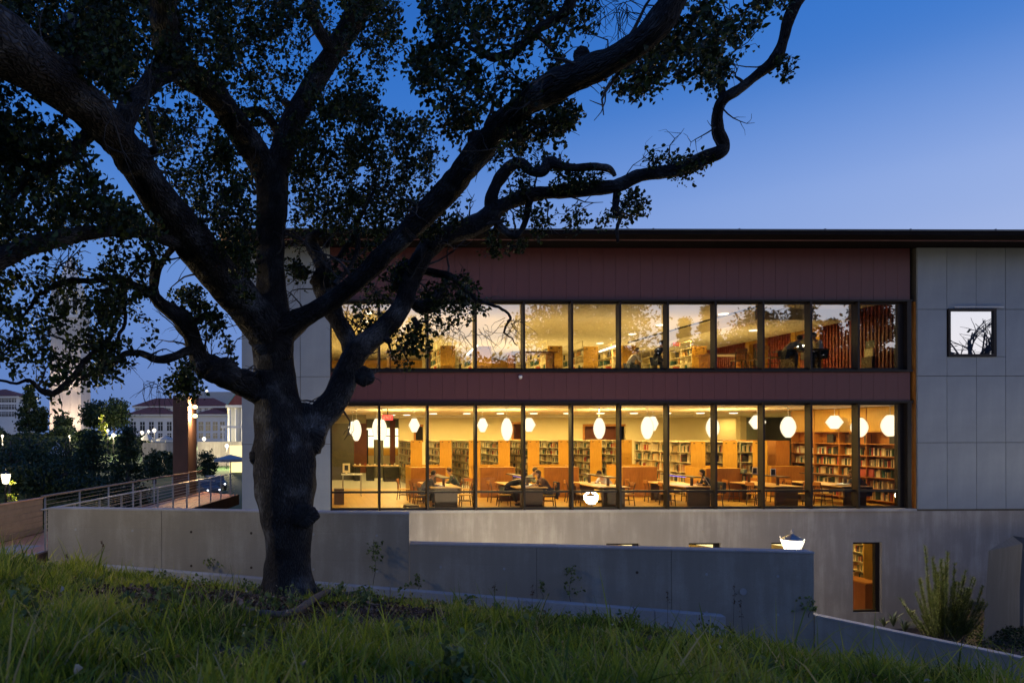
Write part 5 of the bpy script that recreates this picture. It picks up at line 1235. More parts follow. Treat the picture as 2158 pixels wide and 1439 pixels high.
# timber bookshelves built along the right side wall
sw = empty("bookcase", (XRW - .4, 24.75, FL1), label="deep timber bookcase lining the right end of the reading room", cat="bookcase")
Ls = 5.4; m = MB(); m.box(.36, .39, 0, Ls, 0, CE1 - .1); m.build("back_panel", M['oak_deep'], sw)
zs = [.12, .55, .98, 1.38, 1.80, 2.25, 2.72]
shm = MB(); shm.box(0, .36, 0, Ls, 0, .03); me = shm.mesh("shelf", M['oak_deep'])
for z in zs: link("shelf", me, sw, (0, 0, z))
upm = MB(); upm.box(.0, .36, -.015, .015, 0, CE1 - .12); me = upm.mesh("upright", M['oak_deep'])
for i in range(5): link("upright", me, sw, (-.004, Ls * i / 4, .0))
dm = MB(); dm.box(0, .02, .02, Ls / 4 - .02, 0, .92); me = dm.mesh("upper_door", M['oak'])
for i in range(4): link("upper_door", me, sw, (.01, Ls * i / 4, zs[-1] + .04))
bk = books_mesh(Ls, [z + .03 for z in zs[1:-2]], .27, 5, -1, bw=.055, bh=.30, fill=.93); link("books", bk, sw, (.36, 0, 0), kind='stuff')
bk = books_mesh(Ls, [zs[0] + .03], .27, 6, -1, bw=.06, bh=.32, fill=.85); link("books", bk, sw, (.36, 0, 0), kind='stuff')
rb = MB()
for i in range(9): rb.box(.08, .34, 1.10 + i * .075, 1.165 + i * .075, 0, .30)
rb.build("red_volumes", M['cloth_red'], sw, (-.01, 0, zs[2] + .03))
for y, c in ((.35, 'black'), (1.5, 'black'), (2.45, 'dark_wood'), (3.4, 'black')):
    m = MB(); m.cbox((.2, 0, .19), (.02, .34, .36)); m.build("displayed_book", M[c], sw, (0, y, zs[5] + .03))

# carrels: back to back study desks with tall oak screens
def carrel():
    e = empty("study_carrel", (0, 0, 0)); w, d, h = 1.46, 1.5, 1.28
    for k in range(2): m = MB(); m.box(-w / 2 + k * w / 2 + .003, -w / 2 + (k + 1) * w / 2 - .003, 0, .035, .02, h); m.build("front_panel", M['oak_front'], e)
    for s in (-1, 1): m = MB(); m.box(s * w / 2 - .018, s * w / 2 + .018, .036, d, 0, h + .004); m.build("side_panel", M['oak'], e)
    m = MB(); m.box(-.015, .015, .04, d, .7, h); m.build("divider", M['oak'], e)
    m = MB(); m.box(-w / 2 + .02, w / 2 - .02, .04, d, .70, .74); m.build("desk_top", M['oak_light'], e)
    m = MB(); m.box(-w / 2 + .02, w / 2 - .02, .04, .40, h - .04, h + .0); m.build("top_shelf", M['oak'], e)
    m = MB(); m.box(-w / 2, w / 2, d + .002, d + .03, .0, h + .05); m.build("rear_panel", M['oak'], e)
    return e
cp = carrel()
for i, (u, s) in enumerate(((902, "at the far left"), (1048, "behind the hunched reader in black"), (1183, "beside the reader in sage"), (1349, "between the reader in white and the reader with the paper"), (1500, "just behind the reader with the paper"), (1666, "at the foot of the timber pier"))):
    o = cp if i == 0 else copy_tree(cp); y = 28.75 if i != 4 else 28.2
    o.location = ((u - 640) / 1440 * (y + .2), y - (0 if i != 4 else .9), FL1); tag(o, f"oak study carrel {s}", "study carrel", "oak study carrels between stacks and tables")

# reading tables with a long raised lamp shelf
TX = [5.2, 8.33, 11.35, 14.5, 17.75, 20.3]
def table(lit):
    e = empty("reading_table", (0, 0, 0)); w, d = 1.15, 2.9
    m = MB(); m.box(-w / 2, w / 2, 0, d, .71, .75); m.build("table_top", M['oak_light'], e, bevel=.006)
    for y in (.10, d - .16): m = MB(); m.box(-w / 2 + .16, w / 2 - .16, y, y + .06, 0, .708); m.build("leg", M['dark_wood'], e)
    m = MB(); m.box(-.10, .10, .17, d - .17, .55, .708); m.build("apron", M['dark_wood'], e)
    for y in (.55, d - .7): m = MB(); m.box(-.045, .045, y, y + .05, .752, 1.06); m.build("lamp_post", M['dark_wood'], e)
    m = MB(); m.box(-.17, .17, .15, d - .2, 1.062, 1.10); m.build("lamp_shelf", M['dark_wood'], e)
    if lit:
        m = MB(); m.box(-.10, .10, .9, d - .9, 1.04, 1.058); m.build("tube", M[lit], e)
    return e
TL = ["reading table at left with an open book lying in a pool of light", "reading table with a blue glowing lamp shelf and a hunched reader", "reading table with an empty lamp shelf behind the mirrored lantern",
      "reading table with a blue lit shelf and a reader holding a paper", "reading table with two dark framed cards on its lamp shelf", "reading table at the right end beside the timber bookcase"]
tabs = []
for i, x in enumerate(TX):
    e = table('blue_tube' if i in (1, 3) else None); e.location = (x, 24.75, FL1); tag(e, TL[i], "table", "reading tables along the lower windows")
    if i in (0, 1, 2, 3, 5): lamp("task_light", 'AREA', (0, 1.3, 1.03), 5.0 if i != 1 else 7, (1, .9, .62), .3, parent=e, size_y=1.6, shape=True)
def chair_proto():
    e = empty("wooden_chair", (0, 0, 0)); # faces +x
    m = MB(); m.box(-.21, .23, -.22, .22, .42, .455); m.build("seat", M['oak'], e, bevel=.01)
    for sx in (-1, 1):
        for sy in (-1, 1):
            m = MB(); m.tube([(sx * .18 + (.03 if sx > 0 else -.05), sy * .19, 0), (sx * .18, sy * .18, .42)] + ([(-.19, sy * .18, .60), (-.26, sy * .18, .86)] if sx < 0 else []), .018, 6); m.build("leg", M['dark_wood'], e)
    m = MB(); m.cbox((-.255, 0, .80), (.025, .40, .13)); m.build("backrest", M['oak_deep'], e)
    sm = MB(); sm.cbox((-.225, 0, .60), (.014, .025, .32)); me = sm.mesh("slat", M['oak_deep'])
    for k in range(4): link("slat", me, e, (0, -.12 + .08 * k, 0))
    m = MB(); m.box(-.17, .19, -.185, -.165, .20, .225); m.box(-.17, .19, .165, .185, .20, .225); m.build("stretcher", M['dark_wood'], e)
    return e
cproto = chair_proto(); first = [True]
def chair(x, y, rz, label, z=FL1, group="wooden chairs at the reading tables"):
    o = cproto if first[0] else copy_tree(cproto); first[0] = False
    o.location = (x, y, z); o.rotation_euler = (0, 0, rz); return tag(o, label, "chair", group)
who = ["table at the far left", "table with the hunched reader", "table behind the mirrored lantern", "table of the reader with the paper", "table with the framed cards", "last table at the right"]
for i, x in enumerate(TX):
    for s in (-1, 1):
        for j, y in enumerate((25.35, 26.75)):
            if i == 5 and s == 1: continue
            chair(x + s * (.78 + rng.uniform(-.04, .1)), y + rng.uniform(-.1, .1), (0 if s < 0 else math.pi) + rng.uniform(-.2, .2),
                  f"{'near' if j == 0 else 'far'} {'left' if s < 0 else 'right'} chair at the {who[i]}")
chair(4.1, 28.0, -.4, "wooden chair turned askew beside the first carrel")
chair(12.9, 27.6, 2.3, "wooden chair standing free in front of the fourth carrel")
chair(18.7, 28.0, .5, "wooden chair pushed to the carrel by the timber pier")
chair(6.75, 27.9, -1.8, "wooden chair between the first and second carrels")
m = MB(); m.lathe((0, 0, 0), [(.28, 0), (.30, .05), (.27, .14), (.05, .16)], 16); o = m.build("floor_cushion", M['dark_wood'], loc=(3.9, 24.75, FL1)); tag(o, "low dark round stool on the floor behind the second window", "stool")
# small things on the tables
def book_open(x, y, z, rz, label, mat='paper', sc=1.0):
    m = MB()
    for s in (-1, 1): m.add([(0, -.14 * sc, .0), (s * .2 * sc, -.14 * sc, .025), (s * .2 * sc, .14 * sc, .025), (0, .14 * sc, 0), (0, -.14 * sc, -.012), (s * .2 * sc, -.14 * sc, -.005), (s * .2 * sc, .14 * sc, -.005), (0, .14 * sc, -.012)],
                            [(0, 1, 2, 3), (7, 6, 5, 4), (0, 4, 5, 1), (1, 5, 6, 2), (2, 6, 7, 3)])
    o = m.build("open_book", M[mat], loc=(x, y, z), rz=rz); return tag(o, label, "book")
zt = FL1 + .77
book_open(TX[0] - .25, 25.3, zt, .3, "open book on the first reading table"); book_open(TX[1] - .1, 25.2, zt, .1, "open book in front of the hunched reader"); book_open(TX[1] + .3, 25.6, zt, 1.2, "open book before the woman with the dark coat")
book_open(TX[5] - .2, 25.3, zt + .02, .2, "white open book at the right end table", sc=1.4)
m = MB(); m.cbox((0, 0, .16), (.5, .02, .34), .2, 0, -.5); o = m.build("newspaper", M['paper'], loc=(TX[3] + .45, 25.15, zt + .02), rz=.9); tag(o, "pale newspaper held up by the reader in black", "newspaper")
for k, dy in enumerate((1.15, 2.2)):
    e = empty("framed_card", (TX[4] + .02, 24.75 + dy - .3, FL1 + 1.10), label=("dark framed card on the near end of the lamp shelf", "dark framed card on the far end of the lamp shelf")[k], cat="sign")
    m = MB(); m.box(-.10, .10, 0, .02, 0, .26); m.build("frame", M['paper'], e); m = MB(); m.box(-.075, .075, -.004, -.001, .03, .23); m.build("card", M['black'], e)
m = MB(); m.box(0, .14, 0, .2, 0, .16); o = m.build("leaflet_box", M['cloth_sage'], loc=(TX[4] - .2, 27.0, FL1 + 1.10)); tag(o, "small pale box beside the far framed card", "box")

# ------------------------------------------------------------------ hanging paper lanterns
def pendant(u, v, t, w, h, kind, label):
    p = at(u, v, t=t); W_, H_ = w / FPX * t / 2, h / FPX * t
    e = empty("pendant_lamp", (p.x, p.y, CE1), label=label, cat="pendant lamp", group="white paper pendant lamps"); dz = p.z - CE1
    if kind == 'oval': prof = [(W_ * a, H_ * b) for a, b in ((.28, -.5), (.38, -.485), (.60, -.40), (.84, -.26), (.97, -.1), (1, 0), (.97, .1), (.84, .26), (.60, .40), (.40, .485), (.28, .5))]
    else: prof = [(W_ * a, H_ * b) for a, b in ((.36, -.5), (.45, -.48), (.72, -.25), (.97, -.03), (1, 0), (.97, .03), (.74, .25), (.45, .48), (.36, .5))]
    m = MB(); m.lathe((0, 0, dz), prof, 24); m.build("paper_shade", M['lamp_globe'], e, smooth=(kind == 'oval'))
    m = MB(); m.tube([(0, 0, dz + H_ / 2), (0, 0, 0)], .009, 6); m.build("cord", M['steel_white'], e)
    m = MB(); m.lathe((0, 0, -.03), [(.05, 0), (.06, .03)], 10); m.build("ceiling_rose", M['steel_white'], e)
PN = [(751, 907, 27, 22, 44, 'oval', "oval pendant lamp farthest left behind the first lower window"), (743, 902, 31, 20, 28, 'd', "faceted pendant lamp half hidden behind the leftmost oval one"),
      (794, 903, 29, 20, 42, 'oval', "oval pendant lamp just left of the second mullion"), (805, 906, 27, 22, 44, 'oval', "oval pendant lamp just right of the second mullion"),
      (873, 896.5, 31, 24, 29, 'd', "faceted pendant lamp in front of the first book stack"), (1017, 896.5, 31, 23, 29, 'd', "faceted pendant lamp beside the fourth mullion"),
      (1068, 905.5, 27, 24, 47, 'oval', "oval pendant lamp before the red brown alcove"), (1115, 896, 31, 27, 29, 'd', "faceted pendant lamp behind the fifth mullion"),
      (1263, 904, 27, 24, 44, 'oval', "oval pendant lamp right above the mirrored lantern"), (1364, 903, 27, 25, 47, 'oval', "oval pendant lamp overlapping a faceted one"),
      (1376, 894, 31, 22, 30, 'd', "faceted pendant lamp touching the oval one on its left"), (1502, 903, 27, 26, 44, 'oval', "oval pendant lamp cut by a mullion above the reader in black"),
      (1596, 891.5, 30, 32, 29, 'd', "faceted pendant lamp before the grey wall"), (1661, 902, 27, 29, 44, 'oval', "oval pendant lamp before the timber pier"),
      (1758.5, 892, 27.5, 32, 28, 'd', "faceted pendant lamp before the timber bookcase"), (1811, 903, 25.6, 31, 41, 'oval', "oval pendant lamp cut by the last mullion"),
      (1876, 899.5, 24.95, 33, 45, 'oval', "large oval pendant lamp farthest right")]
for a in PN: pendant(*a)

# ------------------------------------------------------------------ lobby furniture at the left
def bx(name, mat, x0, x1, y0, y1, z0, z1, label, cat, **k): m = MB(); m.box(x0, x1, y0, y1, z0, z1); o = m.build(name, M[mat], **k); return tag(o, label, cat)
dk = empty("service_desk", (3.2, 40, FL1), label="long dark lobby desk with a pale worktop seen past the first stack", cat="desk")
for u0, u1, y, h in ((747, 759, 39.2, .78), (773, 789, 39.2, .80), (809, 841, 38.6, .82)):
    m = MB(); xa, xb = X_at(u0, y), X_at(u1, y); m.box(xa, xb, y, y + .6, 0, h); part(dk, m, "desk_front", M['black']) if False else m.build("desk_front", M['black'], dk, (-3.2, -40, 0))
m = MB(); m.box(X_at(745, 39.2), X_at(842, 39.2), 39.15, 39.9, .83, .87); m.build("desk_top", M['oak_light'], dk, (-3.2, -40, 0))
for k in range(9):
    u = 748 + k * 10.5; x = X_at(u, 39.4); m = MB(); m.cbox((0, 0, .09), (.10, .08, .05 + .05 * (k % 3))); m.build("desk_items", M[('paper', 'paper', 'cloth_red', 'cloth_green')[k % 4]], dk, (x - 3.2, -.6, .84))
ws = empty("computer_stand", (1.7, 29.5, FL1), label="pale computer monitor on a standing desk at the far left", cat="computer desk")
m = MB(); m.box(-.05, .85, 0, .6, .92, .96); m.build("desk_top", M['steel_white'], ws)
m = MB(); m.box(0, .32, .2, .24, 1.02, 1.42); m.box(.12, .2, .2, .26, .96, 1.02); m.build("monitor", M['shelf_cream'], ws); m = MB(); m.box(.08, .24, .19, .198, 1.12, 1.34); m.build("screen", M['black'], ws)
for x in (0, .78):
    for y in (.03, .55): m = MB(); m.box(x, x + .03, y, y + .03, 0, .918); m.build("leg", M['steel_rail'], ws)
bx("waste_bin", 'dark_wood', 1.18, 1.55, 26.2, 26.6, FL1, .62, "dark square bin standing by the left jamb", "bin")
bk2 = empty("notice_board", (X0 - .02, 25.6, 1.2), label="narrow notice board with leaflets on the left wall", cat="notice board")
m = MB(); m.box(0, .02, 0, .7, 0, 1.2); m.build("board", M['oak_light'], bk2)
for k in range(5): m = MB(); m.box(.022, .03, .05 + .12 * k, .14 + .12 * k, .2 + .17 * (k % 3), .36 + .17 * (k % 3)); m.build("leaflet", M[('cloth_red', 'paper', 'black')[k % 3]], bk2)

# ------------------------------------------------------------------ people
def skin_obj(name, verts, edges, radii, mat, parent, root=0, sub=1):
    bm = bmesh.new(); ly = bm.verts.layers.skin.verify(); bv = [bm.verts.new(v) for v in verts]
    for i, (v, r) in enumerate(zip(bv, radii)):
        v[ly].radius = (r, r) if not isinstance(r, tuple) else r; v[ly].use_root = (i == root)
    for a, b_ in edges: bm.edges.new((bv[a], bv[b_]))
    me = bpy.data.meshes.new(name); bm.to_mesh(me); bm.free(); me.materials.append(mat)
    o = link(name, me, parent); s = o.modifiers.new("skin", 'SKIN'); s.use_smooth_shade = True; s.branch_smoothing = .4
    u = o.modifiers.new("round", 'SUBSURF'); u.levels = sub; u.render_levels = sub; return o
def person(loc, rz, label, shirt='cloth_dark', trousers='denim', hair='hair', lean=.4, seat=.47, arms='table', head_down=.3, stand=False, longhair=False, scale=1.0, group=None):
    """faces +x; seated unless stand"""
    e = empty("person", loc, rz, label=label, cat="person", group=group); e.scale = (scale,) * 3
    L = lean
    if not stand:
        hip = Vector((0, 0, seat + .09)); J = [hip, hip + Vector((.04 + .10 * L, 0, .18)), hip + Vector((.06 + .28 * L, 0, .36 - .05 * L)), hip + Vector((.09 + .44 * L, 0, .50 - .12 * L))]
        neck = J[3] + Vector((.03 + .08 * L, 0, .08)); head = neck + Vector((.05 + .07 * head_down, 0, .13 - .03 * head_down))
        legs = lambda s: [hip + Vector((.02, s * .09, -.02)), hip + Vector((.42, s * .11, .02)), Vector((.44 + .05 * s, s * .12, .10)), Vector((.58 + .05 * s, s * .13, .04))]
    else:
        hip = Vector((0, 0, .93)); J = [hip, hip + Vector((.02, 0, .16)), hip + Vector((.04, 0, .34)), hip + Vector((.06, 0, .49))]; neck = J[3] + Vector((.02, 0, .08)); head = neck + Vector((.04, 0, .14))
        legs = lambda s: [hip + Vector((0, s * .09, -.02)), Vector((.18 * s + .06, s * .09, .50)), Vector((.30 * s, s * .09, .09 + (.05 if s < 0 else 0))), Vector((.30 * s + .15, s * .10, .04))]
    def arm(s):
        sh = J[3] + Vector((-.01, s * .18, -.02))
        if stand: return [sh, sh + Vector((-.10 * s, s * .05, -.28)), sh + Vector((.10 - .14 * s, s * .05, -.50)), sh + Vector((.14 - .14 * s, s * .04, -.58))]
        if arms == 'table':
            hz = Vector((max(.42, sh.x + .22), s * .16, .80)); el = sh.lerp(hz, .5) + Vector((-.04, s * .07, -.12)); return [sh, el, hz, hz + Vector((.08, -s * .03, -.0))]
        if arms == 'face':
            el = Vector((sh.x + .20, s * .17, .80)); hz = head + Vector((.09, s * .05, -.09)); return [sh, el, hz, hz + Vector((.0, -s * .01, .07))]
        el = sh + Vector((.02, s * .05, -.27)); hz = Vector((sh.x + .24, s * .10, seat + .14)); return [sh, el, hz, hz + Vector((.08, 0, 0))]
    V = J + [neck, head + Vector((0, 0, .0)), head + Vector((.01, 0, .10))]; Rr = [(.11, .15), (.10, .135), (.11, .15), (.08, .11), .052, .088, .055]; E = [(0, 1), (1, 2), (2, 3), (3, 4), (4, 5), (5, 6)]
    sV = list(V[:4]); sR = [(.125, .17), (.115, .15), (.125, .165), (.09, .12)]; sE = [(0, 1), (1, 2), (2, 3)]; tV = [J[0]]; tR = [(.135, .175)]; tE = []
    for s in (-1, 1):
        a = arm(s); b0 = len(V); V += a; Rr += [.052, .042, .030, .034]; E += [(3, b0), (b0, b0 + 1), (b0 + 1, b0 + 2), (b0 + 2, b0 + 3)]
        b1 = len(sV); sV += a[:2] + [a[1].lerp(a[2], .9)]; sR += [.070, .056, .044]; sE += [(3, b1), (b1, b1 + 1), (b1 + 1, b1 + 2)]
        # five fingers leave the palm
        w = a[3]; fd_ = (a[3] - a[2]).normalized(); side = Vector((0, 1, 0)); m = MB()
        for k in range(4): q = w + side * (.012 * (k - 1.5)) + fd_ * .012; m.tube([q, q + fd_ * .035 + Vector((0, 0, -.006)), q + fd_ * (.055 + .006 * (1 - abs(k - 1.5))) + Vector((0, 0, -.022))], [.008, .0075, .006], 5)
        q = w - side * s * .028; m.tube([q - fd_ * .01, q + fd_ * .02 - side * s * .014, q + fd_ * .042 - side * s * .010], [.010, .009, .007], 5); m.build("fingers", M['skin'], e, smooth=True)
        l = legs(s); b0 = len(V); V += l; Rr += [.085, .062, .042, .035]; E += [(0, b0), (b0, b0 + 1), (b0 + 1, b0 + 2), (b0 + 2, b0 + 3)]
        b1 = len(tV); tV += l[:2] + [l[1].lerp(l[2], .93)]; tR += [.105, .078, .062]; tE += [(0, b1), (b1, b1 + 1), (b1 + 1, b1 + 2)]
        m = MB(); f0 = l[3]; m.cbox((f0.x - .04, f0.y, .045), (.26, .09, .085)); m.build("shoe", M['black'], e, bevel=.03)
    skin_obj("body", V, E, Rr, M['skin'], e); skin_obj("shirt", sV, sE, sR, M[shirt], e); skin_obj("trousers", tV, tE, tR, M[trousers], e)
    bm = bmesh.new(); bmesh.ops.create_icosphere(bm, subdivisions=3, radius=1); c = head + Vector((-.022, 0, .045))
    for vt in bm.verts:
        d = vt.co.copy(); k = 1 + .06 * noise.noise(d * 4); z = d.z
        if d.x > .35 and z < .35: k *= .72
        if longhair and z < 0 and d.x < .2: vt.co = Vector((d.x * .10 - .01, d.y * .105, z * .24)) * k + c
        else: vt.co = Vector((d.x * .112, d.y * .098, z * (.115 if z > 0 else .09))) * k + c
    me = bpy.data.meshes.new("hair"); bm.to_mesh(me); bm.free(); me.materials.append(M[hair]); me.polygons.foreach_set("use_smooth", [True] * len(me.polygons)); link("hair", me, e)
    m = MB(); m.lathe((head.x + .093, 0, head.z - .01), [(.004, -.02), (.014, -.012), (.010, .012), (.003, .022)], 6)
    for s in (-1, 1): m.cbox((head.x + .0, s * .088, head.z), (.03, .012, .05))
    m.build("nose_and_ears", M['skin'], e, smooth=True)
    m = MB(); [m.cbox((head.x + .083, s * .03, head.z + .02), (.012, .02, .012)) for s in (-1, 1)]; m.cbox((head.x + .082, 0, head.z - .042), (.012, .035, .008)); m.build("eyes_and_mouth", M['hair'], e)
    return e
person((TX[0] - .80, 25.35, FL1), .15, "reader in a grey shirt seated at the left side of the first table", 'cloth_grey', 'denim', 'hair', .55)
person((TX[0] + .84, 26.8, FL1), math.pi - .3, "person in a dark green jacket at the far right of the first table", 'cloth_green', 'cloth_dark', 'hair_brown', .3)
person((TX[1] - .78, 25.6, FL1), .1, "reader in a black hooded top bent low beside the blue lamp", 'cloth_dark', 'cloth_dark', 'hair', 1.15, head_down=1)
person((TX[1] + .82, 25.35, FL1), math.pi + .1, "woman in a brown top with a dark coat over her chair", 'cloth_brown', 'denim', 'hair_brown', .5, longhair=True)
person((TX[1] + .62, 27.6, FL1), -.5, "person in a sage green shirt with arms on a desk behind", 'cloth_sage', 'denim', 'hair', .5)
person((TX[2] + .78, 26.75, FL1), math.pi + .5, "person in a white shirt bending over the third table", 'cloth_white', 'cloth_beige', 'hair', 1.0, head_down=1)
person((TX[3] + .80, 25.3, FL1), math.pi - .1, "reader in black with long hair holding up a pale paper", 'cloth_dark', 'cloth_dark', 'hair', .45, longhair=True)
person((TX[5] + .70, 25.2, FL1), math.pi - .1, "person in a dark jacket at the right end table", 'cloth_dark', 'cloth_dark', 'hair_brown', .7)
m = MB(); m.cbox((0, 0, -.22), (.10, .46, .50)); m.cbox((.02, .05, -.52), (.06, .30, .2)); o = m.build("coat", M['cloth_dark'], loc=(TX[1] + 1.10, 25.35, FL1 + .88), bevel=.03); tag(o, "dark coat hung over the brown topped woman's chair", "coat")
m = MB(); m.cbox((0, 0, -.18), (.12, .44, .42)); o = m.build("coat", M['cloth_dark'], loc=(TX[3] + 1.10, 25.3, FL1 + .86), bevel=.03); tag(o, "black coat on the chair of the reader with the paper", "coat")

# ------------------------------------------------------------------ upper floor things
protU = stack_proto(4.4, 1.42, 4, 61, W=.62, rail=.26, fill=.45)
UL_ = ["at the left under the leaves", "seen through the hanging twigs", "behind the fourth upper window", "behind the fifth upper window", "behind the sixth upper window", "left of the timber doors"]
for i, (u, d) in enumerate(((945, 0), (1022, .2), (1173, .1), (1249, .3), (1330, 0), (1481, .2))):
    o = protU if i == 0 else copy_tree(protU); t = 28.8 + d
    o.location = ((u - 640) / 1440 * t, t, FL2); tag(o, f"low upstairs bookcase with top rail {UL_[i]}", "bookcase", "low bookcases on the upper floor")
def tube_lamp(u0, v0, u1, v1, t0, t1, label):
    a, b_ = at(u0, v0, t=t0), at(u1, v1, t=t1); e = empty("strip_lamp", a, label=label, cat="strip lamp"); m = MB(); m.tube([(0, 0, 0), b_ - a], .035, 8); m.build("glowing_tube", M['white_tube'], e)
    m = MB(); mid = (b_ - a) * .5; m.tube([mid + Vector((0, 0, -.04)), mid + Vector((0, 0, -.3))], .02, 6); m.build("bracket", M['steel_white'], e)
tube_lamp(985, 748, 1006, 729, 30, 26.8, "glowing strip lamp on the bookcase behind the third upper mullion"); tube_lamp(1264, 742, 1308, 727, 29.5, 26.6, "long bright strip lamp on the bookcase in the sixth upper bay")
tube_lamp(1660, 733, 1704, 730, 27.2, 26.4, "bright strip lamp over the bent reader's desk upstairs")
p = lambda u, v, t: at(u, v, t=t)
person((p(1325, 0, 28.2).x, 28.0, FL2 - .12), .3, "upstairs reader in a pale checked top under the sixth window", 'cloth_white', 'denim', 'cloth_white' if False else 'hair_brown', .5, seat=.50)
person((p(1382, 0, 27).x, 26.8, FL2), .4, "upstairs reader in a dark jacket left of the ninth mullion", 'cloth_dark', 'denim', 'hair', .35, seat=.5)
person((p(1648, 0, 26).x, 25.6, FL2), .2, "upstairs reader in beige bent over a lit desk", 'cloth_beige', 'denim', 'hair', .95, seat=.62, head_down=1)
person((p(1732, 0, 26).x, 25.7, FL2), math.pi, "upstairs reader in white with folded arms at the lit desk", 'cloth_white', 'cloth_dark', 'hair', .3, seat=.62)
m = MB(); m.box(-.75, .75, -.5, .5, .70, .74); m.box(-.5, -.44, -.4, .4, 0, .698); m.box(.44, .5, -.4, .4, 0, .698)
o = m.build("desk", M['dark_wood'], loc=(p(1690, 0, 26).x, 25.8, FL2 + .12)); tag(o, "dark desk between the two upstairs readers", "desk")
chair(p(1622, 0, 25.8).x, 25.5, .2, "orange lit chair behind the beige reader upstairs", FL2 + .1, "upstairs chairs"); chair(p(1562, 0, 26.5).x, 26.4, 1.4, "upstairs chair left of the timber doors", FL2 + .1, "upstairs chairs"); chair(p(1585, 0, 26.5).x, 26.2, 2.0, "upstairs chair beside the low sloping table", FL2 + .1, "upstairs chairs")
m = MB(); m.box(-.9, .9, -.45, .45, .74, .79); m.box(-.8, -.74, -.4, .4, 0, .738); m.box(.74, .8, -.4, .4, 0, .738); me = m.mesh("table", M['oak_deep'])
for u, y, s in ((1125, 27.2, "upstairs table behind the fifth bay"), (1560, 27.8, "upstairs table below the exit sign"), (860, 26.8, "upstairs table behind the hanging leaves")):
    tag(link("table", me, None, (p(u, 0, 27).x, y, FL2 + .15)), s, "table", "upstairs tables")
mc = empty("microfilm_reader", (p(1860, 0, 25.8).x, 25.6, FL2 + .0), label="boxy pale machine on a stand at the right end upstairs", cat="machine")
m = MB(); m.box(-.2, .2, 0, .4, .95, 1.22); m.build("head", M['wall_green'], mc); m = MB(); m.box(-.24, .24, .02, .42, .62, .92); m.build("body", M['shelf_cream'], mc); m = MB(); m.box(-.3, .3, 0, .5, 0, .6); m.build("stand", M['dark_wood'], mc)

# lower room behind the tall base window
o = stack_proto(3.0, 3.0, 8, 91, W=.5, bh=.25); a0, a1 = BW[4]; o.location = (21.95, 26.2, -4.19); tag(o, "bookcase glimpsed through the tall base window", "bookcase")
ps = empty("pendant_lamp", ((1832 - 640) / 1440 * 25.6, 25.4, -.12), label="white dish lamp at the top of the tall base window", cat="pendant lamp"); m = MB(); m.lathe((0, 0, -1.28), [(.20, 0), (.34, .12), (.36, .30), (.2, .4)], 16); m.build("dish", M['lamp_globe'], ps, smooth=True); m = MB(); m.tube([(0, 0, -.88), (0, 0, 0)], .01, 6); m.build("cord", M['black'], ps)
tb = empty("timber_counter", (21.0, 25.2, -4.15), label="red brown counter below the shelves in the tall base window", cat="counter"); m = MB(); m.box(0, .62, 0, 3, 1.22, 1.27); m.build("top", M['oak_deep'], tb); m = MB(); m.box(.02, .6, .08, 2.95, 0, 1.218); m.build("front", M['red_brown'], tb)
for k, (a0_, a1_) in enumerate(BW[1:4]):
    m = MB(); m.tube([(a0_ + .9, 26.5, -1.42), (a1_ + 1.3, 26.1, -1.66)], .07, 8); o = m.build("strip_lamp", M['lit_window']); tag(o, "yellow strip lamp inside the %s low base window" % ("left", "middle", "right")[k], "strip lamp")

# camera dome on the cladding
m = MB(); m.lathe((0, 0, 0), [(.02, -.10), (.06, -.07), (.07, 0), (.05, .04)], 12); p_ = at(1097, 794, Y=24.08); o = m.build("security_camera", M['steel_white'], loc=p_, smooth=True); tag(o, "tiny white camera dome on the red cladding below the fourth upper window", "camera")
# ------------------------------------------------------------------ campus at the far left
def gz(p): return campus_z(p.x, p.y)
# bell tower
T_ = 228.0; k_ = T_ / FPX
bl = at(104, 890, t=T_); br_ = at(171, 890, t=T_); c0 = (bl + br_) / 2; tw_ = (br_ - bl).length
zg = -.9; twr = empty("bell_tower", (c0.x, c0.y + tw_ / 2, zg), label="tall floodlit stone bell tower half hidden by oak leaves", cat="tower")
hs = at(0, 668, t=T_).z - zg; w = tw_ / 2
def ring(m, z0, z1, a, b_): m.add([(-a, -a, z0), (a, -a, z0), (a, a, z0), (-a, a, z0), (-b_, -b_, z1), (b_, -b_, z1), (b_, b_, z1), (-b_, b_, z1)], [(0, 3, 2, 1), (4, 5, 6, 7), (0, 1, 5, 4), (1, 2, 6, 5), (2, 3, 7, 6), (3, 0, 4, 7)])
m = MB(); ring(m, 0, hs, w, w * .93); m.build("shaft", M['tower_stone'], twr)
pm = MB(); pm.box(-.45, .45, -.12, 0, 0, hs - 2); me = pm.mesh("pilaster", M['tower_stone'])
for x in (-.72, -.24, .24, .72): link("pilaster", me, twr, (x * w, -w * .99, 0))
m = MB(); ring(m, hs, hs + 1.0, w * 1.0, w * 1.02); m.build("cornice", M['white_stone'], twr)
m = MB()
for x in (-.86, -.3, .3, .86): m.box(x * w - .55, x * w + .55, -w * .92, -w * .92 + .9, hs + 1, hs + 8)
for x in (-.86, .86):
    for y in (-.2, .4, .9): m.box(x * w - .5, x * w + .5, y * w - .5, y * w + .5, hs + 1, hs + 8)
m.box(-w * .9, w * .9, -w * .9, w * .9, hs + 8, hs + 9.2); m.build("belfry", M['white_stone'], twr)
m = MB(); m.box(-w * .6, w * .6, -w * .6, w * .6, hs + 1, hs + 8); m.build("belfry_core", M['window_dark'], twr)
m = MB(); ring(m, hs + 9.2, hs + 12, w * .75, w * .66); ring(m, hs + 12, hs + 22, w * .6, .15); m.build("spire", M['white_stone'], twr)
for x in (-1, 1): m = MB(); m.lathe((x * w * .82, -w * .82, hs + 9.2), [(.6, 0), (.5, 2), (.05, 4.4)], 6); m.build("corner_obelisk", M['white_stone'], twr)
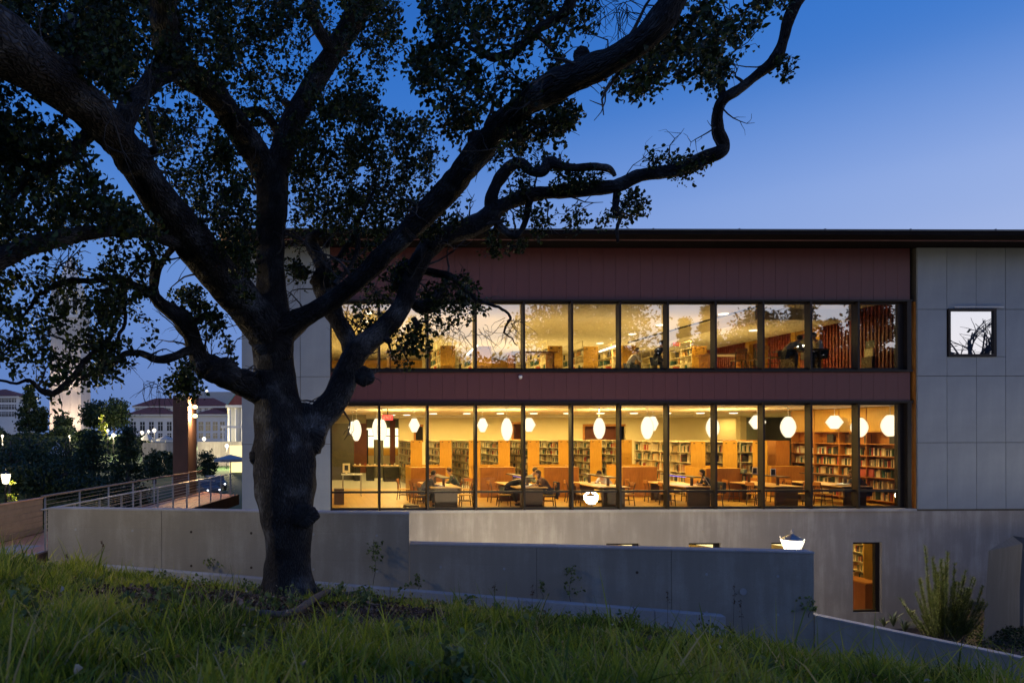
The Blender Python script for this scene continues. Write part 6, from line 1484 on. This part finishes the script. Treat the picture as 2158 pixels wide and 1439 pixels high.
for x in (-.5, .5): lamp("floodlight", 'SPOT', (x * w, -w - 14, 1.0), 90000, (1, .72, .48), .4, parent=twr, rot=(R(90 + 42), 0, 0), spot=R(75))
lamp("floodlight", 'SPOT', (w + 12, -w - 6, 1.0), 50000, (1, .74, .50), .4, parent=twr, rot=(R(90 + 45), 0, R(40)), spot=R(75))

for x in (-.3, .4): lamp("floodlight", 'SPOT', (x * w, -w - 20, 1.0), 300000, (1, .76, .55), .4, parent=twr, rot=(R(90 + 56), 0, 0), spot=R(38))
# white hall with red hipped roofs
def hall(name, label, u0, u1, vt, vb, t, roof_v, rows, ncol, depth=18, over=1.0):
    a, b_ = at(u0, vb, t=t), at(u1, vb, t=t); z0 = -2.5; z1 = at(0, vt, t=t).z; Wd = b_.x - a.x; e = empty(name, (a.x, a.y, z0), label=label, cat="building"); H = z1 - z0; zr_ = at(0, roof_v, t=t).z - z0
    m = MB(); m.box(0, Wd, 0, depth, 0, H); m.build("walls", M['white_stone'], e)
    m = MB(); o_ = over; m.add([(-o_, -o_, H), (Wd + o_, -o_, H), (Wd + o_, depth + o_, H), (-o_, depth + o_, H), (depth * .42, depth / 2, zr_), (Wd - depth * .42, depth / 2, zr_)], [(0, 3, 2, 1), (0, 1, 5, 4), (1, 2, 5), (2, 3, 4, 5), (3, 0, 4)]); m.build("roof", M['roof_tile'], e)
    m = MB(); m.box(-o_ * .8, Wd + o_ * .8, -o_ * .8, -.01, H - .5, H - .02); m.build("eaves_cornice", M['white_stone'], e)
    for (v0, v1, ww_, arr, lit) in rows:
        za, zb2 = at(0, v1, t=t).z - z0, at(0, v0, t=t).z - z0; wm = MB(); wm.box(-ww_ / 2, ww_ / 2, -.06, -.005, 0, zb2 - za); me = wm.mesh("window", M['window_dark']); sm_ = MB(); sm_.box(-.06, .06, -.10, -.061, 0, zb2 - za); sm_.box(-ww_ / 2, ww_ / 2, -.10, -.061, (zb2 - za) * .6, (zb2 - za) * .6 + .12); ms = sm_.mesh("glazing_bar", M['white_stone'])
        for j in range(ncol):
            x = Wd * (j + .5) / ncol; o = link("window", me, e, (x, 0, za)); link("glazing_bar", ms, o)
    return e, Wd, H
h1, W1, Hh1 = hall("white_hall", "white stone hall with a red hipped roof left of the rusty pylon", 272, 366, 872, 945, 200, 849, [(888, 907, 1.35, 0, 0), (912, 923, 1.2, 0, 0)], 5, 16)
a = at(284, 870, t=204); b_ = at(366, 870, t=204)
h2, W2, _ = hall("hall_upper_storey", "set back upper storey under the higher red roof of the white hall", 284, 480, 855, 872, 206, 836, [(860, 868, .9, 0, 0)], 15, 12, .8)
h3, W3, _ = hall("white_hall", "white stone hall wing right of the rusty pylon", 416, 476, 872, 945, 200, 852, [(888, 907, 1.35, 0, 0), (912, 923, 1.2, 0, 0)], 4, 16)
a = at(478, 945, t=150); rt = empty("pillared_wing", (a.x, a.y, -2.5), label="columned pale wing with a dark mansard roof beside the library corner", cat="building")
z = lambda v: at(0, v, t=150).z + 2.5
m = MB(); m.box(0, 9, 1.2, 9, 0, z(855)); m.build("walls", M['white_stone'], rt)
cm = MB(); cm.lathe((0, 0, 0), [(.42, 0), (.34, .3), (.28, z(862)), (.4, z(860))], 10); me = cm.mesh("column", M['white_stone'])
for i in range(4): link("column", me, rt, (.6 + i * 1.4, .5, z(895)) if False else (.6 + i * 1.4, .5, 0))
m = MB(); m.box(-.3, 9, 0, 1.1, z(858), z(853)); m.build("entablature", M['white_stone'], rt)
m = MB(); m.add([(0, .3, z(853)), (9, .3, z(853)), (9, 9, z(853)), (0, 9, z(853)), (1.9, 2, z(826)), (9, 2, z(826)), (9, 7, z(826)), (1.9, 7, z(826))], [(4, 5, 6, 7), (0, 1, 5, 4), (1, 2, 6, 5), (2, 3, 7, 6), (3, 0, 4, 7)]); m.build("mansard_roof", M['red_brown'], rt)
m = MB(); m.tube([(0, .3, z(853)), (1.9, 2, z(826))], .16, 6); m.build("copper_ridge", M['copper_green'], rt)
wl = MB(); wl.box(-.25, .25, 1.14, 1.19, 0, 1.2); me = wl.mesh("lit_window", M['lit_window'])
for u, v in ((480, 868), (482, 895)): link("lit_window", me, rt, (max(at(u, 0, t=150).x - a.x, .3), -.0, z(v + 3)))
o = None
m = MB(); a = at(405, 850, t=230); m.box(0, 16, 0, 8, 0, at(0, 825, t=230).z + 2.5); o = m.build("distant_block", M['canvas'], loc=(a.x, a.y, -2.5)); tag(o, "flat topped pale block rising behind the red roofs", "building")
h4, _, _ = hall("corner_hall", "pale five storey hall with a red roof at the far left edge", -60, 34, 833, 905, 190, 815, [(838, 846, .8, 0, 0), (851, 861, .8, 0, 0), (866, 876, .8, 0, 0)], 14, 14)

# terrace wall, canopies, umbrellas
def canopy(u0, u1, vt, ve, vb, t, label, mat='canvas', n=6):
    a, b_ = at(u0, ve, t=t), at(u1, ve, t=t); c = (a + b_) / 2; r = (b_.x - a.x) / 2; zg_ = gz(c); e = empty("canopy", (c.x, c.y, zg_), label=label, cat="canopy", group="pale peaked canopies on the terrace"); ze = a.z - zg_; zt_ = at(0, vt, t=t).z - zg_
    m = MB(); vs = [(0, 0, zt_)]
    for k in range(8): th = k * math.pi / 4 + .39; vs.append((r * 1.05 * math.cos(th), r * 1.05 * math.sin(th), ze))
    for k in range(8): th = k * math.pi / 4 + .39; vs.append((r * 1.05 * math.cos(th), r * 1.05 * math.sin(th), ze - .25))
    fs = [(0, 1 + k, 1 + (k + 1) % 8) for k in range(8)] + [(1 + k, 9 + k, 9 + (k + 1) % 8, 1 + (k + 1) % 8) for k in range(8)]; m.add(vs, fs); m.build("cloth", M[mat], e)
    m = MB(); m.tube([(0, 0, 0), (0, 0, zt_)], .05, 8); m.build("pole", M['steel_rail'], e)
canopy(452, 520, 957, 966, 985, 62, "grey blue peaked canopy beside the library corner"); canopy(296, 324, 912, 924, 940, 120, "left pale canopy before the white hall"); canopy(330, 368, 916, 925, 940, 118, "pale canopy just left of the rusty pylon"); canopy(105, 138, 928, 952, 962, 75, "pale canopy glimpsed between the dark trees")
a = at(416, 930, t=105); b_ = at(520, 930, t=105)
m = MB(); m.box(a.x, b_.x, a.y, a.y + .6, gz(a), a.z); o = m.build("terrace_wall", M['concrete_base']); tag(o, "long pale terrace wall right of the rusty pylon", "wall")
a = at(300, 932, t=112); b_ = at(366, 932, t=112); m = MB(); m.box(a.x, b_.x, a.y, a.y + .6, gz(a), a.z); o = m.build("terrace_wall", M['concrete_base']); tag(o, "pale terrace wall left of the rusty pylon", "wall")
a = at(484, 940, t=95); m = MB(); m.box(a.x, a.x + 3.5, a.y, a.y + .3, gz(a), at(0, 938, t=95).z); o = m.build("lit_kiosk", M['lit_window']); tag(o, "brightly lit kiosk front beside the library corner", "kiosk")
a = at(465, 900, t=140); m = MB(); m.box(a.x, a.x + 7, a.y, a.y + 2, at(0, 901, t=140).z, at(0, 896.5, t=140).z); m.box(a.x + .3, a.x + .6, a.y, a.y + .3, -2.5, at(0, 901, t=140).z); o = m.build("porch_roof", M['white_stone']); tag(o, "flat pale porch roof on a post before the columned wing", "porch")
a = at(300, 970, t=62); b_ = at(366, 970, t=62)
# parked cars with bright headlights
def car(u, v, t, label, rz):
    c = at(u, v, t=t); e = empty("parked_car", (c.x, c.y, gz(c)), rz, label=label, cat="car", group="cars parked beyond the footbridge"); m = MB()
    prof = [(-2.1, .35), (-2.15, .75), (-1.9, .95), (-1.3, 1.0), (-.8, 1.42), (.6, 1.45), (1.15, 1.0), (1.95, .88), (2.15, .65), (2.1, .35)]; n = len(prof)
    m.add([(x, -.85, z_) for x, z_ in prof] + [(x, .85, z_) for x, z_ in prof], [tuple(range(n)), tuple(range(2 * n - 1, n - 1, -1))] + [(i, n + i, n + (i + 1) % n, (i + 1) % n) for i in range(n)]); m.build("body", M['car_grey'], e, bevel=.06)
    m = MB(); m.add([(-1.2, -.86, 1.02), (-.8, -.86, 1.36), (.55, -.86, 1.38), (1.0, -.86, 1.02)], [(0, 1, 2, 3)]); m.build("side_window", M['window_dark'], e)
    for x in (-1.35, 1.3):
        for y in (-.82, .82): m = MB(); m.tube([(x, y - .1, .32), (x, y + .1, .32)], .32, 14); m.build("wheel", M['tyre'], e)
    for y in (-.6, .6): m = MB(); m.lathe((2.16, y, .62), [(.02, 0), (.11, .05), (.02, .12)], 8); m.build("headlight", M['headlight'], e)
car(432, 988, 66, "left parked car with bright headlights right of the pylon", R(-60)); car(452, 990, 72, "right parked car with bright headlights right of the pylon", R(-70))
# far park lamps
lampsz = [(5, 917, 90, 1, "orange lamp at the left edge above the hedge"), (6, 934, 80, 0, "small white lamp low at the left edge"), (86, 918, 140, 0, "small lamp before the tower's left side"), (126, 913, 150, 0, "faint lamp left of the tower foot"), (147, 918, 110, 1, "lamp in the trees under the tower"),
          (160, 909, 150, 0, "small lamp at the tower's right foot"), (196, 917, 120, 0, "small white lamp between the dark trees"), (220, 899, 140, 1, "upper lamp of the slanting row right of the tower"), (227, 906, 130, 1, "middle lamp of the slanting row right of the tower"), (239, 916, 118, 2, "largest lamp at the foot of the slanting row"),
          (299, 911, 150, 2, "left bright lamp before the white hall"), (313, 908, 152, 1, "middle lamp before the white hall"), (325, 906, 154, 2, "right bright lamp before the white hall"), (320, 923, 140, 1, "low lamp before the white hall"), (430, 924, 150, 2, "lamp before the hall wing right of the pylon"), (478, 939, 100, 2, "brilliant lamp left of the lit kiosk"),
          (436, 824, 235, 1, "floodlight on the flat roofed block")]
for u, v, t, s, label in lampsz:
    p = at(u, v, t=t); e = empty("park_lamp", (p.x, p.y, gz(p)), label=label, cat="street lamp", group="far park lamps"); H = p.z - gz(p); r = (.17, .24, .36)[s] * t / 130
    m = MB(); m.lathe((0, 0, H - r), [(r * .3, 0), (r, r * .7), (r, r * 1.4), (r * .3, r * 2)], 10); m.build("globe", M['lantern_glow'], e)
    m = MB(); m.tube([(0, 0, 0), (0, 0, H - r)], .07, 6); m.build("pole", M['black'], e)
    if s: lamp("lamp_light", 'POINT', (0, -.5, H), 3000 if s == 1 else 5500, (1, .82, .5), .3, parent=e)
for u, v, t, e_ in ((300, 925, 190, 9000), (340, 925, 190, 9000), (440, 925, 190, 8000), (20, 890, 180, 5000)):
    pass
# ------------------------------------------------------------------ trees
def tree(name, label, x, y, z0, H, Rd, kind, n, leaf, seed, group=None, mat='far_leaf', trunk=.25, low=.25, wsp=1.0):
    e = empty(name, (x, y, z0), label=label, cat="tree" if name != "bush" else "bush", group=group); r = np.random.RandomState(seed); rr = random.Random(seed)
    m = MB(); m.tube([(0, 0, 0), (.1 * Rd * .2, 0, H * .5), (0, 0, H * .93)], [trunk, trunk * .6, .04], 8)
    for k in range(10): a = rr.uniform(0, 6.28); h = H * rr.uniform(low, .85); l = Rd * rr.uniform(.5, .9) * (1.1 - h / H if kind == 'cone' else .9); m.tube([(0, 0, h), (math.cos(a) * l * .5, math.sin(a) * l * .5, h + l * (.3 if kind != 'cone' else -.05)), (math.cos(a) * l, math.sin(a) * l, h + l * (.45 if kind != 'cone' else -.15))], [trunk * .35, trunk * .2, .02], 5)
    m.build("trunk", M['bark_uvless'], e)
    ncl = max(24, n // (28 if n < 9000 else 70)); cen = []
    for k in range(ncl):
        if kind == 'cone':
            f = low + (1 - low) * rr.random() ** 1.3; rad = Rd * (1 - f) / (1 - low) * rr.uniform(.55, 1.05) + .1; a = rr.uniform(0, 6.28); cen.append((math.cos(a) * rad, math.sin(a) * rad, H * f - rad * .18))
        else:
            d = Vector((rr.gauss(0, 1), rr.gauss(0, 1), rr.gauss(0, 1))).normalized() * rr.random() ** .4; hz = H * (1 - low) / 2; cen.append((d.x * Rd, d.y * Rd, H * low + hz + d.z * hz * (1.0 if d.z > 0 else .85)))
    cen = np.array(cen); sz = (Rd * (.15 if kind == 'cone' else .20)) * wsp; cen[:, 2] *= max(.5, 1 - 1.3 * sz * (.35 if kind == 'cone' else .6) / H); C = np.repeat(cen, n // ncl, axis=0) + r.normal(size=(ncl * (n // ncl), 3)) * [sz, sz, sz * (.35 if kind == 'cone' else .6)]; N2 = len(C)
    d = r.normal(size=(N2, 3)); d /= np.linalg.norm(d, axis=1)[:, None]; s = np.cross(d, r.normal(size=(N2, 3))); s /= np.linalg.norm(s, axis=1)[:, None]; L = leaf * (.6 + .8 * r.rand(N2, 1))
    V = np.stack([C - d * L * .5, C + s * L * .28, C + d * L * .5, C - s * L * .28], 1); link("crown", np_mesh("crown", V.reshape(-1, 3), np.arange(N2 * 4).reshape(-1, 4), M[mat], np.repeat(r.rand(N2), 4)), e, kind='stuff'); return e
def tree_px(name, label, u, vt, vb, wpx, t, kind, n, leaf, seed, **k):
    c = at(u, vb, t=t); top = at(u, vt, t=t).z; z0 = min(gz(c), c.z + .5) if k.pop('ground', True) else c.z; return tree(name, label, c.x, c.y, z0, top - z0, wpx / 2 / FPX * t, kind, n, leaf, seed, **k)
G_ = "dark trees on the campus lawn"
tree_px("conifer_tree", "dark conifer directly left of the canopy gap", 62, 905, 1010, 120, 62, 'round', 5200, .26, 1, group=G_, low=.08)
tree_px("conifer_tree", "broad blue green conifer in the middle of the lawn group", 195, 905, 1030, 150, 56, 'cone', 8000, .24, 2, group=G_, low=.05)
tree_px("conifer_tree", "pointed conifer just left of the white hall", 268, 895, 1020, 112, 52, 'cone', 7000, .22, 3, group=G_, low=.04)
tree_px("conifer_tree", "dark conifer left of the broad one", 138, 915, 1000, 100, 66, 'round', 4200, .26, 13, group=G_, low=.08)
tree_px("round_tree", "round reddish brown shrubby tree in front of the conifers", 118, 962, 1048, 96, 44, 'round', 5200, .18, 4, group=G_, mat='litter_leaf' if 'litter_leaf' in M else 'far_leaf', low=.12)
tree_px("round_tree", "low dark tree at the left edge behind the park lamp", 22, 915, 1050, 80, 50, 'round', 4200, .2, 5, group=G_, low=.05)
tree_px("conifer_tree", "tall pointed conifer left of the bell tower", 62, 808, 900, 52, 170, 'cone', 4200, .7, 6, group="dark trees beside the bell tower")
tree_px("round_tree", "dark round tree close left of the bell tower", 82, 850, 905, 38, 175, 'round', 2600, .7, 7, group="dark trees beside the bell tower")
tree_px("round_tree", "dome shaped dark tree in front of the tower foot", 135, 866, 900, 44, 165, 'round', 3600, .55, 8, group="dark trees beside the bell tower", low=.02, wsp=.8)
tree_px("round_tree", "tall dark tree right of the bell tower", 198, 835, 915, 50, 175, 'round', 3200, .7, 9, group="dark trees beside the bell tower")
tree_px("round_tree", "dark broad tree between tower and white hall", 240, 832, 930, 64, 168, 'round', 4200, .7, 10, group="dark trees beside the bell tower")
tree_px("round_tree", "small lamp lit yellow green tree in the slanting lamp row", 216, 873, 905, 18, 138, 'round', 1100, .35, 12, group="dark trees beside the bell tower", mat='grass_blade')
tree_px("bush", "rounded clipped bush left of the rusty pylon", 325, 944, 974, 44, 80, 'round', 3000, .25, 14, low=.02, wsp=.8)
tree_px("bush", "lamp lit green bush right of the rusty pylon", 437, 944, 972, 46, 85, 'round', 3000, .25, 15, low=.02, wsp=.8)
tree_px("round_tree", "leafy vine covered sapling lit by the round park lamp", 20, 1003, 1056, 34, 29.6, 'round', 1500, .10, 16, mat='grass_blade', low=.02)
hd = MB(); a = at(-40, 905, t=130); b_ = at(265, 905, t=130)
def hedge(u0, u1, vt, vb, t, dep, n, leaf, seed, label):
    a, b_ = at(u0, vb, t=t), at(u1, vb, t=t); z0 = min(gz(a), a.z); z1 = at(0, vt, t=t).z; r = np.random.RandomState(seed); e = empty("hedge", (a.x, a.y, z0), label=label, cat="hedge"); Wd = b_.x - a.x
    C = np.stack([r.rand(n) * Wd, r.rand(n) * dep, (r.rand(n) ** .7) * (z1 - z0)], 1); C[:, 2] *= .82 + .22 * np.sin(C[:, 0] * .7) * np.sin(C[:, 0] * .23 + 1)
    m = MB(); m.box(.3, Wd - .3, .4, dep, 0, (z1 - z0) * .7); m.build("inner_mass", M['oak_leaf_plain'], e)
    d = r.normal(size=(n, 3)); d /= np.linalg.norm(d, axis=1)[:, None]; s = np.cross(d, r.normal(size=(n, 3))); s /= np.linalg.norm(s, axis=1)[:, None]; L = leaf * (.6 + .8 * r.rand(n, 1))
    V = np.stack([C - d * L * .5, C + s * L * .3, C + d * L * .5, C - s * L * .3], 1); link("foliage", np_mesh("foliage", V.reshape(-1, 3), np.arange(n * 4).reshape(-1, 4), M['far_leaf'], np.repeat(r.rand(n), 4)), e, kind='stuff')
hedge(-60, 150, 899, 960, 125, 6, 9000, .6, 1, "long dark hedge in front of the bell tower"); hedge(150, 300, 905, 960, 130, 6, 7000, .6, 2, "dark hedge between tower and white hall"); hedge(300, 372, 952, 974, 90, 3, 4000, .35, 3, "low hedge left of the pylon along the lawn"); hedge(-80, 60, 985, 1060, 38, 4, 7000, .25, 4, "dark shrubbery beyond the footbridge at far left"); hedge(60, 240, 1010, 1062, 40, 4, 7000, .22, 5, "low shrubbery below the reddish tree")
# trees on the hill behind the camera, seen mirrored in the upper windows
GB = "hillside trees behind the camera"
def hb(x, y): return hill_z(max(min(x, 24), -14), y) if abs(x) < 80 else 0
def back_tree(u, vt, wpx, yb, kind, n, leaf, seed, label, name="hillside_tree", **k):
    t = 48.5 + yb; a = (u - 640) / FPX; x = a * t; z0 = hb(x, -yb); top = EYE + (CV - vt) / FPX * t
    tree(name, label, x, -yb, z0 - .3, top - z0, wpx / 2 / FPX * t, kind, n, leaf, seed, group=GB, **k)
for i, a in enumerate(((1240, 560, 250, 30, 'round', 5000, .42, 'broad tree mirrored in the fifth and sixth upper windows', .25), (900, 690, 130, 32, 'round', 2600, .42, 'small tree mirrored behind the hanging leaves', .25), (760, 640, 150, 40, 'round', 3000, .45, 'tree mirrored in the first upper window', .2),
                      (1400, 722, 190, 45, 'round', 3200, .5, 'low tree mirrored under the seventh bay', .05), (1450, 665, 60, 50, 'cone', 2200, .4, 'slim conifer mirrored in the eighth bay', .1), (1500, 640, 70, 52, 'cone', 2400, .4, 'taller conifer mirrored beside the slim one', .1), (1520, 700, 180, 48, 'round', 3000, .5, 'low tree mirrored in the ninth bay', .05),
                      (1610, 640, 150, 44, 'round', 3600, .45, 'tree mirrored in the tenth bay', .1), (1700, 600, 120, 46, 'cone', 4200, .45, 'conifer mirrored left of the last mullion', .08), (1765, 668, 90, 50, 'cone', 2600, .45, 'short conifer mirrored in the eleventh bay', .08), (1850, 560, 150, 42, 'cone', 5600, .45, 'great conifer mirrored in the last bay', .06),
                      (1960, 600, 120, 46, 'cone', 3600, .45, 'conifer mirrored beyond the window jamb', .08), (1640, 745, 420, 60, 'round', 4500, .7, 'dark spreading tree low on the hill', .02), (1330, 770, 420, 62, 'round', 4500, .7, 'second spreading tree low on the hill', .02), (1050, 790, 420, 60, 'round', 4500, .7, 'third spreading tree low on the hill', .02), (760, 800, 380, 56, 'round', 4000, .7, 'fourth spreading tree low on the hill', .02))):
    u, vt, w_, yb, kd, n_, lf, lab, lw_ = a; back_tree(u, vt, w_, yb, kd, int(n_ * 2.6), lf * 1.1, 100 + i, lab, low=lw_, trunk=.3)
# the leafless tree mirrored in the small square window
def bare_tree():
    yb = 10; t = 48 + yb; x = (2068 - 640) / FPX * t; z0 = 1.0; x = 57.8; e = empty("leafless_tree", (x, -yb, z0), label="leafless tree mirrored in the small square window", cat="tree"); rr = random.Random(5); m = MB(); H = EYE + (CV - 676) / FPX * t - z0
    def grow(p, d, L, r, dep):
        q = p; pts = [p]
        for k in range(4): sg = .13 if dep else .012; d = (d + Vector((rr.gauss(0, sg), rr.gauss(0, sg), rr.gauss(.02, .08)))).normalized(); q = q + d * L / 4; pts.append(q)
        m.tube(pts, [r * (1 - .13 * k) for k in range(5)], 5 if dep < 2 else 3, cap=False)
        if dep >= 3: return
        for k in range(3 if dep else 13):
            f = rr.uniform(.3, 1) if dep else rr.uniform(.75, 1); b0 = pts[min(4, int(f * 4))]; nd_ = (d + Vector((rr.gauss(0, .75), rr.gauss(0, .75), rr.gauss(.1, .4)))).normalized(); grow(b0, nd_, L * (.64 if dep else .33), r * (.6 if dep else .35), dep + 1)
    grow(Vector((0, 0, 0)), Vector((0, 0, 1)), H * .86, .26, 0); m.build("branches", M['bark_uvless'], e)
bare_tree()
